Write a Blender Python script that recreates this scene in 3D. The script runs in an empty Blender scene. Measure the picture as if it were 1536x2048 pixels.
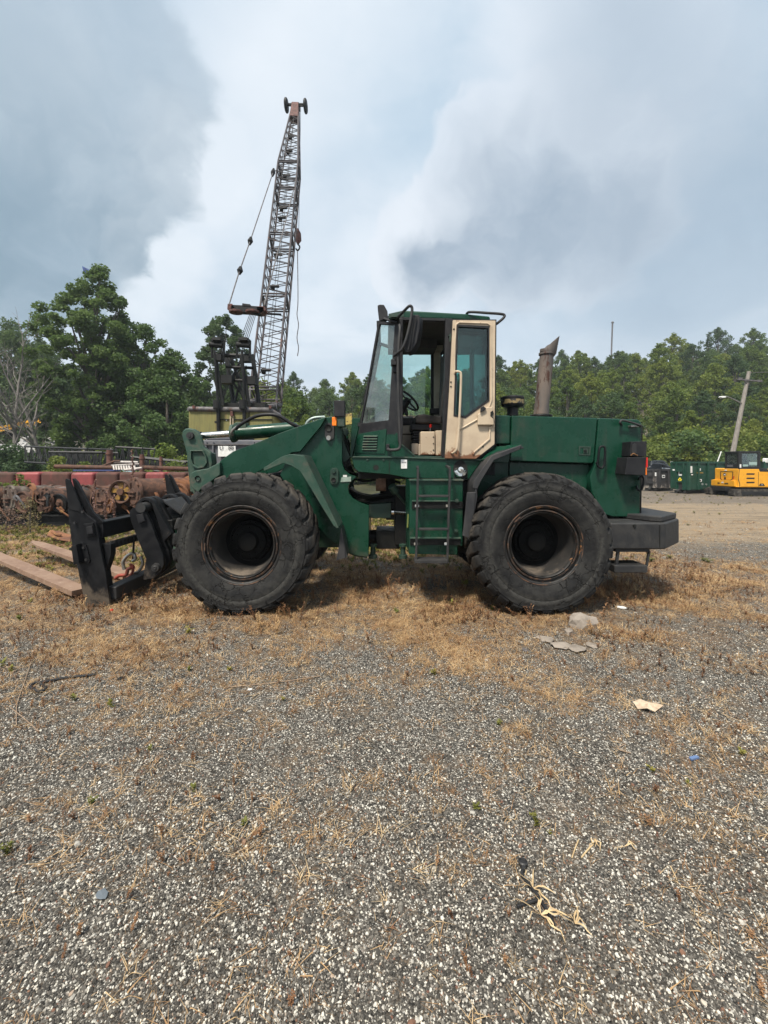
import bpy, math, random
import numpy as np
from mathutils import Vector, Matrix
random.seed(7)
R = math.radians
scene = bpy.context.scene
# ------------------------------------------------------------------ camera
S, HX, HY, EYE = 875.0, 768.0, 930.0, 1.714      # photo scale: pixels per metre at 1 m, vanishing point, eye height
cam_data = bpy.data.cameras.new("camera"); cam = bpy.data.objects.new("camera", cam_data)
scene.collection.objects.link(cam); scene.camera = cam
cam.location = (0, 0, EYE); cam.rotation_euler = (R(90), 0, 0)
cam_data.sensor_fit = 'HORIZONTAL'; cam_data.sensor_width = 36; cam_data.lens = 36 * S / 1536
cam_data.shift_y = -(1024 - HY) / 1536
cam_data.clip_start = 0.05; cam_data.clip_end = 2000
# ------------------------------------------------------------------ world + sun
SUN_EL, SUN_AZ = R(58), R(-150)                  # sun high, from behind the camera to the left
world = bpy.data.worlds.new("World"); scene.world = world; world.use_nodes = True
scene.view_settings.view_transform = 'Standard'; scene.view_settings.look = 'None'
scene.view_settings.gamma = 1; scene.view_settings.use_curve_mapping = False
scene.view_settings.exposure = 1.02

class NT:
    def __init__(s, tree): s.t = tree; s.t.nodes.clear()
    def n(s, typ, ins=None, **kw):
        nd = s.t.nodes.new(typ)
        for k, v in kw.items(): setattr(nd, k, v)
        for k, v in (ins or {}).items():
            if isinstance(v, bpy.types.NodeSocket): s.t.links.new(v, nd.inputs[k])
            else: nd.inputs[k].default_value = v
        return nd
    def math(s, op, a, b=0.0, c=None, clamp=False):
        d = {0: a, 1: b}
        if c is not None: d[2] = c
        return s.n('ShaderNodeMath', d, operation=op, use_clamp=clamp).outputs[0]
    def vmath(s, op, a, b=(0, 0, 0)):
        nd = s.n('ShaderNodeVectorMath', {0: a, 1: b}, operation=op)
        return nd.outputs['Value'] if op in ('LENGTH', 'DISTANCE', 'DOT_PRODUCT') else nd.outputs[0]
    def noise(s, vec, scale, detail=4, rough=.55, dist=0, out=0):
        return s.n('ShaderNodeTexNoise', {'Vector': vec, 'Scale': scale, 'Detail': detail, 'Roughness': rough, 'Distortion': dist}).outputs[out]
    def ramp(s, fac, stops, interp='LINEAR'):
        nd = s.n('ShaderNodeValToRGB', {0: fac}); cr = nd.color_ramp; cr.interpolation = interp
        while len(cr.elements) < len(stops): cr.elements.new(0.5)
        for e, (p, c) in zip(cr.elements, stops):
            e.position = p; e.color = (*c, 1) if hasattr(c, '__len__') else (c, c, c, 1)
        return nd.outputs[0]
    def mix(s, fac, a, b, blend='MIX'):
        nd = s.n('ShaderNodeMix', data_type='RGBA', blend_type=blend)
        for i, v in ((0, fac), (6, a), (7, b)):
            if isinstance(v, bpy.types.NodeSocket): s.t.links.new(v, nd.inputs[i])
            else: nd.inputs[i].default_value = v if i == 0 else (*v, 1)
        return nd.outputs[2]
    def sstep(s, x, a, b, lo=0.0, hi=1.0):
        nd = s.n('ShaderNodeMapRange', {0: x, 1: a, 2: b, 3: lo, 4: hi}, interpolation_type='SMOOTHSTEP'); return nd.outputs[0]

w = NT(world.node_tree)
d = w.n('ShaderNodeTexCoord').outputs['Generated']
d = w.vmath('NORMALIZE', d)
sky = w.n('ShaderNodeTexSky', sky_type='NISHITA', sun_disc=False, sun_elevation=SUN_EL, sun_rotation=SUN_AZ, air_density=1.3, dust_density=2.5)
skyc = w.n('ShaderNodeVectorMath', {0: sky.outputs[0], 3: 0.06}, operation='SCALE').outputs[0]
# cloud sheet seen in perspective: far clouds flatten towards the horizon
sep = w.n('ShaderNodeSeparateXYZ', {0: d})
zz = w.math('ADD', w.math('MAXIMUM', sep.outputs[2], 0.0), 0.25)
flat = w.n('ShaderNodeCombineXYZ', {0: w.math('DIVIDE', sep.outputs[0], zz), 1: w.math('DIVIDE', sep.outputs[1], zz), 2: 0.0}).outputs[0]
def warp(v, sc, amp, det=5, ro=.6):
    nz = w.vmath('SUBTRACT', w.noise(v, sc, det, ro, 0, 1), (.5, .5, .5))
    return w.vmath('ADD', v, w.n('ShaderNodeVectorMath', {0: nz, 3: amp}, operation='SCALE').outputs[0])
dw = warp(warp(d, 3.2, .22, 3), 9.0, .11, 5)            # billowed edges
ds = warp(d, 2.0, .35, 3)                               # soft drifting edges
def dirof(px, py):
    v = Vector(((px - HX) / S, 1, (HY - py) / S)); return v.normalized()
def cloud(px, py, rad, soft, sx=1.0, sz=1.0, vec=None):
    c = dirof(px, py)
    df = w.vmath('MULTIPLY', w.vmath('SUBTRACT', vec or dw, tuple(c)), (sx, 1.0, sz))
    return w.sstep(w.vmath('LENGTH', df), rad, rad * soft, 0.0, 1.0)
mx = lambda *a: a[0] if len(a) == 1 else w.math('MAXIMUM', a[0], mx(*a[1:]))
mul = lambda x, y: w.math('MULTIPLY', x, y)
dens = w.noise(flat, 1.1, 6, .55, .3); dens2 = w.noise(warp(flat, 1.5, .5), 2.2, 6, .6, .3)
HI, MID, DARKC, BLUE = (.44, .48, .52), (.325, .385, .445), (.125, .182, .228), (.225, .315, .395)
base = w.mix(w.sstep(dens, .38, .62), MID, HI)
base = w.mix(w.sstep(dens2, .52, .70, 0, .38), base, (.275, .345, .41))
# pale veil gap with some blue
bl = mx(cloud(860, 200, .26, .1, vec=ds), mul(cloud(1430, 120, .50, .1, vec=ds), .85))
base = w.mix(mul(mul(bl, w.sstep(dens2, .60, .40, .4, 1)), .62), base, BLUE)
# puffy cloud right of centre: lit top, grey underside
M1 = mx(cloud(1010, 420, .185, .86), cloud(900, 480, .14, .85), cloud(820, 530, .085, .85), cloud(1120, 400, .22, .7), mul(cloud(1180, 200, .26, .5), .8))
M2 = mx(cloud(1040, 450, .23, .30, 1, 1.1), cloud(900, 520, .14, .35, 1, 1.3), mul(cloud(1200, 440, .22, .2), .85), mul(cloud(1420, 480, .36, .2, vec=ds), .6), mul(cloud(1300, 240, .30, .1, vec=ds), .55))
M2 = mul(M2, w.sstep(w.noise(dw, 3.6, 6, .6), .22, .60, .55, 1.0))
base = w.mix(mul(M1, .62), base, (.455, .48, .515))
base = w.mix(mul(M2, .85), base, (.155, .205, .26))
li = mx(cloud(420, 330, .16, .4), cloud(330, 520, .14, .4), cloud(600, 150, .26, .1, vec=ds))
base = w.mix(mul(li, .55), base, (.50, .525, .55))
# dark rain cloud upper left
L = mx(cloud(-30, 120, .30, .88), cloud(45, 260, .235, .88), cloud(80, 350, .18, .86), cloud(-120, 310, .28, .85))
L = mul(L, w.sstep(w.noise(dw, 3.0, 5, .6), .30, .62, .60, 1.0)); L = mul(L, w.sstep(sep.outputs[2], .68, .36, .50, 1.0))
base = w.mix(mul(L, .95), base, DARKC)
hz = w.sstep(sep.outputs[2], .30, .02, 0.0, .8)
base = w.mix(hz, base, (.33, .38, .435))
allc = w.mix(.90, skyc, base)
bg = w.n('ShaderNodeBackground', {0: allc, 1: 1.0})
w.t.links.new(bg.outputs[0], w.n('ShaderNodeOutputWorld').inputs[0])

sun_d = bpy.data.lights.new("sun", 'SUN'); sun_d.energy = 3.1; sun_d.angle = R(9); sun_d.color = (1, .92, .80)
sun = bpy.data.objects.new("sun", sun_d); scene.collection.objects.link(sun)
sv = Vector((math.sin(SUN_AZ) * math.cos(SUN_EL), math.cos(SUN_AZ) * math.cos(SUN_EL), math.sin(SUN_EL)))
sun.rotation_euler = sv.to_track_quat('Z', 'Y').to_euler(); sun.location = (-4, -4, 12)

# ------------------------------------------------------------------ geometry helpers
def P(px, py, Y): return Vector(((px - HX) / S * Y, Y, EYE + (HY - py) / S * Y))
def box(c, s, rz=0.0, ry=0.0):
    m = Matrix.Rotation(rz, 3, 'Z') @ Matrix.Rotation(ry, 3, 'Y')
    V = [Vector(c) + m @ Vector((x * s[0] / 2, y * s[1] / 2, z * s[2] / 2)) for x in (-1, 1) for y in (-1, 1) for z in (-1, 1)]
    return V, [(0, 1, 3, 2), (4, 6, 7, 5), (0, 4, 5, 1), (2, 3, 7, 6), (0, 2, 6, 4), (1, 5, 7, 3)]
def prism(pts, vec):
    n = len(pts); V = [Vector(p) for p in pts]; V += [v + Vector(vec) for v in V[:n]]
    nrm = Vector((0, 0, 0))
    for i in range(n): nrm += V[i].cross(V[(i + 1) % n])
    F = [tuple(range(n)), tuple(range(2 * n - 1, n - 1, -1))] + [(i, i + n, (i + 1) % n + n, (i + 1) % n) for i in range(n)]
    if nrm.dot(Vector(vec)) > 0: F = [tuple(reversed(f)) for f in F]
    return V, F
def pr(px, Y0, Y1): return prism([P(x, y, Y0) for x, y in px], (0, Y1 - Y0, 0))
def bx(x0, y0, x1, y1, Y0, Y1): return pr([(x0, y0), (x1, y0), (x1, y1), (x0, y1)], Y0, Y1)
def ring(outer, inner, vec):
    n = len(outer); V = [Vector(p) for p in outer] + [Vector(p) for p in inner]
    V += [v + Vector(vec) for v in V]; F = []
    nrm = sum((V[i].cross(V[(i + 1) % n]) for i in range(n)), Vector())
    for i in range(n):
        j = (i + 1) % n; o, k, m = n, 2 * n, 3 * n
        F += [(i, j, j + o, i + o), (i + k, i + m, j + m, j + k), (i, i + k, j + k, j), (i + o, j + o, j + m, i + m)]
    if nrm.dot(Vector(vec)) > 0: F = [tuple(reversed(f)) for f in F]
    return V, F
def circ(c, r, n=20, axis='Y', a0=0, a1=2 * math.pi):
    out = []
    for i in range(n):
        a = a0 + (a1 - a0) * i / n
        if axis == 'Y': out.append(Vector((c[0] + r * math.cos(a), c[1], c[2] + r * math.sin(a))))
        elif axis == 'Z': out.append(Vector((c[0] + r * math.cos(a), c[1] + r * math.sin(a), c[2])))
        else: out.append(Vector((c[0], c[1] + r * math.cos(a), c[2] + r * math.sin(a))))
    return out
def tube(path, r, n=8, caps=True, closed=False):
    path = [Vector(p) for p in path]; m = len(path); V = []; F = []
    rs = r if hasattr(r, '__len__') else [r] * m
    t0 = (path[1] - path[0]).normalized()
    up = Vector((0, 0, 1)) if abs(t0.z) < .9 else Vector((1, 0, 0))
    u = t0.cross(up).normalized()
    for i in range(m):
        if closed: t = (path[(i + 1) % m] - path[i - 1]).normalized()
        else: t = (path[min(i + 1, m - 1)] - path[max(i - 1, 0)]).normalized()
        u = (u - t * u.dot(t)).normalized(); v = t.cross(u)
        for k in range(n):
            a = 2 * math.pi * k / n; V.append(path[i] + (u * math.cos(a) + v * math.sin(a)) * rs[i])
    for i in range(m if closed else m - 1):
        j = (i + 1) % m
        for k in range(n):
            l = (k + 1) % n; F.append((i * n + k, i * n + l, j * n + l, j * n + k))
    if caps and not closed: F += [tuple(reversed(range(n))), tuple(range((m - 1) * n, m * n))]
    return V, F
def smooth_path(pts, k=4):
    pts = [Vector(p) for p in pts]; out = []
    q = [pts[0]] + pts + [pts[-1]]
    for i in range(1, len(q) - 2):
        for j in range(k):
            t = j / k; a, b, c, d_ = q[i - 1], q[i], q[i + 1], q[i + 2]
            out.append(.5 * ((2 * b) + (c - a) * t + (2 * a - 5 * b + 4 * c - d_) * t * t + (3 * b - a - 3 * c + d_) * t ** 3))
    return out + [pts[-1]]
def bar(p0, p1, w_, h_=None, up=(0, 1, 0)):
    p0, p1 = Vector(p0), Vector(p1); t = (p1 - p0).normalized(); up = Vector(up)
    if abs(t.dot(up)) > .95: up = Vector((1, 0, 0))
    u = t.cross(up).normalized(); v = u.cross(t); h_ = h_ or w_
    return prism([p0 + u * a * w_ / 2 + v * b * h_ / 2 for a, b in ((-1, -1), (1, -1), (1, 1), (-1, 1))], p1 - p0)
def lathe(prof, c, axis='Y', n=32, capped=False):
    V = []; F = []; m = len(prof)
    for k in range(n):
        a = 2 * math.pi * k / n; ca, sa = math.cos(a), math.sin(a)
        for r, t in prof:
            if axis == 'Y': V.append(Vector((c[0] + r * ca, c[1] + t, c[2] + r * sa)))
            elif axis == 'Z': V.append(Vector((c[0] + r * ca, c[1] + r * sa, c[2] + t)))
            else: V.append(Vector((c[0] + t, c[1] + r * ca, c[2] + r * sa)))
    for k in range(n):
        l = (k + 1) % n
        for i in range(m - 1): F.append((k * m + i, k * m + i + 1, l * m + i + 1, l * m + i))
    return V, F
def xf(g, M): return [M @ v for v in g[0]], g[1]
def mirY(g, yc=6.3): return [Vector((v.x, 2 * yc - v.y, v.z)) for v in g[0]], [tuple(reversed(f)) for f in g[1]]

W = {}
def tagit(o, label=None, cat=None, group=None, kind=None):
    if label: o['label'] = label
    if cat: o['category'] = cat
    if group: o['group'] = group
    if kind: o['kind'] = kind
    return o
def link(name, me, parent=None):
    o = bpy.data.objects.new(name, me); scene.collection.objects.link(o); W[o.name] = Vector((0, 0, 0))
    if parent is not None: o.parent = parent; o.location = -W[parent.name]
    return o
def new(name, gs, mat, parent=None, bevel=0, seg=2, smooth=True, ang=38, recalc=False, **tags):
    if isinstance(gs, tuple): gs = [gs]
    V = []; F = []
    for g in gs:
        b = len(V); V += [tuple(v) for v in g[0]]; F += [tuple(i + b for i in f) for f in g[1]]
    me = bpy.data.meshes.new(name); me.from_pydata(V, [], F); me.materials.append(mat)
    if smooth:
        me.polygons.foreach_set('use_smooth', [True] * len(F)); me.set_sharp_from_angle(angle=R(ang))
    me.update()
    o = link(name, me, parent)
    if bevel:
        b = o.modifiers.new('b', 'BEVEL'); b.width = bevel; b.segments = seg; b.limit_method = 'ANGLE'; b.angle_limit = R(40); b.harden_normals = True
    if tags: tagit(o, **tags)
    return o
def root(name, loc, label, cat, group=None):
    o = bpy.data.objects.new(name, None); scene.collection.objects.link(o); o.location = loc; o.empty_display_size = .2
    W[o.name] = Vector(loc); return tagit(o, label, cat, group)
def kids(o): return [c for c in bpy.data.objects if c.parent == o]
def copy_tree(o, parent=None, ch=None):
    c = o.copy(); scene.collection.objects.link(c)
    if parent: c.parent = parent
    for k in kids(o): copy_tree(k, c)
    return c
def text(name, s, loc, size, mat, parent=None, rot=(R(90), 0, 0), ext=.001):
    cu = bpy.data.curves.new(name, 'FONT'); cu.body = s; cu.size = size; cu.extrude = ext; cu.align_x = 'CENTER'; cu.align_y = 'CENTER'
    cu.materials.append(mat); o = bpy.data.objects.new(name, cu); scene.collection.objects.link(o); W[o.name] = Vector(loc)
    me = bpy.data.meshes.new_from_object(o); bpy.data.objects.remove(o); o = bpy.data.objects.new(name, me); scene.collection.objects.link(o); W[o.name] = Vector(loc)
    o.location = loc; o.rotation_euler = rot
    if parent is not None: o.parent = parent; o.location = Vector(loc) - W[parent.name]
    return o

# ------------------------------------------------------------------ materials
def mat(name, c1, c2=None, scale=6, rough=.6, rough2=None, metal=0, bump=0, bscale=None, lo=.4, hi=.65, c3=None, s3=2, lo3=.55, hi3=.7, spec=.5, rnd=0, zlow=None, stretch=None, coat=0, streak=None):
    """c1 base mixed to c2 by fine noise and to c3 by patchy noise; zlow=(z0,z1): more c3 towards the foot (wear; painted light in the wheel barrel)"""
    m = bpy.data.materials.new(name); m.use_nodes = True; t = NT(m.node_tree)
    co = t.n('ShaderNodeTexCoord').outputs['Object']
    if stretch: co = t.vmath('MULTIPLY', co, stretch)
    col = t.n('ShaderNodeRGB'); col.outputs[0].default_value = (*c1, 1); col = col.outputs[0]
    f = t.noise(co, scale, 6, .62)
    rg = rough
    if c2:
        k = t.sstep(f, lo, hi); col = t.mix(k, col, c2)
        if rough2 is not None: rg = t.math('ADD', t.math('MULTIPLY', k, rough2 - rough), rough)
    if c3:
        g = t.noise(co, s3, 8, .68, .3)
        if zlow:
            z = t.n('ShaderNodeSeparateXYZ', {0: t.n('ShaderNodeNewGeometry').outputs['Position']}).outputs[2]
            g = t.math('ADD', g, t.sstep(z, zlow[1], zlow[0], 0, .28))
        col = t.mix(t.sstep(g, lo3, hi3), col, c3)
    if streak:
        sk = t.noise(t.vmath('MULTIPLY', co, (14, 14, .8)), 1.0, 4, .6); pt = t.noise(co, 1.7, 4, .6)
        col = t.mix(t.math('MULTIPLY', t.sstep(sk, .52, .72, 0, .55), t.sstep(pt, .42, .62)), col, streak)
    if rnd:
        rn = t.n('ShaderNodeObjectInfo').outputs['Random']
        col = t.n('ShaderNodeHueSaturation', {'Value': t.math('ADD', t.math('MULTIPLY', rn, rnd), 1 - rnd / 2), 'Color': col}).outputs[0]
    ins = {'Base Color': col, 'Roughness': rg, 'Metallic': metal, 'Specular IOR Level': spec, 'Coat Weight': coat}
    if bump:
        ins['Normal'] = t.n('ShaderNodeBump', {'Strength': 1.0, 'Distance': bump, 'Height': t.noise(co, bscale or scale * 3, 8, .65)}).outputs[0]
    b = t.n('ShaderNodeBsdfPrincipled', ins)
    t.t.links.new(b.outputs[0], t.n('ShaderNodeOutputMaterial').inputs[0]); return m
def glass(name, tint, gloss=.04, rough=.02, dirt=0.05, dcol=(.5, .55, .52)):
    m = bpy.data.materials.new(name); m.use_nodes = True; t = NT(m.node_tree)
    tr = t.n('ShaderNodeBsdfTransparent', {0: (*tint, 1)}).outputs[0]
    gl = t.n('ShaderNodeBsdfGlossy', {0: (1, 1, 1, 1), 'Roughness': rough}).outputs[0]
    fr = t.n('ShaderNodeFresnel', {0: 1.5}).outputs[0]
    s1 = t.n('ShaderNodeMixShader', {0: t.math('ADD', fr, gloss), 1: tr, 2: gl}).outputs[0]
    df = t.n('ShaderNodeBsdfDiffuse', {0: (*dcol, 1)}).outputs[0]
    co = t.n('ShaderNodeTexCoord').outputs['Object']
    dd = t.math('MULTIPLY', t.sstep(t.noise(co, 3, 6, .65), .3, .8), dirt * 2)
    s2 = t.n('ShaderNodeMixShader', {0: dd, 1: s1, 2: df}).outputs[0]
    t.t.links.new(s2, t.n('ShaderNodeOutputMaterial').inputs[0]); return m
GREEN = mat('green_paint', (.0032, .036, .0190), (.0055, .043, .025), 5, .24, .42, streak=(.030, .045, .032), bump=.0012, bscale=60, c3=(.040, .050, .034), s3=2.6, lo3=.56, hi3=.78, zlow=(.2, 1.0), spec=.35)
GREEND = mat('green_paint_dull', (.008, .034, .022), (.022, .042, .03), 7, .5, .7, bump=.002, bscale=40, c3=(.06, .062, .048), s3=3, lo3=.5, hi3=.75)
GREENW = mat('green_paint_worn', (.014, .052, .034), (.042, .070, .050), 9, .55, .75, bump=.003, bscale=40, c3=(.075, .068, .05), s3=5, lo3=.52, hi3=.72)
BLACK = mat('black_paint', (.0050, .0054, .0068), (.010, .0105, .012), 8, .48, .65, spec=.22, bump=.0015, bscale=50, c3=(.08, .065, .05), s3=4, lo3=.63, hi3=.8, zlow=(0, .5))
BLACKP = mat('black_plastic', (.009, .009, .011), (.017, .017, .019), 12, .5, .65, spec=.35)
RUBBERF = mat('black_rubber_fender', (.015, .0155, .018), (.034, .034, .035), 6, .5, .7, stretch=(1, 1, .3), c3=(.075, .07, .068), s3=7, lo3=.55, hi3=.75, bump=.002, bscale=30)
GREY = mat('dark_grey_iron', (.014, .0145, .016), (.026, .0255, .025), 7, .6, .75, bump=.002, bscale=60, c3=(.07, .06, .05), s3=3, lo3=.6, hi3=.8)
DARK = mat('oily_steel', (.0045, .005, .005), (.011, .012, .010), 8, .5, .7, spec=.3, c3=(.04, .03, .02), s3=6, lo3=.6, hi3=.72, bump=.004, bscale=20)
CHROME = mat('chrome_rod', (.75, .75, .74), (.55, .54, .5), 4, .12, .3, metal=1)
STEEL = mat('bare_steel', (.42, .42, .40), (.25, .23, .2), 8, .35, .6, metal=.9)
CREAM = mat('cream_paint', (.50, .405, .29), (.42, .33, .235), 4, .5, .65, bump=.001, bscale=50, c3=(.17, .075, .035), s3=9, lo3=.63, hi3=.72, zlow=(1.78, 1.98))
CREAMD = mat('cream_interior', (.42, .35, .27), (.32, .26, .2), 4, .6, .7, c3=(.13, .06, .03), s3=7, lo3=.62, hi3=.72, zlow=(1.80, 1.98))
RUSTP = mat('rusty_pipe', (.085, .075, .07), (.15, .12, .10), 5, .65, .85, bump=.003, bscale=20, c3=(.055, .022, .013), s3=4.5, lo3=.55, hi3=.62, stretch=(1, 1, .35), metal=.1)
SEAT = mat('grey_seat_cloth', (.030, .026, .025), (.048, .041, .038), 20, .9)
HEADL = mat('cab_lining', (.05, .042, .039), (.034, .03, .028), 5, .85)
GLASS = glass('cab_glass', (.80, .93, .90), .0, .02, .02)
GLASSC = glass('corner_glass', (.78, .88, .86), .05, .06, .16, (.42, .47, .45))
GLASSD = glass('door_glass', (.62, .80, .78), .0, .02, .01)
ORANGE = mat('amber_lens', (.9, .22, .01), (.75, .15, .01), 30, .25)
RED = mat('red_lens', (.55, .02, .015), None, 4, .25)
WHITE = mat('white_sticker', (.72, .73, .72), (.6, .6, .58), 10, .6)
INK = mat('black_ink', (.02, .02, .02), None, 4, .6)
YELLOWM = mat('faded_yellow_paint', (.50, .38, .09), (.38, .28, .10), 6, .55, .7, c3=(.06, .045, .03), s3=6, lo3=.5, hi3=.6)
def tyre_mat():
    m = bpy.data.materials.new('weathered_tyre_rubber'); m.use_nodes = True; t = NT(m.node_tree)
    co = t.n('ShaderNodeTexCoord').outputs['Object']
    f = t.noise(co, 4.5, 8, .7); f2 = t.noise(co, 22, 6, .7)
    col = t.mix(t.sstep(f, .36, .64), (.0040, .0044, .0055), (.022, .0218, .0208))
    sx = t.n('ShaderNodeSeparateXYZ', {0: co})
    rr = t.vmath('LENGTH', t.n('ShaderNodeCombineXYZ', {0: sx.outputs[0], 1: 0.0, 2: sx.outputs[2]}).outputs[0])
    band = t.math('MULTIPLY', t.sstep(rr, .55, .60), t.sstep(rr, .69, .62))
    band2 = t.sstep(rr, .765, .80)
    col = t.mix(t.math('MULTIPLY', band, t.sstep(f2, .35, .62, .05, .95)), col, (.043, .0425, .039))
    col = t.mix(t.math('MULTIPLY', band2, t.sstep(f, .3, .6, .35, .95)), col, (.060, .051, .041))
    col = t.mix(t.sstep(f2, .60, .78, 0, .5), col, (.045, .041, .035))
    vo = t.n('ShaderNodeTexVoronoi', {'Vector': t.vmath('ADD', co, t.n('ShaderNodeVectorMath', {0: t.noise(co, 6, 4, .6, 0, 1), 3: .25}, operation='SCALE').outputs[0]), 'Scale': 7.0}, feature='DISTANCE_TO_EDGE')
    crack = t.math('MULTIPLY', t.sstep(vo.outputs[0], .045, .0), t.sstep(t.noise(co, 3, 3, .5), .47, .54))
    col = t.mix(crack, col, (.004, .004, .004))
    h = t.math('SUBTRACT', t.math('MULTIPLY', f2, .6), t.math('MULTIPLY', crack, 1.0))
    h = t.math('ADD', h, t.math('MULTIPLY', t.noise(co, 90, 4, .6), .15))
    bmp = t.n('ShaderNodeBump', {'Strength': 1.0, 'Distance': .014, 'Height': h}).outputs[0]
    b = t.n('ShaderNodeBsdfPrincipled', {'Base Color': col, 'Roughness': .82, 'Specular IOR Level': .35, 'Normal': bmp})
    t.t.links.new(b.outputs[0], t.n('ShaderNodeOutputMaterial').inputs[0]); return m
TYRE = tyre_mat()
RIM = mat('black_rim_paint', (.005, .005, .005), (.014, .013, .012), 10, .42, .7, c3=(.22, .10, .035), s3=11, lo3=.58, hi3=.65, bump=.002)
RIMR = mat('rusty_rim_edge', (.03, .022, .018), (.11, .058, .034), 14, .6, .8, c3=(.008, .008, .008), s3=8, lo3=.47, hi3=.56, bump=.002)
DUST_LIT = mat('dusty_lit_barrel', (.010, .009, .008), (.03, .025, .021), 4, .8, .9, zlow=(.38, .62), c3=(.13, .105, .08), s3=3, lo3=.62, hi3=.86)  # patchy dust; sky light on the rim bottom painted in as paler colour
# ================================================================== GROUND AND TERRAIN
def smst(x): x = max(0.0, min(1.0, x)); return x * x * (3 - 2 * x)
def hill_amp(r):
    pts = [(-1.6, 12), (-.95, 10.5), (-.75, 8.5), (-.55, 6.5), (-.40, 9), (-.2, 10.5), (0, 12), (.25, 14.5), (.5, 17.5), (.85, 20), (1.6, 22)]
    if r <= pts[0][0]: return pts[0][1]
    for (a, ha), (b, hb) in zip(pts, pts[1:]):
        if r <= b: return ha + (hb - ha) * (r - a) / (b - a)
    return pts[-1][1]
def terr(x, y):
    r = x / max(y, 1.0)
    h = smst((y - 44) / 56) * hill_amp(r)
    # bare bank on the left where the yellow boom lies
    h += 5.2 * smst((y - 40) / 13) * smst((-x - 26) / 14) * (1 - smst((y - 60) / 18)) if x < -20 else 0
    h += .5 * math.sin(x * .17 + 1.3) * math.sin(y * .13) * smst((y - 40) / 15)
    return h
def ground_material():
    m = bpy.data.materials.new('gravel_yard'); m.use_nodes = True; t = NT(m.node_tree)
    pos = t.n('ShaderNodeNewGeometry').outputs['Position']
    s = t.n('ShaderNodeSeparateXYZ', {0: pos}); X, Y = s.outputs[0], s.outputs[1]
    big = t.noise(pos, .55, 6, .62); med = t.noise(pos, 2.2, 6, .65); fine = t.noise(pos, 14, 5, .7)
    wob = t.math('MULTIPLY', t.math('SUBTRACT', big, .5), 3.2)
    wob2 = t.math('MULTIPLY', t.math('SUBTRACT', med, .5), 1.6)
    Yw = t.math('ADD', t.math('ADD', Y, wob), wob2); Xw = t.math('ADD', t.math('ADD', X, wob), wob2)
    def stones(sc):
        v = t.n('ShaderNodeTexVoronoi', {'Vector': t.vmath('ADD', pos, t.n('ShaderNodeVectorMath', {0: t.noise(pos, 60, 2, .5, 0, 1), 3: .006}, operation='SCALE').outputs[0]), 'Scale': sc})
        r = t.n('ShaderNodeSeparateColor', {0: v.outputs['Color']})
        c = t.ramp(r.outputs[0], [(0, (.022, .0215, .020)), (.34, (.058, .055, .049)), (.58, (.12, .111, .097)), (.75, (.20, .184, .157)), (.83, (.38, .36, .315)), (.94, (.58, .56, .50)), (1, (.11, .065, .048))])
        return t.mix(t.sstep(v.outputs['Distance'], .40, .85, 0, .8), c, (.010, .009, .008)), v.outputs['Distance']
    c1, h1 = stones(92); c2, h2 = stones(150)
    grav = t.mix(t.sstep(t.noise(pos, 30, 3, .6), .46, .54), c1, c2)
    hh = t.math('MAXIMUM', t.math('SUBTRACT', .8, h1), 0)
    soil = t.mix(t.sstep(fine, .35, .7), (.060, .045, .032), (.16, .12, .082))
    straw = t.mix(t.sstep(t.noise(t.vmath('MULTIPLY', pos, (1, 2.2, 1)), 24, 5, .75), .40, .62), (.060, .040, .027), (.27, .195, .125))
    # soil showing through gravel in patches
    g = t.mix(t.sstep(t.math('ADD', med, t.math('MULTIPLY', t.math('SUBTRACT', fine, .5), .9)), .50, .66, 0, .72), grav, soil)
    # weedy belt round the loader
    belt = t.math('MULTIPLY', t.sstep(Yw, 3.4, 5.0), t.sstep(Yw, 13.5, 10.5))
    belt = t.math('MULTIPLY', belt, t.math('MAXIMUM', t.sstep(Xw, 7.5, 5.0), t.sstep(Yw, 7.6, 6.6)))
    g = t.mix(t.math('MULTIPLY', belt, t.sstep(t.math('ADD', med, t.math('MULTIPLY', t.math('SUBTRACT', fine, .5), .5)), .38, .62, .10, .88)), g, straw)
    # right: trafficked road of tan dirt between grey gravel
    road = t.math('MULTIPLY', t.sstep(Xw, 3.5, 6.5), t.math('MULTIPLY', t.sstep(Yw, 8.8, 11.0), t.sstep(Yw, 22, 18.5)))
    tan = t.mix(t.noise(t.vmath('MULTIPLY', pos, (.25, 2.0, 1)), 3.0, 8, .75), (.12, .092, .064), (.44, .34, .225))
    g = t.mix(t.math('MULTIPLY', road, .9), g, tan)
    far = t.math('MULTIPLY', t.sstep(Xw, -2, 3), t.sstep(Yw, 18.5, 20.5))
    fg = t.mix(t.noise(t.vmath('MULTIPLY', pos, (.3, 2.4, 1)), 2.4, 8, .78), (.022, .019, .017), (.30, .25, .195))
    g = t.mix(far, g, fg)
    # left yard and wood floor
    lf = t.math('MULTIPLY', t.sstep(Xw, 4, 0), t.sstep(Yw, 12, 14))
    wood = t.mix(t.sstep(med, .35, .65), (.035, .036, .018), (.075, .075, .035))
    rut = t.sstep(t.noise(t.vmath('MULTIPLY', pos, (.10, 1.6, 1)), 1.9, 7, .7), .52, .66)
    g = t.mix(t.math('MULTIPLY', t.math('MULTIPLY', rut, t.math('MAXIMUM', road, far)), .75), g, (.045, .036, .029))
    g = t.mix(lf, g, wood)
    g = t.mix(t.sstep(Yw, 35, 39), g, t.mix(t.sstep(t.noise(pos, .22, 5, .6), .45, .62), wood, (.16, .14, .115)))
    bankm = t.math('MULTIPLY', t.sstep(X, -30, -36), t.sstep(Y, 40, 46))
    g = t.mix(bankm, g, t.mix(t.noise(pos, .9, 7, .75), (.10, .09, .08), (.30, .27, .235)))
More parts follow.
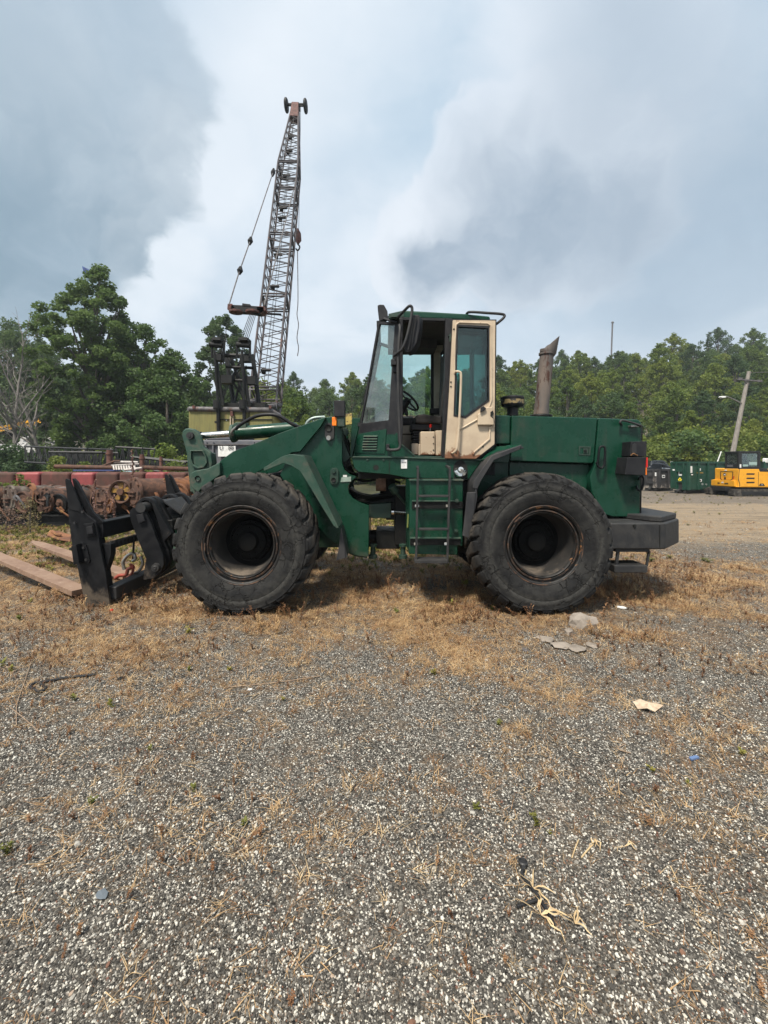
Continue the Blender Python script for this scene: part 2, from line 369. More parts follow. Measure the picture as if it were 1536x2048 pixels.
    lit = t.sstep(t.math('ADD', t.noise(pos, 1.5, 6, .7, .5), t.math('MULTIPLY', t.math('SUBTRACT', fine, .5), .55)), .53, .72, 0, .42)
    g = t.mix(t.math('MULTIPLY', lit, t.sstep(Yw, 14, 11)), g, (.175, .125, .082))
    # dark oily/earthy patches
    g = t.mix(t.sstep(t.noise(pos, 1.15, 4, .55, .8), .66, .74, 0, .6), g, (.045, .036, .028))
    hgt = t.math('ADD', t.math('ADD', t.math('MULTIPLY', hh, .011), t.math('MULTIPLY', fine, .012)), t.math('MULTIPLY', t.math('MULTIPLY', med, t.math('MAXIMUM', road, far)), .10))
    bmp = t.n('ShaderNodeBump', {'Strength': 1.0, 'Distance': 1.0, 'Height': hgt}).outputs[0]
    b = t.n('ShaderNodeBsdfPrincipled', {'Base Color': g, 'Roughness': .9, 'Specular IOR Level': .25, 'Normal': bmp})
    t.t.links.new(b.outputs[0], t.n('ShaderNodeOutputMaterial').inputs[0]); return m
GROUNDM = ground_material()
def relief(x, y):
    return .012 * math.sin(x * 2.1 + .7) * math.sin(y * 1.7 + 1.1) + .008 * math.sin(x * 5.3 + y * 3.1) + .006 * math.sin(y * 6.1 - x * 2.2)
def gh(x, y):
    fade = 1 - smst((y - 9) / 6)
    return terr(x, y) + relief(x, y) * fade - .01
xs = list(np.concatenate([np.linspace(-600, -130, 8), np.linspace(-120, -16, 27), np.linspace(-15, 15, 151), np.linspace(16, 120, 27), np.linspace(130, 600, 8)]))
ys = list(np.concatenate([np.linspace(-60, -2, 6), np.linspace(-1, 13, 113), np.linspace(14, 130, 59), np.linspace(150, 900, 9)]))
V = [(x, y, gh(x, y)) for y in ys for x in xs]; nx = len(xs)
F = [(j * nx + i, j * nx + i + 1, (j + 1) * nx + i + 1, (j + 1) * nx + i) for j in range(len(ys) - 1) for i in range(nx - 1)]
new('ground', (V, F), GROUNDM, ang=180, kind='structure', label='gravel yard rising to a wooded hillside')

# ------------------------------------------------------------------ scatter (instances on points)
def lib(name, objs):
    c = bpy.data.collections.new(name)
    for o in objs:
        for cc in list(o.users_collection): cc.objects.unlink(o)
        c.objects.link(o)
    return c
def scatter(name, pts, rots, scls, coll, label, parent=None):
    me = bpy.data.meshes.new(name); n = len(pts); me.vertices.add(n)
    me.vertices.foreach_set('co', np.asarray(pts, np.float32).ravel())
    a = me.attributes.new('rot', 'FLOAT_VECTOR', 'POINT'); a.data.foreach_set('vector', np.asarray(rots, np.float32).ravel())
    a = me.attributes.new('scl', 'FLOAT_VECTOR', 'POINT'); a.data.foreach_set('vector', np.asarray(scls, np.float32).ravel())
    o = link(name, me, parent); tagit(o, label=label, kind='stuff')
    ng = bpy.data.node_groups.new(name, 'GeometryNodeTree')
    ng.interface.new_socket('Geometry', in_out='INPUT', socket_type='NodeSocketGeometry')
    ng.interface.new_socket('Geometry', in_out='OUTPUT', socket_type='NodeSocketGeometry')
    N = ng.nodes; L_ = ng.links
    gi = N.new('NodeGroupInput'); go = N.new('NodeGroupOutput'); ip = N.new('GeometryNodeInstanceOnPoints')
    ci = N.new('GeometryNodeCollectionInfo'); ci.inputs['Collection'].default_value = coll
    ci.inputs['Separate Children'].default_value = True; ci.inputs['Reset Children'].default_value = True
    ra = N.new('GeometryNodeInputNamedAttribute'); ra.data_type = 'FLOAT_VECTOR'; ra.inputs[0].default_value = 'rot'
    sa = N.new('GeometryNodeInputNamedAttribute'); sa.data_type = 'FLOAT_VECTOR'; sa.inputs[0].default_value = 'scl'
    er = N.new('FunctionNodeEulerToRotation')
    L_.new(ra.outputs[0], er.inputs[0]); L_.new(gi.outputs[0], ip.inputs['Points']); L_.new(ci.outputs[0], ip.inputs['Instance'])
    ip.inputs['Pick Instance'].default_value = True
    L_.new(er.outputs[0], ip.inputs['Rotation']); L_.new(sa.outputs[0], ip.inputs['Scale']); L_.new(ip.outputs[0], go.inputs[0])
    md = o.modifiers.new('scatter', 'NODES'); md.node_group = ng; return o
rng = np.random.default_rng(5)
def ghv(p): return np.array([gh(a, b) for a, b in p])
def sample(n, y0, y1, pw=2.0, wide=.97):
    """points inside the seen wedge, density ~ 1/Y^pw per unit depth"""
    u = rng.random(n)
    k = 2 - pw
    Y = (y0 ** k + u * (y1 ** k - y0 ** k)) ** (1 / k) if abs(k) > 1e-6 else y0 * (y1 / y0) ** u
    X = (rng.random(n) * 2 - 1) * wide * Y
    return np.stack([X, Y], 1)
def vnoise(p, sc, seed=0):
    r = np.random.default_rng(seed); out = np.zeros(len(p))
    for k in range(7):
        a = r.random() * 6.28; f = sc * (.6 + 1.9 * r.random()); ph = r.random() * 6.28
        out += np.sin((p[:, 0] * math.cos(a) + p[:, 1] * math.sin(a)) * f + ph + 1.3 * np.sin(p[:, 1] * f * .7 + ph))
    return out / 3.5

def stone_mat():
    m = bpy.data.materials.new('gravel_stone'); m.use_nodes = True; t = NT(m.node_tree)
    rn = t.n('ShaderNodeObjectInfo').outputs['Random']; co = t.n('ShaderNodeTexCoord').outputs['Object']
    c = t.ramp(rn, [(0, (.022, .0215, .020)), (.34, (.056, .053, .048)), (.58, (.118, .109, .095)), (.73, (.19, .176, .15)), (.80, (.38, .36, .32)), (.88, (.60, .58, .52)), (.955, (.66, .62, .52)), (.975, (.22, .12, .07)), (1, (.13, .055, .04))])
    c = t.mix(t.math('MULTIPLY', t.noise(co, 1.3, 5, .7), .35), c, (.10, .088, .07))
    b = t.n('ShaderNodeBsdfPrincipled', {'Base Color': c, 'Roughness': .85, 'Specular IOR Level': .3})
    t.t.links.new(b.outputs[0], t.n('ShaderNodeOutputMaterial').inputs[0]); return m
STONE = stone_mat()
def rock_geom(seed, sub=1, jag=.28):
    import bmesh
    bm = bmesh.new(); bmesh.ops.create_icosphere(bm, subdivisions=sub, radius=1)
    r = random.Random(seed)
    ax = [Vector((r.gauss(0, 1), r.gauss(0, 1), r.gauss(0, 1))).normalized() for _ in range(9)]; dd = [.62 + .3 * r.random() for _ in ax]
    V = []
    for v in bm.verts:
        c = v.co.copy()
        for a, q in zip(ax, dd):
            k = c.dot(a)
            if k > q: c -= a * (k - q)
        V.append(c * (1 + (r.random() - .5) * jag * .4))
    F = [tuple(x.index for x in f.verts) for f in bm.faces]; bm.free(); return V, F
stones = [new('gravel_stone', rock_geom(i, 1), STONE, smooth=False) for i in range(7)]
stone_lib = lib('gravel_stones', stones)
p1 = sample(190000, 1.15, 4.6, 1.7); p2 = sample(26000, 4.0, 11, 1.6)
keep = np.abs(vnoise(p1, 2.5, 3)) * .8 + rng.random(len(p1)) > .20; p1 = p1[keep]
p2 = p2[(p2[:, 0] > 3.2) | (rng.random(len(p2)) < .35)]
pp = np.concatenate([p1, p2]); n = len(pp)
sc = np.exp(rng.normal(math.log(.0034), .30, n)); sc = np.clip(sc, .0024, .013)
sc[len(p1):] *= 1.35
big = rng.random(n) < .002; sc[big] *= 2.2
scl = np.stack([sc * (1 + .5 * rng.random(n)), sc * (1 + .2 * rng.random(n)), sc * (.6 + .3 * rng.random(n))], 1)
P3 = np.column_stack([pp, ghv(pp) + sc * .25])
scatter('gravel', P3, rng.random((n, 3)) * 6.28 * np.array([.12, .12, 1]), scl, stone_lib, 'loose grey and white gravel covering the yard in front of the loader')

# ------------------------------------------------------------------ dry grass and weeds
def blade(base, h, lean, az, w0, n=3):
    V = []; F = []
    d_ = Vector((math.cos(az), math.sin(az), 0)); sd = Vector((-math.sin(az), math.cos(az), 0))
    for i in range(n + 1):
        t = i / n; c = Vector(base) + d_ * (lean * t * t) + Vector((0, 0, h * (t - .25 * t * t * min(1, lean / h))))
        ww = w0 * (1 - t * .92); V += [c - sd * ww, c + sd * ww]
        if i: F.append((2 * i - 2, 2 * i - 1, 2 * i + 1, 2 * i))
    return V, F
def tuft(seed, nb, h, lean, w0, spread):
    r = random.Random(seed); g = []
    for _ in range(nb):
        a = r.random() * 6.28; q = spread * r.random()
        g.append(blade((q * math.cos(a), q * math.sin(a), -.005), h * r.uniform(.35, 1), lean * r.uniform(.3, 1.6), r.random() * 6.28, w0 * r.uniform(.6, 1.3)))
    return g
def weed(seed, h, nl=26, ls=.02, flop=.3):
    """stem with side sprigs and small leaves"""
    r = random.Random(seed); g = []
    for s in range(r.randint(2, 4)):
        az = r.random() * 6.28; ln = flop * r.uniform(.3, 1.2) * h; hh = h * r.uniform(.6, 1)
        pts = [Vector((math.cos(az) * ln * t * t, math.sin(az) * ln * t * t, hh * t)) for t in (0, .35, .7, 1)]
        g.append(tube(pts, [.0022, .0018, .0013, .0006], 3, caps=False))
        for k in range(nl):
            t = .15 + .85 * r.random(); i = min(2, int(t * 3)); c = pts[i].lerp(pts[i + 1], t * 3 - i)
            a = r.random() * 6.28; l = ls * r.uniform(.5, 1.3); dv = Vector((math.cos(a), math.sin(a), r.uniform(-.2, .9))).normalized()
            sd = dv.cross(Vector((0, 0, 1))).normalized() * l * .28
            g.append(([c, c + dv * l * .5 + sd, c + dv * l, c + dv * l * .5 - sd], [(0, 1, 2, 3)]))
    return g
def leafy(name, stops, rough=.7, transl=.25, sc=1.0):
    m = bpy.data.materials.new(name); m.use_nodes = True; t = NT(m.node_tree)
    rn = t.n('ShaderNodeObjectInfo').outputs['Random']
    pos = t.n('ShaderNodeNewGeometry').outputs['Position']
    f = t.math('ADD', t.math('MULTIPLY', rn, .6), t.math('MULTIPLY', t.noise(pos, sc, 4, .7), .55))
    c = t.ramp(t.math('SUBTRACT', f, .08), stops)
    b = t.n('ShaderNodeBsdfPrincipled', {'Base Color': c, 'Roughness': rough, 'Specular IOR Level': .25}).outputs[0]
    tr = t.n('ShaderNodeBsdfTranslucent', {0: c}).outputs[0]
    t.t.links.new(t.n('ShaderNodeMixShader', {0: transl, 1: b, 2: tr}).outputs[0], t.n('ShaderNodeOutputMaterial').inputs[0]); return m
DRYG = leafy('dry_grass', [(0, (.13, .068, .036)), (.3, (.29, .165, .080)), (.6, (.48, .32, .165)), (1, (.72, .58, .36))], sc=1.5)
RUSTW = leafy('rust_brown_weed', [(0, (.10, .048, .028)), (.5, (.24, .125, .065)), (1, (.42, .26, .14))], sc=1.5)
YGRN = leafy('yellow_green_weed', [(0, (.07, .09, .02)), (.5, (.17, .17, .04)), (1, (.34, .29, .06))], sc=2)
t_dry = [new('dry_tuft', tuft(i, 14, .055, .07, .0022, .05), DRYG, smooth=False) for i in range(4)]
t_flat = [new('flattened_straw', tuft(i + 20, 9, .018, .07, .0021, .07), DRYG, smooth=False) for i in range(4)]
t_rust = [new('rusty_weed', weed(i + 40, .13), RUSTW, smooth=False) for i in range(4)]
t_grn = [new('green_weed', weed(i + 60, .075, 18, .026, .6), YGRN, smooth=False) for i in range(3)]
def belt_d(p):
    X, Y = p[:, 0], p[:, 1]; w_ = vnoise(p, 1.1, 9) * .8
    d_ = np.clip((Y - 3.25 + w_) / 1.7, 0, 1)
    d_ *= np.where(X > 5.3 + w_, np.clip((7.4 - Y + w_) / 1.0, 0.04, 1), 1)
    tail = np.clip((Y - 1.3) / 2.2, .12, 1) * .22 * (vnoise(p, 2.2, 77) > -.2)
    d_ = np.maximum(d_, tail) * np.where(vnoise(p, 1.7, 88) > .55, .35, 1)
    return d_ * np.clip((15 - Y) / 2, 0, 1)
def put(name, objs, npt, y0, y1, pw, dfun, s0, s1, label, flat=0):
    p = sample(npt, y0, y1, pw); p = p[rng.random(len(p)) < dfun(p)]; n = len(p)
    s = rng.uniform(s0, s1, n) * (.75 + .35 * np.clip(p[:, 1] / 8, 0, 1.2))
    r = np.column_stack([rng.normal(0, .18, n), rng.normal(0, .18, n), rng.random(n) * 6.28])
    scatter(name, np.column_stack([p, ghv(p)]), r, np.stack([s, s, s], 1), lib(name + '_kinds', objs), label)
put('dry_grass', t_dry, 80000, 1.3, 14, 1.0, lambda p: np.clip(belt_d(p) * (.12 + .88 * (vnoise(p, 2.5, 4) > .05)), .012, 1), .45, 1.2, 'short dry tan grass in the weedy belt round the loader')
put('flattened_straw', t_flat, 95000, 1.3, 13, .9, lambda p: np.clip(belt_d(p) * (.4 + .6 * (vnoise(p, 2.0, 14) > 0)), .028 + .05 * (vnoise(p, 3.1, 15) > .25), 1), .7, 1.5, 'flattened straw lying over the gravel')
put('rust_brown_weeds', t_rust, 24000, 1.3, 13, .9, lambda p: np.clip(belt_d(p) * (.12 + .88 * (vnoise(p, 1.8, 24) > .15)), .010 + .035 * (vnoise(p, 2.6, 25) > .3), 1), .22, .62, 'withered rust brown weeds round the wheels')
put('yellow_green_weeds', t_grn, 22000, 1.3, 18, .7, lambda p: np.clip(np.clip((p[:, 1] - 6.8) / 2, 0, 1) * (p[:, 0] < 3.0) * (.3 + .7 * (vnoise(p, 1.6, 34) > -.1)), .0015, 1) * np.where(p[:, 0] > 5.3, .12, 1), .6, 1.3, 'low yellow green weeds in the yard')

# coarse stones and litter over the trafficked ground on the right
n = 9000; Yv = 7 + 19 * rng.random(n) ** .8; Xv = Yv * (.28 + .7 * rng.random(n)); q = np.stack([Xv, Yv], 1); q = q[vnoise(q, 1.3, 55) > -.35]; n = len(q)
sc = np.exp(rng.normal(math.log(.011), .45, n)); sc = np.clip(sc, .006, .04)
scatter('coarse_stones', np.column_stack([q, ghv(q) + .002]), rng.random((n, 3)) * 6.28 * np.array([.1, .1, 1]), np.stack([sc * 1.3, sc, sc * .55], 1), lib('road_stone_kinds', [new('road_stone', rock_geom(60 + i, 1), mat('road_stone_grey', (.16, .14, .12), (.30, .27, .23), 3, .9, rnd=.5), smooth=False) for i in range(3)]), 'coarse stones scattered over the dirt road on the right')
n = 1100; Yv = 7.5 + 20 * rng.random(n); Xv = Yv * (.25 + .75 * rng.random(n)); q = np.stack([Xv, Yv], 1); q = q[(vnoise(q, .9, 56) > .25) | (Yv > 22)]; n = len(q); s_ = rng.uniform(.8, 2.2, n)
scatter('roadside_tufts', np.column_stack([q, ghv(q)]), np.column_stack([np.zeros((n, 2)), rng.random(n) * 6.28]), np.stack([s_, s_, s_ * .6], 1), lib('roadside_kinds', [t_dry[0].copy(), t_flat[0].copy(), t_grn[0].copy()]), 'sparse dry tufts on the dirt road')

# longer stalks leaning round the tyres and frame
n = 520; q = []
while len(q) < n:
    cx_, yy = rng.choice([(-1.63, 5.1), (1.81, 5.1), (-3.6, 5.6), (0.2, 6.2), (3.3, 6.2)], 1)[0] if False else [(-1.63, 5.1), (1.81, 5.1), (-3.6, 5.6), (0.2, 6.2), (3.3, 6.2)][rng.integers(5)]
    q.append((cx_ + rng.normal(0, .75), yy + rng.normal(-.02, .35)))
q = np.array(q); q = q[~((np.abs(q[:, 1] - 5.25) < .34) & ((np.abs(q[:, 0] + 1.63) < .25) | (np.abs(q[:, 0] - 1.81) < .25)))]; n = len(q); s_ = rng.uniform(.5, 1.4, n)
tall = [new('tall_weed', weed(i + 80, .15, 34, .014, .35), [RUSTW, DRYG, RUSTW][i], smooth=False) for i in range(3)]
scatter('tall_brown_weeds', np.column_stack([q, ghv(q)]), np.column_stack([rng.normal(0, .2, (n, 2)), rng.random(n) * 6.28]), np.stack([s_, s_, s_], 1), lib('tall_weed_kinds', tall), 'taller withered stalks growing against the tyres')
# ================================================================== WHEEL LOADER
LD = root('wheel_loader', (.1, 6.3, 0), 'dark green wheel loader with open cream cab door parked on weedy gravel', 'wheel loader')
def part(name, g, m, parent=None, **k): return new(name, g, m, parent if parent is not None else LD, **k)
# ---- wheels
HUBM = mat('black_greasy_hub', (.0025, .0026, .0028), (.006, .006, .0055), 9, .7, .9, spec=.15, c3=(.03, .022, .016), s3=7, lo3=.60, hi3=.72, bump=.003)
def make_wheel(cx, yo, cz, name='wheel', flip=False):
    """yo = Y of the outer face; wheel body runs to yo+.60 (or -.60 when flipped)"""
    wr = bpy.data.objects.new(name, None); scene.collection.objects.link(wr); wr.parent = LD
    wr.location = Vector((cx, yo, cz)) - W[LD.name]; wr.empty_display_size = .3; wr.scale = (1.033, 1, 1.033); W[wr.name] = Vector((0, 0, 0))
    if flip: wr.rotation_euler = (0, R(31), math.pi)
    c = (0, 0, 0); RA = .798
    prof = [(.405, .09), (.425, .055), (.45, .035), (.49, .022), (.54, .006), (.60, .0), (.606, .004), (.612, -.002), (.66, .004), (.70, .016), (.705, .013), (.71, .022), (.726, .045), (.738, .08), (.745, .14), (.750, .32)]
    prof += [(r, .64 - t) for r, t in reversed(prof[:-1])]
    ty = part('tyre', lathe(prof, c, 'Y', 96), TYRE, wr, ang=60)
    # tread blocks: alternating S-shaped shoulder bars
    g = []; N = 27; r_ = random.Random(cx * 10)
    for side in (0, 1):
        for k in range(N):
            a = 2 * math.pi * (k + .5 * side) / N + r_.uniform(-.01, .01); hw = 2 * math.pi / N * .395
            t0, t1 = (.022, .32) if side == 0 else (.618, .32)
            pts = []
            for (tt, sh, hwf, rr) in ((0, 0, .80, .728), (.10, .02, 1.0, .772), (.33, .05, .95, RA), (.62, .11, .8, RA + .002), (1.0, .17, .62, RA - .001)):
                tl = t0 + (t1 - t0) * tt; pts.append((a + sh * (1 if side == 0 else -1), hw * hwf, tl, rr + r_.uniform(-.007, .004)))
            V = []; F = []
            for (aa, h, tl, rr) in pts:
                for (q, rd) in ((-1, .70), (-1, rr - .010), (-.78, rr), (.78, rr), (1, rr - .010), (1, .70)):
                    an = aa + h * q; V.append(Vector((rd * math.cos(an), tl, rd * math.sin(an))))
            m_ = 6
            for i in range(len(pts) - 1):
                for j in range(m_ - 1): F.append((i * m_ + j, i * m_ + j + 1, (i + 1) * m_ + j + 1, (i + 1) * m_ + j))
            F.append(tuple(range(m_))); F.append(tuple(reversed(range((len(pts) - 1) * m_, len(pts) * m_))))
            if side: F = [tuple(reversed(f)) for f in F]
            g.append((V, F))
    part('tread', g, TYRE, wr, ang=50, bevel=.006, seg=2)
    part('rim', [lathe([(.43, .075), (.435, .05), (.425, .042), (.412, .05), (.408, .085), (.395, .09)], c, 'Y', 64),
                 lathe([(.372, .085), (.36, .062), (.352, .07), (.345, .10)], c, 'Y', 64)], RIM, wr)
    part('lock_ring', [lathe([(.395, .09), (.392, .066), (.380, .062), (.372, .085)], c, 'Y', 64), lathe([(.436, .046), (.442, .04), (.436, .036), (.43, .042)], c, 'Y', 64),
                       box((-.405, .05, -.02), (.012, .02, .09))], RIMR, wr)
    part('barrel', lathe([(.345, .10), (.335, .12), (.325, .30), (.31, .40), (.30, .42)], c, 'Y', 64), DUST_LIT, wr)
    part('hub', [lathe([(.31, .42), (.25, .41), (.235, .37), (.20, .36), (.19, .33), (.12, .31), (.10, .26), (.045, .25), (.0, .25)], c, 'Y', 40)] +
         [lathe([(.0, .345), (.011, .345), (.011, .37)], (.215 * math.cos(a), 0, .215 * math.sin(a)), 'Y', 6) for a in np.linspace(0, 2 * math.pi, 25)[:-1]] +
         [lathe([(.0, .30), (.009, .30), (.009, .34)], (.155 * math.cos(a), 0, .155 * math.sin(a)), 'Y', 6) for a in np.linspace(0, 2 * math.pi, 13)[:-1]], HUBM, wr)
    return wr
FX, RX, WZ = -1.620, 1.816, .80
make_wheel(FX, 4.93, WZ); rw = make_wheel(RX, 4.93, WZ)
rw.rotation_euler = (0, R(47), 0)
make_wheel(FX, 7.67, WZ, flip=True); make_wheel(RX, 7.67, WZ, flip=True)
for x in (FX, RX):
    part('axle', [tube([(x, 5.35, WZ), (x, 7.25, WZ)], .13, 20), lathe([(0, -.3), (.2, -.27), (.27, -.1), (.27, .1), (.2, .27), (0, .3)], (x, 6.3, WZ), 'Y', 24), lathe([(.13, -.0), (.22, .02), (.22, .1), (.13, .14)], (x, 5.5, WZ), 'Y', 24)], DARK)
# ---- front frame, tower
TOW = [(641, 835), (665, 833), (683, 848), (684, 880), (684, 925), (689, 940), (699, 949), (712, 953), (711, 956), (701, 963), (696, 974), (698, 987), (706, 997), (722, 1006), (738, 1011), (737, 1112), (734, 1114), (712, 1111), (694, 1103), (655, 1075), (600, 1010), (560, 950), (575, 915), (600, 880)]
tw = pr(TOW, 5.76, 5.82)
part('front_frame', [tw, mirY(tw), bx(596, 930, 690, 1095, 5.95, 6.65), bx(690, 1020, 738, 1095, 5.95, 6.65), pr([(641, 840), (683, 850), (683, 880), (630, 880)], 5.9, 6.7)], GREEN, bevel=.006)
part('frame_lip', [tube([P(x, y, 5.79) for x, y in ((694, 1103), (712, 1111), (734, 1114))], .014, 8)], GREEND)
part('hitch_arm', [pr([(738, 1009), (782, 1006), (782, 1036), (738, 1036)], 5.9, 6.7)], GREEND, bevel=.008)
part('pin_plate', [pr([(649 + 0, 851), (655, 846), (663, 846), (669, 851), (668, 875), (663, 881), (654, 880), (650, 874)], 5.735, 5.757)], GREY, bevel=.004)
part('pin', [lathe([(0, 0), (.03, 0), (.035, .02)], P(657, 876, 5.715), 'Y', 14)], STEEL)
part('pin_hole', [lathe([(.042, 0), (.042, .004), (.028, .01), (0, .012)], P(657, 856, 5.722), 'Y', 16)], DARK)
part('pin_plate', [pr([(660, 941), (665, 936), (673, 936), (677, 941), (677, 963), (672, 969), (664, 969), (660, 963)], 5.735, 5.757)], GREEND, bevel=.004)
part('pin', [lathe([(0, 0), (.028, 0), (.03, .02)], P(667, 942, 5.715), 'Y', 14)], GREEND)
part('pin_hole', [lathe([(.03, 0), (.03, .004), (0, .01)], P(667, 960, 5.722), 'Y', 16)], DARK)
part('maker_plate', [pr([(683, 955), (702, 953), (702, 963), (681, 964)], 5.748, 5.757)], mat('aluminium_plate', (.28, .36, .31), (.2, .26, .22), 30, .5))
part('small_sticker', [bx(686, 950, 694, 954, 5.748, 5.757)], WHITE)
# ---- lift arms
ARM = [(652, 834), (637, 839), (600, 852), (560, 866), (512, 886), (466, 903), (444, 919), (424, 940), (402, 960), (396, 974), (404, 984), (440, 966), (480, 952), (510, 947), (530, 936), (566, 915), (584, 905), (600, 903), (641, 853)]
a = pr(ARM, 5.68, 5.755)
for gg, yy in ((a, 0), (mirY(a), 1)): part('lift_arm', gg, GREEN, bevel=.006)
cy = 6.3
# arm end bosses
END = [(378, 957), (382, 946), (391, 941), (415, 937), (440, 924), (440, 950), (404, 976), (396, 985), (386, 978), (379, 968)]
e = pr(END, 5.62, 5.69)
e2 = pr([(379, 960), (386, 975), (392, 1010), (372, 1040), (352, 1075), (344, 1100), (360, 1115), (392, 1060), (420, 1000), (430, 960)], 5.70, 5.80)
part('arm_end', [e, e2], GREENW, bevel=.012); part('arm_end', [mirY(e), mirY(e2)], GREENW, bevel=.012)
part('arm_end_hole', [lathe([(.036, -.0), (.036, .004), (.026, .015), (0, .02)], P(395, 957, 5.605), 'Y', 18)], DARK)
# ---- bell crank (tilt lever) in the middle
BC = [(365, 862), (370, 857), (378, 856), (388, 858), (396, 864), (402, 876), (407, 893), (422, 905), (425, 925), (421, 945), (402, 985), (386, 990), (378, 950), (377, 925), (372, 905), (366, 882), (363, 870)]
part('tilt_lever', [pr(BC, 6.14, 6.22), pr(BC, 6.38, 6.46), pr([(372, 905), (422, 905), (424, 925), (402, 985), (380, 985)], 6.2, 6.4)], GREENW, bevel=.02)
part('lever_recess', [ring([P(x, y, 6.10) for x, y in ((379, 900), (405, 900), (412, 912), (414, 925), (408, 935), (395, 938), (384, 932), (379, 918))],
                           [P(x, y, 6.10) for x, y in ((382, 903), (404, 903), (409, 912), (410, 925), (405, 932), (395, 934), (386, 929), (382, 918))], (0, .06, 0))], GREENW, bevel=.01)
part('lever_pin', [lathe([(0, 0), (.02, 0), (.022, .008), (.048, .008), (.052, .05)], P(378.5, 871, 6.09), 'Y', 20)], GREY)
# ---- tilt cylinder
def cyl(p0, p1, r, m, name, n=24, parent=None, caps=True): return part(name, [tube([p0, p1], r, n)], m, parent)
q0, q1 = P(466, 867, 6.3), P(596, 857, 6.3)
u = (q1 - q0).normalized()
tc = part('tilt_cylinder', [tube([q0, q0 + u * .05, q0 + u * .06, q1 - u * .12, q1 - u * .02, q1], [.115, .115, .098, .100, .085, .05], 28)], GREEN, bevel=.004)
part('cylinder_head', [tube([q0 - u * .02, q0 + u * .03], .13, 24), pr([(467, 847), (474, 844), (492, 845), (492, 858), (464, 858)], 6.22, 6.36)], GREENW, tc, bevel=.008)
part('cylinder_rod', [tube([P(399, 872, 6.3), q0], .047, 20)], CHROME, tc)
part('rod_eye', [lathe([(.02, -.11), (.085, -.11), (.085, .11), (.02, .11)], P(385, 871, 6.3), 'Y', 24), tube([P(392, 872, 6.3), P(403, 871.5, 6.3)], .06, 16)], DARK, tc)
part('hydraulic_hose', [tube(smooth_path([P(472, 858, 6.12), P(480, 850, 6.05), P(508, 834, 5.95), P(533, 829, 5.92), P(558, 832, 5.92), P(584, 848, 5.95), P(600, 855, 6), P(612, 853, 6.05)]), .024, 10)], BLACKP)
part('hose_fitting', [tube(smooth_path([P(466, 870, 6.16), P(463, 866, 6.12), P(467, 859, 6.11), P(475, 853, 6.09)]), .02, 10)], STEEL)
part('hydraulic_pipe', [tube(smooth_path([P(610, 855, 6.1), P(616, 843, 6.1), P(628, 836, 6.1), P(650, 834, 6.12)]), .021, 10)], mat('galvanised_pipe', (.30, .36, .34), (.2, .25, .23), 8, .45, metal=.4))
part('lamp_wire', [tube(smooth_path([P(653, 833, 5.9), P(657, 824, 5.9), P(666, 818, 5.85)]), .004, 6)], BLACKP)
# lift cylinders (either side, low)
for yy in (5.95, 6.65):
    part('lift_cylinder', [tube([P(690, 1040, yy), P(560, 985, yy)], .085, 20), tube([P(560, 985, yy), P(470, 950, yy)], .045, 16)], DARK)
# ---- front work lamps
lb = part('headlamp', [bx(668, 801, 689, 833, 5.6, 5.78)], BLACKP, bevel=.006)
part('lamp_face', [bx(666.5, 804, 668, 831, 5.63, 5.77)], GLASSD, lb)
part('lamp_bracket', [bx(675, 832.6, 689, 853, 5.62, 5.80)], GREEND, bevel=.004)
part('indicator_lamp', [bx(664, 834, 673, 851.5, 5.63, 5.70)], ORANGE, bevel=.006)
part('yellow_bracket', [pr([(691, 827), (704, 826), (704, 848), (691, 850)], 6.35, 6.42)], YELLOWM, bevel=.004)
part('hinge_post', [pr([(704, 836), (721, 836), (714, 870), (704, 915), (700, 915)], 6.0, 6.6)], GREEN, bevel=.005)
part('hinge_lug', [pr([(684, 855), (694, 856), (697, 865), (694, 872), (686, 868), (688, 885), (700, 915), (684, 930)], 5.95, 6.05)], GREEND, bevel=.006)
r_ = random.Random(3)
hs = []
for k in range(5):
    x0 = 688 + 3 * k
    hs.append(tube(smooth_path([P(x0, 868 + 4 * k, 6.1), P(x0 - 2 + r_.uniform(-2, 2), 900, 6.0 + .03 * k), P(x0 + 1, 930, 5.95), P(x0 + 12, 944 + k, 5.95 + .05 * k), P(x0 + 45, 950 + k * 1.5, 6.1)]), .012, 8))
part('hydraulic_hoses', hs, DARK, kind='stuff')
hs = [tube(smooth_path([P(700, 978 + 4 * k, 5.98 + .05 * k), P(722, 988 + 3.5 * k, 5.95 + .05 * k), P(752, 992 + 2.5 * k, 6.0 + .05 * k), P(800, 985 + 4 * k, 6.1 + .05 * k)]), .022 - .002 * k, 8) for k in range(5)]
hs += [tube(smooth_path([P(708, 958, 6.3), P(735, 962, 6.2), P(760, 958, 6.3), P(800, 965, 6.4)]), .018, 8)]
part('steering_hoses', hs, DARK, kind='stuff')
# ---- front fender
FN = [(560, 918), (584, 908), (627, 911), (688, 1039), (685, 1057), (677, 1059), (668, 1053), (641, 1009), (617, 969), (600, 942), (582, 931), (566, 926), (530, 943), (527, 936)]
fnY = 5.18
part('front_fender', [prism([P(x, y, fnY) for x, y in [(578, 908), (608, 910), (677, 1055), (672, 1057), (604, 915), (578, 913)]], (0, .52, 0)),
                      pr([(528, 942), (527, 936), (562, 914), (580, 908), (606, 912), (673, 1054), (668, 1053), (641, 1009), (617, 969), (600, 942), (582, 931), (566, 926)], 5.172, 5.20)], GREENW, bevel=.004)
part('mud_flap', [prism([P(682, 1056, 5.3), P(689, 1090, 5.3), P(690, 1116, 5.3), P(672, 1121, 5.3), P(677, 1100, 5.3)], (0, .02, 0)), pr([(683, 1056), (691, 1095), (694, 1114), (690, 1116), (688, 1090)], 5.32, 5.62)], RUBBERF)
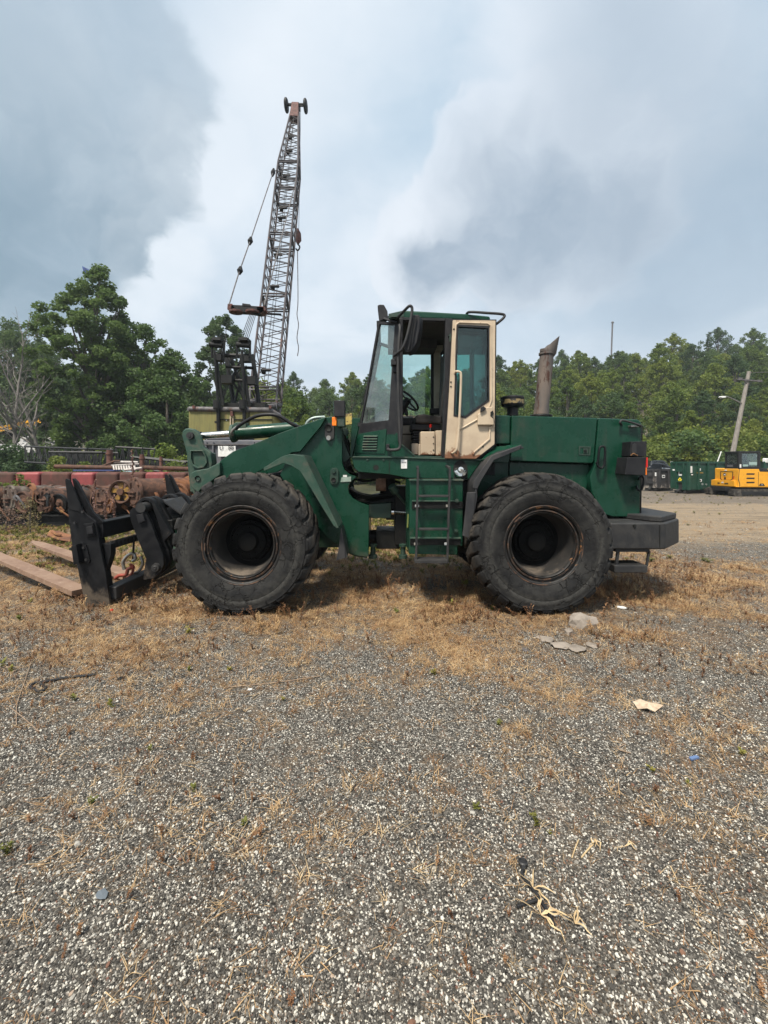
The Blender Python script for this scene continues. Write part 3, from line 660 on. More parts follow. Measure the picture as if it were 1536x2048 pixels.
# ---- fork carriage and forks
FC = bpy.data.objects.new('fork_carriage', None); scene.collection.objects.link(FC); FC.parent = LD; FC.location = -W[LD.name]; W[FC.name] = Vector((0, 0, 0))
FY = 5.3
PLT = [(135, 1018), (159, 1019), (191, 1043), (196, 1068), (203, 1110), (212, 1150), (220, 1213), (171, 1215), (163, 1175), (156, 1140), (145, 1099)]
p_ = pr(PLT, FY, FY + .035); far = lambda g, dy: ([v + Vector((0, dy, 0)) for v in g[0]], g[1])
part('end_plate', [p_], BLACK, FC, bevel=.004); part('end_plate', [far(p_, 2.45)], BLACK, FC, bevel=.004)
inner = pr([(150, 1030), (190, 1050), (206, 1130), (218, 1208), (176, 1208)], FY + .035, FY + .17)
part('end_post', [inner, pr([(206, 1088), (222, 1088), (222, 1110), (212, 1140)], FY + .06, FY + .16)], BLACK, FC, bevel=.005); part('end_post', [far(inner, 2.18)], BLACK, FC, bevel=.005)
HN = [(130, 960), (132, 957), (139, 960), (150, 985), (167, 1026), (137, 1018)]
HN2 = [(144, 957), (147, 957), (154, 964), (170, 995), (185, 1024), (206, 1044), (200, 1047), (170, 1026), (150, 985)]
for dy in (0, 2.4):
    part('backrest_horn', [far(pr(HN, FY - .01, FY + .012), dy), far(pr(HN2, FY + .06, FY + .10), dy)], BLACK, FC, bevel=.003)
xb = (197 - HX) / S * FY
zt = EYE + (HY - 1047) / S * FY; zb = EYE + (HY - 1078) / S * FY
part('top_beam', [box((xb - .09, FY + 1.28, (zt + zb) / 2), (.2, 2.42, zt - zb)), box((xb - .03, FY + 1.28, zt + .006), (.09, 2.42, .012))], BLACK, FC, bevel=.012)
zr = EYE + (HY - 1096) / S * FY
part('notched_rail', [box((xb + .03, FY + 1.28, zr), (.07, 2.42, .085))], DARK, FC, bevel=.006)
part('rail_notches', [box((xb + .072, FY + .12 + i * .085, zr + .012), (.02, .045, .075)) for i in range(28)], GREY, FC, bevel=.003, kind='stuff')
xl = (221 - HX) / S * FY; zl = EYE + (HY - 1190) / S * FY
part('bottom_beam', [box((xl - .05, FY + 1.28, zl), (.16, 2.42, .16))], GREY, FC, bevel=.015)
part('plate_lug', [pr([(167, 1048), (186, 1046), (189, 1071), (171, 1074)], FY - .03, FY + .0)], BLACK, FC, bevel=.004)
part('plate_lug', [pr([(172, 1054), (184, 1052), (186, 1067), (174, 1069)], FY - .05, FY - .028)], BLACKP, FC, bevel=.004)
part('stop_block', [pr([(142, 1093), (152, 1089), (158, 1126), (147, 1130)], FY - .10, FY + .02)], BLACK, FC, bevel=.004)
part('stop_plate', [pr([(160, 1092), (172, 1090), (180, 1122), (177, 1127), (166, 1126)], FY - .018, FY + .0)], BLACK, FC, bevel=.004)
for x, y in ((166, 1096), (171, 1120), (164, 1004 + 20), (148, 1046), (140, 1100 - 2)):
    part('bolt_head', [lathe([(0, 0), (.016, 0), (.016, .02)], P(x, y, FY - .034), 'Y', 6)], GREY, FC)
# hinge brackets joining the arms
HB = [(258, 1024), (264, 1018), (276, 1014), (288, 1019), (300, 1042), (312, 1075), (326, 1108), (328, 1128), (322, 1144), (305, 1158), (286, 1160), (288, 1140), (292, 1118), (276, 1080), (262, 1045)]
hb = pr(HB, 5.72, 5.78)
for k, dy in enumerate((0, .16, .92, 1.08)):
    part('hinge_plate', [far(hb, dy)], BLACK, FC, bevel=.006)
part('hinge_pin', [lathe([(0, 0), (.02, -.005), (.03, .005), (.05, .006), (.055, .05)], P(309, 1136, 5.67), 'Y', 18)], GREY, FC)
part('hinge_lug', [pr([(272, 1030), (285, 1027), (290, 1042), (277, 1047)], 5.68, 5.72)], BLACKP, FC, bevel=.004)
xs_ = P(282, 1018, 5.75)
part('cross_shaft', [tube([xs_ + Vector((.02, -.05, .02)), xs_ + Vector((.02, 1.3, .02))], .065, 20)], GREY, FC)
HK = []
for i in range(12):
    a_ = R(200 - i * 17); HK.append((math.cos(a_), math.sin(a_)))
for y0 in (5.83, 5.98, 6.45, 6.75):
    c_ = Vector((xs_.x + .02, y0, xs_.z + .02))
    pts = [c_ + Vector((.13 * x, 0, .13 * z)) for x, z in HK] + [c_ + Vector((.34, 0, -.36)), c_ + Vector((.24, 0, -.46))] + [c_ + Vector((.085 * x, 0, .085 * z)) for x, z in reversed(HK)]
    part('shaft_hook', [prism(pts, (0, .09, 0))], BLACK, FC, bevel=.008)
part('web_plate', [prism([xs_ + Vector(v) for v in ((.05, .5, .09), (.16, .3, .07), (.36, .36, -.10), (.25, .85, -.02), (.12, .9, .1))], (0, 0, -.02))], GREY, FC)
part('web_box', [bx(296, 1040, 345, 1120, 5.95, 6.7)], DARK, FC, bevel=.01)
part('quick_hitch', [pr([(318, 1060), (352, 1058), (362, 1120), (340, 1140), (322, 1120)], 5.98, 6.62)], GREEN, FC, bevel=.01)
# shackle with red hook hanging from rail
sc_ = P(262, 1125, 6.0)
part('shackle', [tube(smooth_path([sc_ + Vector((x, y, z)) for x, y, z in ((-.09, 0, -.10), (-.11, 0, .0), (-.05, 0, .09), (.03, 0, .12), (.06, 0, .05), (.02, 0, .02))]), .022, 10)], STEEL, FC)
part('shackle', [tube(smooth_path([sc_ + Vector((x, y, z)) for x, y, z in ((.12, .02, .08), (.15, .02, -.02), (.10, .02, -.12), (.04, .02, -.15))]), .02, 10)], STEEL, FC)
REDH = mat('red_orange_paint', (.28, .04, .02), (.16, .05, .035), 10, .6)
part('chain_hook', [tube(smooth_path([sc_ + Vector((x, -.03, z)) for x, z in ((.06, -.06), (-.02, -.08), (-.05, -.16), (-.14, -.17), (-.20, -.21))]), .024, 10), tube(smooth_path([sc_ + Vector((x, -.03, z)) for x, z in ((-.0, -.02), (.05, -.05), (.03, -.14), (-.04, -.2))]), .018, 8)], REDH, FC)
part('lifting_strap', [tube([P(268, 1078, 6.0), P(266, 1118, 6.0)], .014, 8)], BLACKP, FC)
# fork tines : worn brown steel, skewed towards the back left
TINE = mat('worn_brown_tine', (.24, .155, .105), (.18, .11, .075), 3, .6, .75, c3=(.30, .21, .155), s3=7, lo3=.52, hi3=.7, bump=.002, bscale=25, stretch=(1, 1, 1))
dv = Vector((-.861, .505, .067)).normalized(); sdv = dv.cross(Vector((0, 0, 1))).normalized(); upv = sdv.cross(dv)
if upv.z < 0: upv = -upv
def tine(origin, ln):
    o_ = Vector(origin); V = []; F = []
    st = [(0, .10, .07), (ln * .5, .10, .065), (ln * .86, .095, .04), (ln * .95, .068, .025), (ln * .99, .036, .012), (ln, .008, .006)]
    for t_, hw, th in st:
        for a_, b_ in ((-1, -1), (1, -1), (1, 0), (-1, 0)):
            V.append(o_ + dv * t_ + sdv * a_ * hw + upv * (b_ * th))
    for i in range(len(st) - 1):
        for j in range(4): F.append((i * 4 + j, i * 4 + (j + 1) % 4, (i + 1) * 4 + (j + 1) % 4, (i + 1) * 4 + j))
    F += [(3, 2, 1, 0), tuple(range(len(st) * 4 - 4, len(st) * 4))]
    return V, F
part('fork_tine', [tine((-3.90, 5.62, .12), 3.1)], TINE, FC, bevel=.006)
part('fork_tine', [tine((-3.75, 6.45, .11), 3.15)], TINE, FC, bevel=.006)
# ---- rear frame, deck, cab
part('rear_frame', [bx(822, 962, 1010, 1105, 5.85, 6.75), bx(1010, 960, 1240, 1060, 5.85, 6.75), bx(790, 975, 822, 1090, 5.95, 6.65)], DARK, bevel=.01)
part('dark_fill_block', [pr([(700, 974), (712, 986), (740, 992), (800, 980), (812, 975), (812, 1006), (740, 1008), (712, 996)], 6.15, 6.5)], DARK, bevel=.01)  # added dark block that fills out the dark mass under the hoses
part('centre_hitch', [bx(752, 1062, 800, 1098, 6.05, 6.55), tube([P(775, 950, 6.3), P(775, 1035, 6.3)], .11, 16), tube([P(720, 1075, 6.3), P(812, 1070, 6.3)], .10, 14), bx(716, 936, 830, 958, 5.9, 6.7), bx(772, 1005, 800, 1040, 6.0, 6.2)], DARK, bevel=.01)
for x in (743, 803):
    part('hitch_bolt', [lathe([(0, .09), (.055, .08), (.055, .05), (.035, .045), (.035, -.06), (.06, -.065), (.06, -.11), (0, -.11)], P(x + 3, 1100, 5.95), 'Z', 12)], GREEND)
part('steering_rod', [tube([P(786, 1024, 5.95), P(816, 1026, 5.8)], .024, 12), tube([P(783, 1024, 5.95), P(788, 1024, 5.95)], .04, 12)], CHROME)
part('filler_cap', [tube([P(783, 972, 5.7), P(791, 984, 5.74)], .055, 16), tube([P(791, 984, 5.74), P(812, 1008, 5.85)], .022, 10)], GREEND)
part('filter_housing', [tube([P(752, 966, 6.0), P(772, 966, 6.0)], .11, 16), bx(756, 956, 772, 962, 5.9, 6.0)], mat('brown_grime', (.13, .075, .05), (.22, .13, .09), 14, .8, bump=.01), bevel=.006)
DK = [(704, 915), (800, 916), (965, 921), (950, 940), (938, 958), (815, 956), (778, 949), (717, 944), (708, 935)]
part('deck_side', [pr(DK, 5.55, 5.72)], GREEN, bevel=.008)
part('deck_edge', [pr([(706, 912.5), (800, 913), (964, 918), (964, 921), (800, 916), (704, 915)], 5.53, 5.9)], GREENW, bevel=.002)
part('deck', [pr([(708, 918), (965, 922), (990, 922), (990, 950), (717, 942)], 5.75, 6.85)], DARK)
part('deck_seam', [bx(778, 919, 779.2, 948, 5.545, 5.56)], DARK)
for x, y in ((735, 920), (767, 920)): part('rivet', [lathe([(0, 0), (.014, .004), (.016, .014)], P(x, y, 5.537), 'Y', 10)], GREEND)
part('deck_hole', [lathe([(0, 0), (.035, 0)], P(752, 935, 5.546), 'Y', 16)], DARK)
st_ = part('warning_sticker', [bx(802, 919, 814, 937, 5.542, 5.549)], WHITE)
text('sticker_lettering', 'NOTES', P(808, 925, 5.540), .019, INK, st_); text('sticker_lettering', '- - -\n- - - -', P(808, 930.5, 5.540), .011, INK, st_)
# recess with silver tank cap
rc = [P(921 + 14.5 * math.cos(a), 939 + 18.5 * math.sin(a), 5.543) for a in np.linspace(0, 2 * math.pi, 22)[:-1]]
part('tank_recess', [prism(rc, (0, .004, 0)), bx(908, 940, 935, 957, 5.542, 5.548)], mat('recess_black', (.004, .004, .004), None, 3, .8))
tcp = part('tank_cap', [xf(lathe([(0, 0), (.032, 0), (.04, .008), (.042, .03), (.052, .035), (.075, .05), (.078, .08)], (0, 0, 0), 'Y', 24), Matrix.Translation(P(922, 938, 5.48)) @ Matrix.Rotation(R(-35), 4, 'X'))], CHROME)
part('lock_tab', [bx(921, 938, 926, 946, 5.45, 5.47)], STEEL, tcp, bevel=.003)
# tank / battery box with ladder
BXP = [(813, 957), (820, 960), (926, 961), (925, 1091), (915, 1091), (915, 1110), (818, 1108), (812, 1091)]
tk = part('tank_box', [prism([P(820, 960, 5.35), P(926, 961, 5.35), P(925, 1092, 5.35), P(915, 1092, 5.35), P(915, 1110, 5.35), P(818, 1108, 5.35)], (0, .5, 0)),
                      prism([P(820, 960, 5.35), P(818, 1108, 5.35), P(812, 1090, 5.62), P(811, 958, 5.62)], (.02, .1, 0))], GREEN, bevel=.008)
part('box_rim', [bx(819, 958.5, 927, 962, 5.32, 5.5)], GREENW, tk, bevel=.003)
part('box_slot', [bx(824, 1003, 925, 1017, 5.335, 5.352)], DARK, tk); part('box_slot', [bx(820, 1077, 921, 1090, 5.335, 5.352)], DARK, tk)
part('slot_lip', [bx(824, 1001, 914, 1003.5, 5.31, 5.355)], GREENW, tk, bevel=.002); part('slot_lip', [bx(820, 1075, 922, 1078, 5.31, 5.355)], GREENW, tk, bevel=.002)
for x, y in ((913.5, 1002), (911.5, 1062)): part('box_bolt', [lathe([(0, -.03), (.012, -.03), (.014, -.012), (.026, -.01), (.028, .0)], P(x, y, 5.33), 'Y', 14)], GREEND, tk)
part('yellow_decal', [prism([P(815.5, 1028, 5.46), P(818, 1028, 5.40), P(816.5, 1055, 5.40), P(814, 1055, 5.46)], (-.004, -.004, 0))], mat('faded_decal', (.22, .24, .07), (.15, .2, .06), 30, .6), tk)
ld = part('ladder_rail', [bar(P(836, 934, 5.2), P(832, 1124, 5.2), .026, .035), bar(P(835, 934, 5.2), P(835, 936, 5.52), .03, .03)], GREY, bevel=.004)
part('ladder_rail', [bar(P(900, 936, 5.2), P(894.5, 1125, 5.2), .026, .035), bar(P(899, 936, 5.2), P(893, 932, 5.52), .03, .03)], GREY, bevel=.004)
for y in (992, 1058): part('ladder_rung', [bar(P(837, y, 5.2), P(896, y, 5.2), .026, .06, up=(0, 1, 0))], GREY, bevel=.004)
part('ladder_step', [bx(829.5, 1120, 895.5, 1127, 5.16, 5.34)], GREY, bevel=.005)
for x, y in ((834, 1012), (896, 1012), (832, 1088), (893, 1088)): part('ladder_clip', [bar(P(x, y, 5.2), P(x, y, 5.36), .03, .05)], STEEL, bevel=.003)
# ---- rear fender (rubber) + green step behind it
nearp = [(1044, 892), (1008, 902), (984, 914), (966, 940), (951, 962), (949, 975), (950, 990), (941, 1040), (937, 1079)]
V = []; F = []
for i, (x, y) in enumerate(nearp):
    p0 = P(x, y, 5.14); V += [p0, p0 + Vector((0, .50, 0)), p0 + Vector((.03, 0, -.025)), p0 + Vector((.03, .50, -.025))]
    if i:
        b = 4 * i; a_ = b - 4
        F += [(a_, a_ + 1, b + 1, b), (a_ + 2, b + 2, b + 3, a_ + 3), (a_, b, b + 2, a_ + 2), (a_ + 1, a_ + 3, b + 3, b + 1)]
F += [(0, 2, 3, 1), (len(V) - 4, len(V) - 3, len(V) - 1, len(V) - 2)]
part('rear_fender', [(V, F)], RUBBERF, ang=30, bevel=.006)
part('fender_flange', [prism([P(x, y, 5.13) for x, y in [(1044, 889), (984, 911), (964, 938), (948, 961), (946, 976), (955, 978), (962, 962), (988, 920), (1040, 899)]], (0, .035, 0))], RUBBERF, bevel=.006)
part('fender_flange', [prism([P(x, y, 5.13) for x, y in [(934, 985), (952, 984), (949, 1020), (941, 1078), (919 + 6, 1072), (929, 1040)]], (0, .03, 0))], RUBBERF, bevel=.008)
part('fender_deck', [pr([(952, 919), (986, 904), (1016, 890), (1022, 890), (1018, 925), (964, 925)], 5.66, 5.74), prism([P(962, 919, 5.45), P(988, 893, 5.62), P(1042, 889, 5.62), P(1042, 892, 5.40), P(985, 914, 5.40)], (0, .02, -.03))], GREEN, bevel=.006)
# ---- engine hood
hd0 = part('hood', [pr([(991, 830), (1021, 831), (1020, 888), (991, 888)], 5.72, 6.88)], GREEN, bevel=.016, seg=3)
part('hood_door', [pr([(1023.4, 831), (1195.2, 836), (1188, 922), (1184, 927), (1020, 922), (1021.5, 890)], 5.705, 6.895)], GREEN, bevel=.014, seg=3)
part('rear_body', [pr([(1197.4, 836), (1276, 839), (1282, 843), (1284, 850), (1280, 1034), (1226, 1034), (1206, 1028), (1183, 985), (1180, 952), (1190, 928)], 5.70, 6.90)], GREEN, bevel=.016, seg=3)
part('lower_panel', [pr([(1019, 924.5), (1178, 929), (1172, 990), (1019, 990)], 5.80, 6.8)], GREEN, bevel=.006)
part('lower_panel', [pr([(960, 925), (1017, 924), (1017, 1000), (955, 1000)], 5.83, 6.77)], GREEN, bevel=.006)
part('inner_body', [pr([(1000, 840), (1270, 846), (1268, 1030), (1000, 1000)], 5.86, 6.74)], DARK)
part('brace_bar', [bar(P(966, 960, 5.79), P(1000, 975, 5.79), .008, .01)], GREENW)
part('rear_grille', [prism([P(1283, 850, 5.75), P(1285.5, 852, 5.75), P(1282.5, 1030, 5.75), P(1280, 1030, 5.75)], (0, 1.1, 0))], DARK)
part('hood_latch', [ring([P(x, y, 5.697) for x, y in ((1158, 892), (1182, 893), (1181, 911), (1157, 910))], [P(x, y, 5.697) for x, y in ((1161, 895), (1179, 896), (1178, 908), (1160, 907))], (0, .008, 0)), bx(1167, 897, 1177, 907, 5.692, 5.704)], GREEND, bevel=.002)
part('latch_pin', [lathe([(0, 0), (.018, 0), (.02, .01)], P(1171, 902, 5.685), 'Y', 12)], DARK)
def handle(pts, r, m, parent=None, name='grab_handle'): return part(name, [tube(smooth_path(pts, 5), r, 10)], m, parent)
handle([P(1196, 928, 5.70), P(1193, 926, 5.62), P(1196, 922, 5.60), P(1199, 897, 5.60), P(1205, 893, 5.60), P(1210, 897, 5.60), P(1209, 925, 5.60), P(1204, 936, 5.60), P(1196, 932, 5.60), P(1195, 926, 5.60)], .014, BLACK)
handle([P(1278, 958, 5.72), P(1278, 957, 5.62), P(1283, 952, 5.62), P(1287, 958, 5.62), P(1285, 975, 5.62), P(1280, 981, 5.62), P(1274, 977, 5.62), P(1274, 972, 5.72)], .013, BLACK)
handle([P(1243, 849, 5.70), P(1240, 846, 5.62), P(1243, 841, 5.62), P(1252, 842, 5.62), P(1270, 847, 5.62), P(1281, 851, 5.62), P(1281, 852, 5.70)], .014, GREY)
part('handle_bracket', [bx(1262, 850, 1279, 854, 5.63, 5.71)], STEEL, bevel=.004)
part('panel_bolt', [lathe([(0, 0), (.012, 0), (.014, .01)], P(1270, 1001, 5.69), 'Y', 8)], GREEND)
tl = part('tail_lamp_box', [pr([(1262, 883), (1294, 882.6), (1293, 913), (1260, 912)], 5.50, 5.72), pr([(1255, 914.5), (1292.5, 914), (1291, 951), (1250, 949)], 5.46, 5.72)], BLACKP, bevel=.006)
part('work_lamp', [prism([P(x, y, 5.485) for x, y in ((1265, 890), (1270, 886), (1273, 888), (1273, 906), (1264, 906))], (0, .02, 0))], GREY, tl); part('wire_tangle', [tube(smooth_path([P(1262, 911, 5.47), P(1267, 907, 5.45), P(1272, 910, 5.46), P(1275, 911, 5.48)]), .008, 6)], mat('brown_wire', (.2, .1, .04), None, 3, .7), tl)
part('tail_lens', [bx(1292.6, 915, 1296, 935, 5.53, 5.70)], RED, tl, bevel=.004); part('indicator_lens', [bx(1291.3, 935.6, 1294, 950, 5.53, 5.70)], ORANGE, tl, bevel=.004)
# exhaust + pre-cleaner
ex = part('exhaust_pipe', [tube([P(1082, 832, 6.3), P(1083.5, 812, 6.3), P(1094, 706, 6.3)], [.108, .100, .096], 28)], RUSTP)
tp = []
b0 = P(1094, 706, 6.3)
pth = [b0 + Vector((0, 0, -.02)), b0 + Vector((.015, 0, .02)), b0 + Vector((.045, 0, .12))]
g = tube(pth, [.105, .118, .112], 28, caps=False)
cut = []
for v in g[0]:     # mitred mouth
    vv = Vector(v); rel = vv - b0
    if rel.z > .06: vv.z = b0.z + .03 + max(0, (rel.x + .07)) * .95; vv.x += .02 * (rel.x > .05)
    cut.append(vv)
part('exhaust_tip', [(cut, g[1])], RUSTP, ex)
part('exhaust_clamp', [lathe([(.100, 0), (.113, .004), (.113, .03), (.100, .034)], b0 + Vector((-.002, 0, -.03)), 'Z', 28)], RUSTP, ex)
part('exhaust_collar', [lathe([(.16, 0), (.155, .02), (.11, .03)], P(1082, 833, 6.3), 'Z', 28)], DARK, ex)
pc = part('pre_cleaner', [lathe([(.075, 0), (.075, .10), (.10, .115), (.14, .125), (.15, .14), (.158, .22), (.160, .225), (.160, .25), (.150, .262), (.05, .27), (0, .27)], P(1025, 831, 6.15), 'Z', 32)], BLACKP, ang=30)
part('cleaner_decal', [lathe([(.1585, .155), (.1615, .215)], P(1025, 831, 6.15), 'Z', 32)], mat('tan_decal', (.25, .19, .09), (.03, .03, .03), 9, .6, lo=.48, hi=.52), pc)
# ---- counterweight and rear step
cx0, cx1, cx2 = (1221 - HX) / S * 5.3, (1331 - HX) / S * 5.3, 3.87
zt_, zb_ = EYE + (HY - 1046) / S * 5.3, EYE + (HY - 1099) / S * 5.3
plan = [(cx0, 5.3), (cx1, 5.3), (cx2, 5.74), (cx2, 6.86), (cx1, 7.3), (cx0, 7.3)]
cw = part('counterweight', [prism([(x, y, zb_) for x, y in plan], (0, 0, zt_ - zb_))], GREY, bevel=.022, seg=3)
part('counterweight_top', [prism([(x, y, zt_ + .002) for x, y in ((3.05, 5.95), (3.30, 5.42), (cx1 - .02, 5.34), (cx2 - .02, 5.76), (cx2 - .02, 6.85), (cx1, 7.25), (3.05, 6.9))], (0, 0, .07))], GREY, cw, bevel=.015)
part('cast_seam', [box((cx1 - .07, 5.298, (zt_ + zb_) / 2), (.006, .008, zt_ - zb_ - .05))], DARK, cw); part('lifting_bolt', [lathe([(0, 0), (.018, 0), (.02, .012)], P(1270, 1052, 5.285), 'Y', 12)], DARK, cw)
part('tow_eye', [tube([P(1284, 1034, 5.7), P(1297, 1034, 5.7)], .02, 8)], DARK, cw)
sp = part('step_bracket', [bx(1231, 1096, 1300, 1104, 5.33, 5.5)], GREY, bevel=.005)
for yy in (5.36, 5.6):
    part('step_hanger', [bar(P(1236, 1102, yy), P(1232, 1132, yy), .03, .03)], GREY, sp); part('step_hanger', [bar(P(1298, 1102, yy), P(1293, 1132, yy), .02, .03)], GREY, sp)
part('step_tread', [bx(1229, 1131, 1296, 1146, 5.3, 5.62)], GREY, sp, bevel=.012)

# ================================================================== CAB
CB = bpy.data.objects.new('cab', None); scene.collection.objects.link(CB); CB.parent = LD; CB.location = -W[LD.name]; W[CB.name] = Vector((0, 0, 0))
YN, YF = 5.65, 6.95
def Ych(px): return 5.751 / (1 + .54 * (px - 768) / 875)
def cp(px, py): return P(px, py, Ych(px))
nin = Vector((.475, .88, 0))                                   # into the cab, square to the chamfer
def chs(pts, t, off=0): return prism([cp(x, y) + nin * off for x, y in pts], nin * t)
def chr_(o, i, t, off=0): return ring([cp(x, y) + nin * off for x, y in o], [cp(x, y) + nin * off for x, y in i], nin * t)
BLK = BLACKP
for mir in (False, True):
    mm = (lambda g: mirY(g)) if mir else (lambda g: g)
    part('corner_frame', [mm(chr_([(756, 643), (798, 644), (797, 870), (716, 870)], [(759, 648), (789, 650), (777, 840), (723, 847)], .05))], BLK, CB, bevel=.005)
    part('corner_pane', [mm(chs([(758, 647), (790, 649), (778, 842), (721, 849)], .006, .02))], GLASS if mir else GLASSC, CB)
    lp = part('louvre_panel', [mm(chs([(715, 868), (797, 868), (797, 914), (706, 914)], .04))], GREEN, CB, bevel=.004)
    part('panel_door', [mm(chs([(719, 868), (774, 858), (770, 908), (711, 906)], .012, -.012))], GREEN, CB, bevel=.004)
    if not mir:
        for i in range(6):
            yy = 871 + i * 5.3; xa = 728.5 - i * .55; xb_ = 756.5 - i * .3
            part('louvre', [prism([cp(xa, yy) + nin * -.014, cp(xb_, yy) + nin * -.014, cp(xb_, yy + 2.6) + nin * -.034, cp(xa, yy + 2.6) + nin * -.034], nin * .02)], GREENW, CB, bevel=.002)
            part('louvre_slot', [chs([(xa, yy + 2.8), (xb_, yy + 2.8), (xb_, yy + 4.6), (xa, yy + 4.6)], .003, -.0155)], DARK, CB)
part('side_sill', [pr([(791, 866), (798, 866), (799, 886), (803, 889), (827, 910), (827, 914), (791, 914)], YN - .01, YN + .03)], GREEN, CB, bevel=.003)
part('sill_trim', [bar(P(799, 885, YN - .015), P(829, 911, YN - .015), .012, .03), bar(P(829, 912, YN - .02), P(890, 914, YN - .02), .012, .05)], GREENW, CB)
part('front_pillar', [pr([(798, 636), (806, 636), (806, 700), (806, 860), (804, 889), (796, 885), (795, 866)], YN - .02, YN + .05)], BLK, CB, bevel=.008)
part('centre_pillar', [pr([(891, 636), (904, 637), (897, 800), (890, 915), (883, 914), (888, 800)], YN - .05, YN + .05)], BLK, CB, bevel=.006)
part('header_rail', [pr([(798, 634), (905, 637), (905, 642), (798, 640)], YN - .01, YN + .06)], BLK, CB, bevel=.004)
part('rear_side_frame', [ring([P(x, y, YN) for x, y in ((897, 638), (990, 640), (990, 912), (889, 914))], [P(x, y, YN) for x, y in ((907, 652), (979, 654), (979, 836), (900, 836))], (0, .05, 0))], BLK, CB, bevel=.004)
part('rear_side_pane', [pr([(906, 651), (980, 653), (980, 838), (899, 838)], YN + .02, YN + .026)], GLASSD, CB)
part('rear_side_skin', [pr([(889, 840), (990, 840), (990, 918), (889, 918)], YN + .05, YN + .08)], GREEN, CB)
roofp = [P(777, 629, YN), P(790, 624, YN), P(808, 620, YN), P(932, 627, YN), P(981, 632, YN), P(981, 642, YN), P(840, 637, YN), P(777, 637, YN)]
part('roof', [prism(roofp, (0, YF - YN, 0))], GREEN, CB, bevel=.03, seg=3)
zc = EYE + (HY - 640) / S * YN
def cx(px, Y=YN): return (px - HX) / S * Y
part('ceiling', [box(((cx(775) + cx(985)) / 2, 6.3, zc - .01), (cx(985) - cx(775) - .04, 1.24, .03)), box((cx(850), 6.62, zc - .09), (.5, .4, .12))], HEADL, CB, bevel=.01)
part('floor', [box(((cx(715) + cx(985)) / 2, 6.32, 1.80), (cx(985) - cx(715), 1.2, .05))], BLK, CB)
# far side
z = lambda py: EYE + (HY - py) / S * YF
part('far_header', [bx(776, 668, 970, 708, YF - .05, YF)], HEADL, CB)
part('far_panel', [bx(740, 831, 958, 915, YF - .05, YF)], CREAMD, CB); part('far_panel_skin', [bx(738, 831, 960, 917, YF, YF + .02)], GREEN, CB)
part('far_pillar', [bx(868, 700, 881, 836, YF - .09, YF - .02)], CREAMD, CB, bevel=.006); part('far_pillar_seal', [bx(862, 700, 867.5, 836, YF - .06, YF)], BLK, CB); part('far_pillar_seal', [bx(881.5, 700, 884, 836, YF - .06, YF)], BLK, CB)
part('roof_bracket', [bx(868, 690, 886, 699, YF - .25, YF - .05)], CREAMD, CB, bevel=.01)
part('far_pane', [bx(795, 706, 863, 833, YF - .02, YF - .014)], GLASS, CB); part('far_rear_pane', [bx(884, 706, 952, 833, YF - .02, YF - .014)], GLASS, CB)
part('far_pillar', [bx(952, 690, 962, 836, YF - .06, YF)], BLK, CB); part('far_pillar', [bx(789, 690, 797, 870, YF - .05, YF)], BLK, CB)
# rear wall
xr = cx(984)
part('rear_wall', [ring([(xr, YN + .05, 1.82), (xr, YF - .02, 1.82), (xr, YF - .02, 3.58), (xr, YN + .05, 3.58)], [(xr, YN + .2, 2.5), (xr, YF - .2, 2.5), (xr, YF - .2, 3.45), (xr, YN + .2, 3.45)], (-.04, 0, 0))], HEADL, CB)
part('rear_pane', [box((xr - .02, 6.3, 2.97), (.006, .9, .97))], GLASS, CB)
# windscreen
def fr(px, py): p0 = cp(px, py); return p0, Vector((p0.x, 12.6 - p0.y, p0.z))
w0, w1 = fr(757, 646); w2, w3 = fr(719, 849)
part('windscreen', [prism([w0, w1, w3, w2], (.006, 0, 0))], GLASS, CB)
w4, w5 = fr(706.5, 912)
part('front_panel', [prism([w2, w3, w5, w4], (.03, 0, .01))], GREEN, CB)
part('screen_frame', [bar(w0, w1, .06, .05), bar(w2, w3, .05, .05)], BLK, CB)
part('wiper', [bar(P(735, 770, 6.02), P(716, 838, 6.05), .012, .012), bar(P(745, 760, 6.05), P(731, 775, 6.0), .01, .01)], BLK, CB)
# interior
part('dashboard', [bx(770, 832, 826, 848, 6.45, 6.85), pr([(728, 848), (762, 820), (786, 836), (790, 860), (735, 870)], 6.15, 6.75)], mat('grey_dashboard', (.20, .21, .21), (.15, .15, .15), 8, .7), CB, bevel=.012)
part('paper_sheet', [prism([cp(740, 842) + nin * .2, cp(768, 832) + nin * .35, cp(772, 838) + nin * .2, cp(746, 846) + nin * .12], (0, 0, .003))], mat('pale_paper', (.55, .75, .70), None, 3, .7), CB)
part('switch_panel', [bx(797, 836, 830, 849, 6.4, 6.5)], BLK, CB)
for i in range(6): part('switch', [bx(800 + i * 4.5, 841, 802.5 + i * 4.5, 844, 6.385, 6.4)], GREY, CB)
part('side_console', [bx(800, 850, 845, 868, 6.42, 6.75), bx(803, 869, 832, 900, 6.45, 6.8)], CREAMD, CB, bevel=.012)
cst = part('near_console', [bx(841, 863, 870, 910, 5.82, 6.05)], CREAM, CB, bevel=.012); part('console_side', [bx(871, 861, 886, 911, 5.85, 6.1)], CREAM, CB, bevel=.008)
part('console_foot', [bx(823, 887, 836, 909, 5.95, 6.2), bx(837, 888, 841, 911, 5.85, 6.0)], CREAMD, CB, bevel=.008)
for y in (874, 887, 900): part('console_rivet', [lathe([(0, 0), (.008, .001), (.009, .006)], P(867, y, 5.812), 'Y', 8)], DARK, CB)
part('lever', [tube([P(860, 863, 5.95), P(861, 854, 5.95)], .005, 8)], STEEL, CB); part('lever_knob', [lathe([(0, .05), (.018, .04), (.014, 0), (0, 0)], P(861, 855, 5.95), 'Z', 12)], RED, CB)
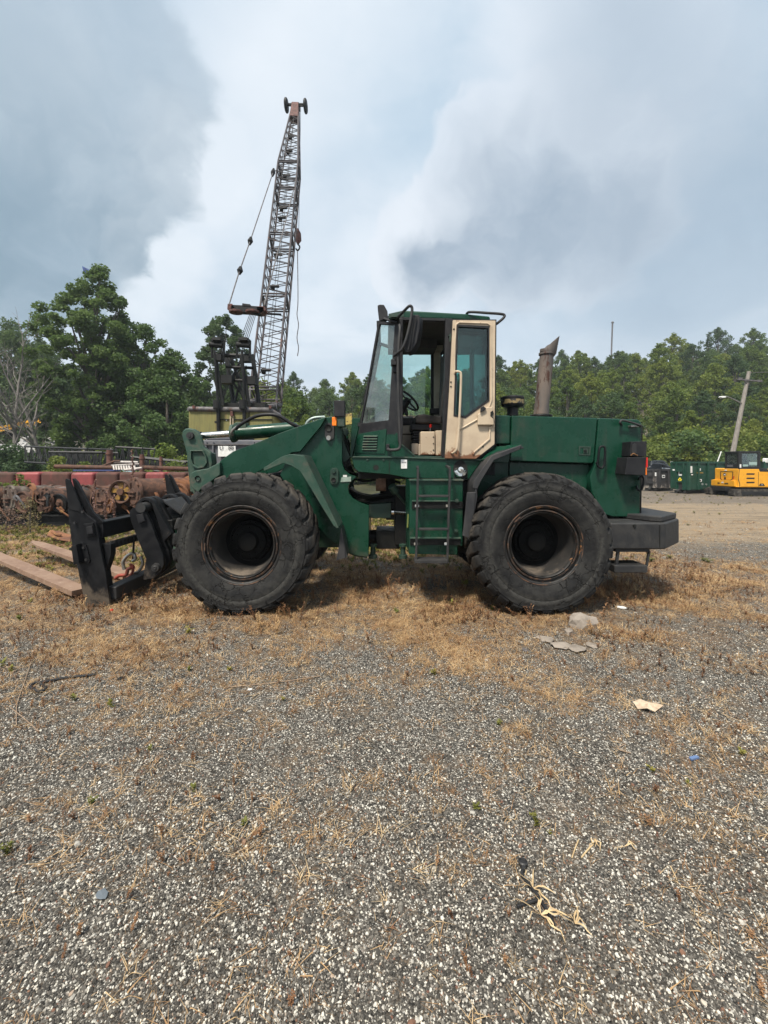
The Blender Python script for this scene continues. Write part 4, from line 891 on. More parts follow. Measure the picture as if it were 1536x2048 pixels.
seat = [(829, 836), (834, 829), (850, 828), (872, 832), (884, 831), (884, 848), (866, 846), (846, 847), (831, 846)]
part('seat_cushion', [pr(seat, 6.0, 6.5)], SEAT, CB, bevel=.04, seg=3)
part('seat_back', [pr([(889, 700), (905, 696), (930, 835), (895, 845), (884, 835)], 6.02, 6.48)], SEAT, CB, bevel=.05, seg=3)
part('armrest', [bx(860, 816, 892, 828, 6.5, 6.6)], BLK, CB, bevel=.015)
part('seat_base', [bx(822, 848, 882, 860, 6.05, 6.45)], BLK, CB, bevel=.012)
part('seat_bellows', [bx(824 + (k % 2) * 2, 862 + k * 5, 870, 866.5 + k * 5, 6.08, 6.42) for k in range(6)], BLK, CB, bevel=.012, kind='stuff')
# steering wheel
Rm = Matrix.Translation(P(815, 801, 6.2)) @ Matrix.Rotation(R(20), 4, 'Z') @ Matrix.Rotation(R(43), 4, 'Y')
ringp = [Rm @ v for v in circ((0, 0, 0), .19, 28, 'Z')]
swl = part('steering_wheel', [tube(ringp, .015, 10, closed=True), tube([Rm @ Vector((-.19, 0, 0)), Rm @ Vector((.19, 0, 0))], .012, 8), tube([Rm @ Vector((0, 0, 0)), Rm @ Vector((0, -.19, 0))], .012, 8), xf(lathe([(0, .02), (.05, .015), (.05, -.03), (0, -.03)], (0, 0, 0), 'Z', 16), Rm)], BLK, CB)
part('steering_column', [tube([Rm @ Vector((0, 0, -.02)), P(797, 828, 6.25), P(785, 850, 6.3)], [.05, .07, .06], 12)], BLK, CB)
part('joystick', [tube([P(816, 838, 6.5), P(813, 828, 6.5)], .012, 8), tube([P(813, 830, 6.5), P(812, 819, 6.5)], .025, 10)], BLK, CB)
part('grab_lever', [tube(smooth_path([P(804, 783, 6.4), P(803, 773, 6.4)]), .01, 8)], BLK, CB)
# ---- mirror, rails, lamps on the cab
part('mirror', [prism([P(x, y, 5.42) for x, y in ((822, 632), (827, 629), (837, 629), (840.5, 634), (839, 660), (834, 686), (823, 703), (813, 706), (808, 700), (812, 670))], (.05, .16, 0))], BLK, CB, bevel=.015, seg=3)
part('mirror_back', [prism([P(x, y, 5.41) for x, y in ((823, 636), (832, 635), (829, 660), (822, 695), (815, 701), (817, 670))], (-.01, .03, 0))], GREY, CB, bevel=.008)
part('mirror_rib', [bar(P(827, 634, 5.395), P(817, 700, 5.395), .006, .02), bar(P(833, 634, 5.40), P(822, 700, 5.40), .006, .02)], BLK, CB)
hr = lambda pts, r: part('grab_rail', [tube(smooth_path(pts, 5), r, 10)], GREY, CB)
hr([P(793, 637, 5.6), P(808, 622, 5.45), P(819, 612, 5.38), P(824, 616, 5.38), P(823, 630, 5.38), P(816, 665, 5.38), P(806, 695, 5.4), P(795, 706, 5.45), P(788, 712, 5.5)], .018)
hr([P(799, 650, 5.55), P(800, 660, 5.5), P(797, 700, 5.48), P(796, 735, 5.47), P(797, 800, 5.47), P(800, 875, 5.47), P(800, 893, 5.47), P(795, 899, 5.47), P(780, 900, 5.5), P(776, 898, 5.6)], .019)
part('rail_bracket', [bx(772, 888, 779, 902, 5.62, 5.7)], BLK, CB, bevel=.006); part('mirror_clamp', [bx(782, 718, 793, 730, 5.5, 5.6), bx(786, 705, 797, 745, 5.56, 5.63)], BLK, CB, bevel=.008)
hr([P(932, 634, 5.75), P(934, 627, 5.7), P(942, 624, 5.62), P(975, 626, 5.58), P(1002, 628, 5.58), P(1009, 631, 5.58), P(1006, 637, 5.58), P(994, 647, 5.6), P(992, 648, 5.66)], .017)
part('front_lamp', [prism([P(x, y, 5.85) for x, y in ((755, 610), (760, 608.5), (768, 609), (775, 622), (776, 634), (762, 642), (759, 642), (757, 628))], (0, .16, 0))], BLK, CB, bevel=.012)
part('lamp_arm', [bar(P(768, 637, 5.75), P(794, 645, 5.62), .03, .03), bar(P(776, 636, 5.8), P(800, 633, 5.64), .04, .05)], BLK, CB, bevel=.005)
part('roof_front_trim', [prism([P(777, 628, YN), P(808, 621, YN), P(808, 634, YN), P(777, 637, YN)], (0, -.01, 0)), bx(781, 628, 797, 634, 5.55, 5.64)], GREEND, CB, bevel=.003)
# ---- door, folded back against the cab side
DY = 5.50
DO = [(906, 640), (991, 641), (989, 889), (952, 918), (890, 917), (899, 780)]
DI = [(915, 650), (978, 653), (978, 801), (931, 835), (908, 831), (911, 745)]
dr = part('door', [ring([P(x, y, DY) for x, y in DO], [P(x, y, DY) for x, y in DI], (0, .045, 0))], CREAM, bevel=.006)
part('door_pane', [pr([(914, 649), (979, 652), (979, 802), (931, 836), (907, 832), (910, 745)], DY + .02, DY + .026)], GLASSD, dr)
part('window_seal', [ring([P(x, y, DY - .006) for x, y in [(914, 649), (979, 652), (979, 802), (931, 836.5), (907, 832), (910, 745)]], [P(x, y, DY - .006) for x, y in [(917, 653), (976, 656), (976, 799), (930, 832), (910, 828.5), (913.5, 747)]], (0, .012, 0))], BLK, dr)
part('door_seal', [ring([P(x, y, DY + .045) for x, y in [(904, 638), (993, 639), (991, 891), (953, 921), (887, 920), (896, 780)]], [P(x, y, DY + .045) for x, y in [(915, 650), (978, 653), (978, 801), (931, 835), (908, 831), (911, 745)]], (0, .02, 0))], BLK, dr)
part('door_rib', [tube([P(x, y, DY - .004) for x, y in ((912, 905), (916, 860), (930, 853), (956, 838))], .011, 8), tube([P(x, y, DY - .004) for x, y in ((986, 850), (980, 856), (979, 878), (950, 903), (946, 909))], .013, 8), tube([P(x, y, DY - .004) for x, y in ((909, 747), (909, 700), (912, 650), (918, 645), (975, 647), (982, 652), (983, 800), (979, 812), (955, 832))], .011, 8)], CREAM, dr)
part('latch_cover', [pr([(956, 829), (972, 815), (986, 813), (988, 850), (956, 850)], DY - .05, DY - .001)], CREAM, dr, bevel=.01)
part('latch_lever', [pr([(962, 815), (967, 812), (973, 817), (969, 821), (961, 825)], DY - .08, DY - .05)], BLK, dr, bevel=.006)
part('latch_hole', [pr([(981, 824), (986, 821), (988, 828), (985, 832), (987, 837), (981, 832)], DY - .054, DY - .049)], DARK, dr)
part('door_handle', [tube(smooth_path([P(911, 744, DY), P(913, 743, DY - .06), P(919, 744, DY - .07), P(922, 751, DY - .07), P(921, 790, DY - .07), P(918, 850, DY - .07), P(915, 890, DY - .07), P(912, 901, DY - .06), P(906, 906, DY - .03), P(903, 906, DY)], 4), .015, 10)], CREAM, dr)
part('door_hinge', [bx(897, 670, 903, 672, 5.56, 5.62), bar(P(900.5, 668, 5.55), P(900, 684, 5.55), .02, .02), bar(P(893, 866, 5.55), P(891, 905, 5.55), .025, .03)], GREEND, dr, bevel=.003)
part('door_bolt', [lathe([(0, 0), (.01, 0), (.012, .008)], P(x, y, DY - .008), 'Y', 8) for x, y in ((902, 764), (902, 773), (957, 899), (966, 893), (908, 658))], DARK, dr, kind='stuff')
# ================================================================== CRANE BEHIND THE LOADER
CR = root('crawler_crane', (-4.8, 15, 0), 'old lattice boom crane with faded olive yellow cabin behind the loader', 'crane')
OLIVE = mat('faded_olive_paint', (.19, .175, .055), (.14, .135, .05), 3, .6, .75, streak=(.10, .065, .03), c3=(.13, .07, .03), s3=3.2, lo3=.57, hi3=.70, stretch=(3, 3, .35), bump=.003, bscale=6)
CGREY = mat('weathered_grey_steel', (.11, .105, .108), (.06, .055, .055), 5, .6, .8, c3=(.10, .045, .03), s3=4, lo3=.56, hi3=.68)
CBLK = mat('crane_black_steel', (.0055, .006, .0065), (.013, .014, .0145), 6, .6, .7, spec=.3, c3=(.028, .034, .025), s3=4, lo3=.6, hi3=.75)
CRED = mat('crane_red_rust', (.11, .035, .028), (.05, .025, .02), 6, .7, .8)
def cpart(n, g, m, parent=None, **k): return new(n, g, m, parent or CR, **k)
HY0 = 13.0
hs_ = cpart('machine_house', [prism([P(x, y, HY0) for x, y in ((377, 816), (545, 818), (545, 885), (377, 885))], (-.35, 3.6, 0)),
                         prism([P(545, 818, HY0), P(566, 846, 13.35), P(566, 885, 13.35), P(545, 885, HY0)], (-.35, 3.2, 0))], OLIVE, bevel=.03)
for x in (440, 498): cpart('panel_seam', [bx(x - .6, 822, x + .6, 884, HY0 - .015, HY0)], CBLK, hs_)
cpart('panel_rail', [bx(441, 838, 545, 839.5, HY0 - .03, HY0)], CBLK, hs_)
cpart('roof_edge', [tube([P(379, 818, HY0), P(540, 820, HY0), P(556, 830, HY0 + .1), P(572, 845, HY0 + .4)], .075, 14), tube([P(379, 818, HY0), P(379, 818, HY0) + Vector((-.35, 3.5, 0))], .075, 10)], CGREY, hs_)
for x in (387, 540, 463): cpart('lifting_lug', [bx(x - 2.5, 811 if x != 463 else 822, x + 2.5, 817 if x != 463 else 832, HY0 - .1, HY0 + .02)], CRED, hs_)
cpart('filler_tube', [tube([P(461, 832, HY0 - .05), P(461, 872, HY0 - .05)], .022, 8), tube([P(466, 832, HY0 - .05), P(466, 872, HY0 - .05)], .015, 8)], CREAM, hs_)
cpart('white_fleck', [bx(452, 839, 454, 842, HY0 - .01, HY0)], WHITE, hs_)
for x in (435, 487):
    cpart('backstay_strut', [tube([P(x + 1, 806, HY0 - .12), P(x + 2, 862, HY0 - .10)], .055, 8), tube([P(x - 1, 800, HY0 - .12), P(x - 1, 818, HY0 - .12)], .11, 10), bx(x - 6, 842, x - 1, 846, HY0 - .15, HY0)], CBLK, hs_)
CWT = mat('grey_counterweight_paint', (.085, .09, .105), (.12, .12, .13), 5, .6, .8, c3=(.3, .3, .3), s3=5, lo3=.62, hi3=.75, bump=.01, bscale=8)
cwt = cpart('rear_counterweight', [bx(396, 880, 555, 962, 12.4, 13.6), bx(408, 872, 500, 880.5, 12.6, 13.4)], CWT, bevel=.04)
for x in (410, 424, 505, 530): cpart('counterweight_rib', [bx(x, 884, x + 3, 960, 12.34, 12.41)], CWT, cwt)
cpart('counterweight_rail', [bx(400, 888, 552, 890, 12.33, 12.41)], CGREY, cwt)
sg = cpart('number_sign', [bx(436, 892, 471, 913, 12.30, 12.33)], WHITE, cwt)
text('sign_lettering', 'U   88', P(453, 896, 12.28), .16, INK, sg)
cpart('crawler_track', [prism([P(x, y, 12.6) for x, y in ((360, 990), (575, 990), (590, 1012), (575, 1035), (360, 1035), (345, 1012))], (0, .8, 0)), prism([P(x, y, 15.4) for x, y in ((380, 980), (560, 980), (572, 1000), (560, 1025), (380, 1025), (368, 1000))], (0, .8, 0))], CBLK, bevel=.05)
cpart('carbody', [bx(400, 955, 550, 1000, 13.2, 15.6)], CBLK, bevel=.03)
# gantry (A-frame), black
ga = []
def cb(x0, y0, Y0, x1, y1, Y1, r=.04, n=6): return tube([P(x0, y0, Y0), P(x1, y1, Y1)], r, n)
gY = 13.6
for x0, x1 in ((452, 468), (505, 518)): ga.append(cb(x0, 710, gY + .9, x1, 808, gY + .5, .075))
for x0, x1 in ((430, 446), (482, 498)): ga.append(cb(x0, 712, gY, x1, 812, gY, .06)); 
for x0, x1 in ((429, 436), (484, 489)): ga.append(cb(x0, 700, gY - .1, x1, 812, gY - .1, .035))
for x0, x1 in ((424, 424), (447, 447), (474, 474), (500, 500)): ga.append(cb(x0, 683, gY, x1, 716, gY, .035))
for y0, y1, r in ((710, 712, .07), (734, 736, .05), (760, 762, .05)): ga.append(cb(424 if y0 == 710 else 452, y0, gY + .3, 502 if y0 == 710 else 508, y1, gY + .3, r))
ga += [cb(462, 712, gY + .6, 490, 808, gY + .4, .05), cb(486, 712, gY + .6, 462, 760, gY + .4, .04), cb(482, 760, gY + .6, 468, 808, gY + .4, .04), cb(456, 714, gY + .6, 482, 760, gY + .5, .035), cb(462, 760, gY + .6, 492, 800, gY + .4, .035)]
ga += [bx(441, 750, 463, 766, gY, gY + .3), bx(492, 752, 510, 768, gY, gY + .3), bx(448, 806, 530, 815, gY + .2, gY + 2.0), bx(428, 708, 442, 720, gY - .1, gY + .2), bx(481, 711, 497, 722, gY - .1, gY + .2)]
gt = cpart('gantry', ga, CBLK)
for x in (433, 487):
    cpart('sheave_block', [bx(x - 11, 675, x + 9, 683, gY - .1, gY + .25), bx(x - 9, 674, x + 7, 690, gY, gY + .2), tube([P(x - 13, 689, gY), P(x + 13, 691, gY)], .09, 12), tube([P(x - 8, 679, gY - .12), P(x + 8, 680, gY - .12)], .03, 8)], CBLK, gt, bevel=.01)
# boom: foot to tip, four chords with lacing
def bp(t): # t metres along boom
    z_ = 1.9 + t * .905; y_ = 17.9 + t * .416; return Vector((-5.10 - .0255 * t, y_, z_))
BL = 25.3
bax = (bp(1) - bp(0)).normalized(); bsd = Vector((1, .05, 0)).normalized(); bup = bsd.cross(bax).normalized()
def hw(t):
    if t < 3.2: return .62 * (.92 + .08 * t / 3.2), .12 + .40 * t / 3.2
    if t > 19.0: k = (t - 19) / (BL - 19); return .56 * (1 - k) + .20 * k, .50 * (1 - k) + .16 * k
    return .57, .50
def corner(t, a, b):
    w1, w2 = hw(t); return bp(t) + bsd * (a * w1) + bup * (b * w2)
secs = [(0, 3.2, 3), (3.2, 8.6, 7), (8.6, 12.9, 6), (12.9, 16.6, 5), (16.6, 19.0, 4), (19.0, BL, 9)]
BRN = mat('boom_steel', (.038, .032, .037), (.065, .058, .062), 3, .6, .75, c3=(.10, .045, .032), s3=2.5, lo3=.58, hi3=.7)
for si, (t0, t1, nb) in enumerate(secs):
    ch = []; lc = []
    for a, b in ((-1, -1), (1, -1), (1, 1), (-1, 1)): ch.append(tube([corner(t0, a, b), corner(t1, a, b)], .052, 8))
    for tt in (t0 + .08, t1 - .08):
        q = [corner(tt, a, b) for a, b in ((-1, -1), (1, -1), (1, 1), (-1, 1))]
        for i in range(4): ch.append(tube([q[i], q[(i + 1) % 4]], .042, 6))
    bs = cpart('boom_section', ch[4:], BRN if si else CGREY)
    for q in ch[:4]: cpart('chord', q, BRN if si else CGREY, bs)
    for i in range(nb):
        ta, tb = t0 + .1 + (t1 - t0 - .2) * i / nb, t0 + .1 + (t1 - t0 - .2) * (i + 1) / nb
        fs = [((-1, -1), (1, -1)), ((1, 1), (-1, 1)), ((1, -1), (1, 1)), ((-1, 1), (-1, -1))]
        for k, (p_, q_) in enumerate(fs):
            tm = (ta + tb) / 2
            lc += [tube([corner(ta, *p_), corner(tm, *q_)], .021, 5), tube([corner(tm, *q_), corner(tb, *p_)], .021, 5)]
    cpart('lacing', lc, BRN, bs, kind='stuff')
cpart('foot_strut', [tube([P(480, 808, 16.5), corner(3.2, -.9, -1)], .10, 10), tube([P(522, 815, 16.6), corner(3.0, .9, -1)], .10, 10)], CGREY)
cpart('spreader_bar', [cb(505, 626, 19.5, 562, 629, 20.3, .05)], CBLK)
# walkway clutter inside boom: sheaves and guide rollers
for t_ in (4.2, 9.2, 11.4, 14.2, 15.0, 17.8, 20.2, 21.8):
    cpart('guide_roller', [tube([corner(t_, -.4, .9), corner(t_, .35, .9)], .07, 8), tube([corner(t_ - .1, -.2, .7), corner(t_ + .15, -.2, .7)], .10, 8)], CBLK)
tipc = bp(BL)
cpart('boom_head', [prism([corner(BL - 1.2, -1.1, -1), corner(BL - 1.2, 1.1, -1), corner(BL + .2, 1.1, -1), corner(BL + .2, -1.1, -1)], bup * .5)], CRED, bevel=.02)
cpart('head_sheave', [tube([tipc + bax * .25 - bsd * .22, tipc + bax * .25 + bsd * .22], .24, 18)], CBLK)
for s_ in (-1, 1):
    cpart('tip_wheel', [lathe([(.12, -.09), (.34, -.10), (.42, -.05), (.42, .05), (.34, .10), (.12, .09)], tipc + bax * .45 + bsd * (.62 * s_), 'X', 28), tube([tipc + bax * .45 + bsd * (.15 * s_), tipc + bax * .45 + bsd * (.6 * s_)], .05, 8)], CBLK)
cpart('tip_bracket', [box(tipc + bax * .62, (1.0, .15, .06)), box(tipc + bax * .3, (.5, .4, .3))], CBLK)
# bridle and pendants
brY = 17.0
def brp(x, y): return P(x, y, brY)
br = cpart('bridle', [prism([brp(x, y) for x, y in ((462, 609), (500, 611), (528, 613), (529, 622), (520, 629), (500, 625), (478, 624), (460, 618))], (0, .3, 0)), prism([brp(x, y) for x, y in ((484, 606), (500, 608), (503, 615), (484, 614))], (0, .5, 0))], CBLK, bevel=.02)
cpart('bridle_end', [prism([brp(x, y) for x, y in ((455, 607), (464, 607), (474, 620), (462, 625), (454, 618))], (0, .25, 0)), prism([brp(x, y) for x, y in ((512, 612), (530, 612), (531, 620), (522, 628), (514, 624))], (-.0, .35, 0))], CRED, br, bevel=.02)
for x in (472, 505): cpart('bridle_sheave', [lathe([(.06, 0), (.26, .0), (.27, .04), (.26, .08), (.06, .08)], brp(x, 626), 'Z', 20)], CRED, br)
cpart('pendant_line', [tube([brp(458, 610), P(478, 545, 18), P(500, 483, 20.2), P(546, 345, 24), corner(20.2, -1, -1)], .028, 6), tube([brp(528, 612), corner(20.2, 1, -1)], .028, 6)], CGREY)
for x, y, Y_ in ((480, 541, 18.1), (500.5, 482, 20.2), (546, 345, 24.0)): cpart('pendant_link', [tube([P(x - 1.5, y + 8, Y_), P(x, y, Y_), P(x + 1.5, y - 8, Y_)], [.05, .13, .05], 8)], CBLK)
rp = []
for k in range(5): rp.append(tube([P(500 + 3 * k, 627, brY), P(477 + 4 * k, 690, 13.8)], .012, 5))
cpart('hoist_rope', rp, CBLK, kind='stuff')
hk = P(595, 470, 27.5)
cpart('hook_rope', [tube([tipc + bax * .4 + bsd * .1 + Vector((.05, -.2, 0)), hk + Vector((-.04, 0, .3))], .014, 5), tube([tipc + bax * .4 + bsd * .25 + Vector((.1, -.2, 0)), hk + Vector((.08, 0, .3))], .014, 5)], CBLK)
cpart('hook_block', [tube([hk + Vector((0, 0, .4)), hk + Vector((0, 0, .1)), hk + Vector((.05, 0, -.35)), hk + Vector((.02, 0, -.6))], [.06, .22, .20, .04], 10)], CRED)
cpart('crane_hook', [tube(smooth_path([hk + Vector((0, 0, -.55)), hk + Vector((.14, 0, -.75)), hk + Vector((.02, 0, -.98)), hk + Vector((-.1, 0, -.85))]), .05, 8)], CBLK)
cpart('tag_line', [tube(smooth_path([hk + Vector((0, 0, -.9)), P(596, 600, 27.5), P(594, 628, 27.5), P(597, 650, 27.5), P(594, 675, 27.5), P(597, 695, 27.5), P(595, 712, 27.5)], 4), .028, 6)], CGREY)
cpart('winch_rope', [tube([corner(1.5, .1, .5), corner(24.5, 0, .9)], .014, 5), tube([corner(1.5, -.2, .5), corner(24.5, -.1, .9)], .014, 5)], CBLK)

# ================================================================== SCRAP ROW ON THE LEFT
RUST = mat('brown_rust', (.070, .036, .025), (.13, .064, .040), 6, .85, .95, bump=.010, bscale=14, c3=(.022, .014, .011), s3=3, lo3=.52, hi3=.66)
RUSTO = mat('orange_rust', (.20, .085, .036), (.10, .045, .027), 5, .85, .95, bump=.010, bscale=14, c3=(.28, .16, .05), s3=3, lo3=.58, hi3=.68)
REDB = mat('faded_red_paint', (.27, .055, .055), (.18, .042, .042), 3, .55, .75, c3=(.09, .04, .028), s3=2.5, lo3=.50, hi3=.66, bump=.003, bscale=12)
REDR = mat('rusted_red_paint', (.095, .036, .027), (.065, .034, .025), 3, .8, .9, c3=(.16, .045, .038), s3=2.2, lo3=.6, hi3=.75, bump=.004, bscale=12)
def drum(x, y, Yd, r, ln, label, m=RUST, yaw=40, disc=True, extra=None):
    c = P(x, y, Yd); o = root('scrap_drum', (c.x, c.y, .35), label, 'scrap drum', 'rusty flanged drums in a row beyond the forks')
    M = Matrix.Translation(c) @ Matrix.Rotation(R(-yaw), 4, 'Z')
    T = lambda g: xf(g, M)
    new('shell', T(lathe([(0, .0), (r * .98, 0), (r, .02), (r, .06), (r * .93, .07), (r * .90, .10), (r * .88, ln * .6), (r * .93, ln * .62), (r * .93, ln * .68), (r * .86, ln * .7), (r * .84, ln), (0, ln)], (0, 0, 0), 'Y', 32)), m, o, bevel=0)
    new('end_cover', T(lathe([(0, -.05), (r * .28, -.05), (r * .30, -.03), (r * .78, -.03), (r * .82, .0)], (0, 0, 0), 'Y', 28)), m, o)
    new('cover_bracket', [T(box((0, -.07, r * .02), (r * 1.0, .08, .035))), T(box((0, -.06, -r * .22), (r * .8, .07, .03))), T(box((-r * .2, -.06, r * .5), (.05, .06, .12)))], RUST, o, bevel=.006)
    for k in range(10):
        a = k * .628; new('flange_bolt', T(lathe([(0, -.05), (.022, -.05), (.024, .0)], (r * .88 * math.cos(a), 0, r * .88 * math.sin(a)), 'Y', 6)), m, o)
    for k in range(2):
        new('brake_ring', T(lathe([(r * .55, -.26 + .10 * k), (r * .92, -.25 + .10 * k), (r * .95, -.23 + .1 * k), (r * .92, -.20 + .1 * k), (r * .55, -.19 + .1 * k)], (-r * 1.05, .28, -.03), 'Y', 28)), m, o)
    return o
drum(18, 998, 12.4, .40, 1.3, 'rusty drum with torn grey cover plate at the left edge of the row', yaw=30, m=mat('grey_rust', (.075, .05, .038), (.16, .145, .12), 4, .8, bump=.010, bscale=12, c3=(.035, .02, .015), s3=3, lo3=.46, hi3=.58))
drum(91, 1000, 12.2, .36, 1.2, 'brown rusty drum with two ribs just left of the fork end plate', yaw=30)
drum(150, 997, 12.5, .35, 1.0, 'dark drum behind the fork end plate with black ring', yaw=30, m=mat('dark_drum', (.03, .032, .034), (.09, .055, .04), 5, .8))
drum(203, 1003, 12.2, .38, 1.2, 'rusty drum with hanging chains of dead vine in front', yaw=30)
ob = drum(268, 985, 12.0, .42, 1.9, 'largest rusty drum with yellow painted spokes beside it', yaw=38, m=RUST)
yo = P(240, 984, 12.05)
YSP = mat('dirty_yellow_spokes', (.30, .17, .03), (.18, .10, .03), 9, .8, c3=(.06, .035, .025), s3=6, lo3=.5, hi3=.6)
for k in range(5):
    a = .4 + k * 1.2566; new('yellow_spoke', prism([yo + Vector((math.cos(a + s_) * q, .05, math.sin(a + s_) * q)) for s_, q in ((-.6, .07), (-.30, .27), (.30, .27), (.6, .07))], (0, .04, 0)), YSP, ob)
new('spoke_ring', lathe([(.26, .1), (.27, .0), (.31, -.02), (.33, .02), (.33, .2)], yo, 'Y', 32), RUST, ob); new('spoke_hub', lathe([(0, -.02), (.09, -.02), (.10, .10)], yo, 'Y', 20), RUST, ob)
drum(335, 982, 12.4, .40, 1.5, 'orange rusty drum between the spoked drum and the far fork horn', m=RUSTO, yaw=34)
drum(392, 975, 12.6, .38, 1.2, 'bright orange rusty drum half hidden behind the tilt lever', m=RUSTO, yaw=30)
drum(-40, 998, 12.4, .40, 1.2, 'brown rusty drum cut by the left picture edge', yaw=30)
for i, (Yb, lb_) in enumerate(((12.2, 'dark steel skid beam under the front of the drum row'), (13.1, 'dark steel skid beam under the back of the drum row'))):
    o = new('skid_beam', [box((-8.6, Yb, .31), (9.2, .22, .04)), box((-8.6, Yb, .03), (9.2, .22, .04)), box((-8.6, Yb, .17), (9.2, .03, .26))], CBLK, bevel=.004)
    tagit(o, lb_, 'beam')
o = new('scrap_axle', [tube([(-13.2, 13.3, .95), (-4.4, 13.3, 1.0)], .11, 10)] + [lathe([(.1, -.06), (.16, -.05), (.16, .05), (.1, .06)], (-12.8 + i * .9, 13.3, .96), 'X', 12) for i in range(9)], RUST)
tagit(o, 'long rusty axle tube lying along the top of the drum row', 'scrap axle')
r_ = random.Random(11)
for i in range(16):
    x = -12.6 + i * .52 + r_.uniform(-.1, .1); Yc = 12.75 + r_.uniform(-.2, .2); z0 = 1.03 + r_.uniform(-.04, .06)
    pts = [Vector((x + r_.uniform(-.3, .3), Yc + r_.uniform(-.2, .2), z0 + r_.uniform(-.05, .10))) for _ in range(4)]
    o = new('scrap_pipe', tube(smooth_path(pts, 4), r_.uniform(.02, .045), 7), [RUST, RUST, CGREY, CBLK][i % 4])
    tagit(o, 'bent scrap pipe tangled on top of the rusty drums', 'scrap pipe', 'bent pipes on the drum row')
for i, (x, y, Yd, r0, tl_) in enumerate([(48, 1004, 12.0, .30, .3), (62, 990, 12.6, .34, -.2), (120, 1006, 12.1, .26, .5), (178, 992, 12.7, .33, .1), (222, 1012, 11.9, .20, -.4), (302, 1000, 12.2, .31, .2), (316, 985, 12.8, .35, -.1), (358, 990, 12.3, .33, .35)]):
    c = P(x, y, Yd); M = Matrix.Translation(c) @ Matrix.Rotation(R(-28) + tl_ * .5, 4, 'Z') @ Matrix.Rotation(tl_ * .3, 4, 'X')
    o = root('rusty_disc', (c.x, c.y, c.z), 'rusty flanged disc ' + ['leaning right of the grey drum', 'behind the gap left of the brown drum', 'propped low against the dark drum', 'wedged left of the vine covered drum', 'small and low beside the yellow spokes', 'just right of the largest drum', 'behind the orange drum', 'beside the far fork horn'][i], 'scrap disc', 'rusty discs wedged between the drums')
    new('disc_rim', xf(lathe([(r0 * .45, .02), (r0 * .5, -.02), (r0 * .85, -.01), (r0 * .9, -.05), (r0, -.05), (r0, .03), (r0 * .9, .05), (r0 * .45, .06)], (0, 0, 0), 'Y', 28), M), [RUST, RUSTO, CBLK, RUST, RUSTO, RUSTO, RUST, RUSTO][i], o)
    new('disc_hub', xf(lathe([(0, -.08), (r0 * .22, -.08), (r0 * .26, -.03), (r0 * .5, -.01)], (0, 0, 0), 'Y', 18), M), RUST, o)
for i in range(22):
    x = -12.8 + i * .40 + r_.uniform(-.1, .1); Yc = 12.0 + r_.uniform(-.25, .25); z0 = .42 + r_.uniform(0, .55)
    pts = [Vector((x, Yc, z0)), Vector((x + r_.uniform(-.2, .3), Yc - r_.uniform(0, .2), z0 + r_.uniform(-.3, .1))), Vector((x + r_.uniform(.1, .5), Yc - r_.uniform(0, .3), max(.05, z0 - r_.uniform(.1, .5))))]
    o = new('scrap_bracket', [tube(smooth_path(pts, 4), r_.uniform(.015, .03), 6), xf(box((0, 0, 0), (.16, .04, .10)), Matrix.Translation(pts[0]) @ Matrix.Rotation(r_.uniform(-1, 1), 4, 'Y'))], [RUST, CBLK, RUSTO, CGREY][i % 4])
    tagit(o, 'small bent bracket or rod hanging among the rusty drums', 'scrap bracket', 'small brackets among the drums')
for s in range(2):
    drk = new('dark_backing', [box((-8.6, 13.0 + .5 * s, .6), (9.4, .1, .5))], CBLK); tagit(drk, ['added dark backing for the shade under the drums, nearer sheet', 'added dark backing for the shade under the drums, farther sheet'][s], 'backing')  # added dark sheets standing in for the shadow beneath the drum row
# red blocks in a row
edges = [(-90, -52), (-51, -26), (-25, 27), (28, 78), (79, 138), (139, 187), (188, 235), (236, 287), (288, 330), (331, 372), (373, 425)]
cols = [REDR, REDB, REDR, REDB, REDR, REDB, REDR, REDR, REDB, REDR, REDR]
nm = ['beyond the left picture edge', 'next to the left picture edge', 'brown red with weeds in front at the left edge', 'pinkish red with leafy weeds in front', 'rusty brown with a dark corner, left of the fork horn', 'clean pinkish red behind the fork horn', 'rusty brown with bolts behind the bent pipes', 'rusty brown above the largest drum', 'bright pinkish red right of the dead flower stalk', 'dull red behind the far fork horn', 'rusty behind the tilt lever']
for (a, b), m_, l_ in zip(edges, cols, nm):
    x0, x1 = (a - HX) / S * 14.6, (b - HX) / S * 14.6; cc = ((x0 + x1) / 2, 15.1, 0)
    o = new('red_ballast_block', box((cc[0], 15.1, .74), (x1 - x0 - .02, 1.0, 1.46 + r_.uniform(-.015, .015))), m_, bevel=.10, seg=4)
    tagit(o, 'red ballast block ' + l_, 'ballast block', 'red ballast blocks in a row')
    kb = new('block_foot', box((cc[0], 15.1, .005), (x1 - x0 - .2, .7, .02)), CBLK, o)
bt = P(0, 0, 15.2)
def lay(name, g, m, label, cat, group=None, **k): o = new(name, g, m, **k); return tagit(o, label, cat, group)
lay('rusty_pipe', tube([P(110, 933, 15.2), P(226, 935.5, 15.2)], .075, 14), RUST, 'thick rusty pipe lying on the red blocks left of the white grille', 'pipe')
lay('rusty_pipe', tube([P(284, 935, 15.2), P(382, 938, 15.2)], .075, 14), RUST, 'thick rusty pipe lying on the red blocks right of the white grille', 'pipe')
lay('blue_bar', box((P(205, 0, 15.3).x, 15.0, 1.53), (1.6, .06, .05)), mat('blue_paint', (.04, .06, .16), None, 4, .6), 'thin blue bar on the red blocks below the rusty pipe', 'bar')
gr_ = root('white_grille', tuple(P(250, 940, 15.1)), 'bent white slatted grille lying on the red blocks between two pipes', 'grille')
WHR = mat('chipped_white_paint', (.50, .47, .44), (.38, .34, .31), 12, .7, c3=(.15, .08, .05), s3=9, lo3=.58, hi3=.68)
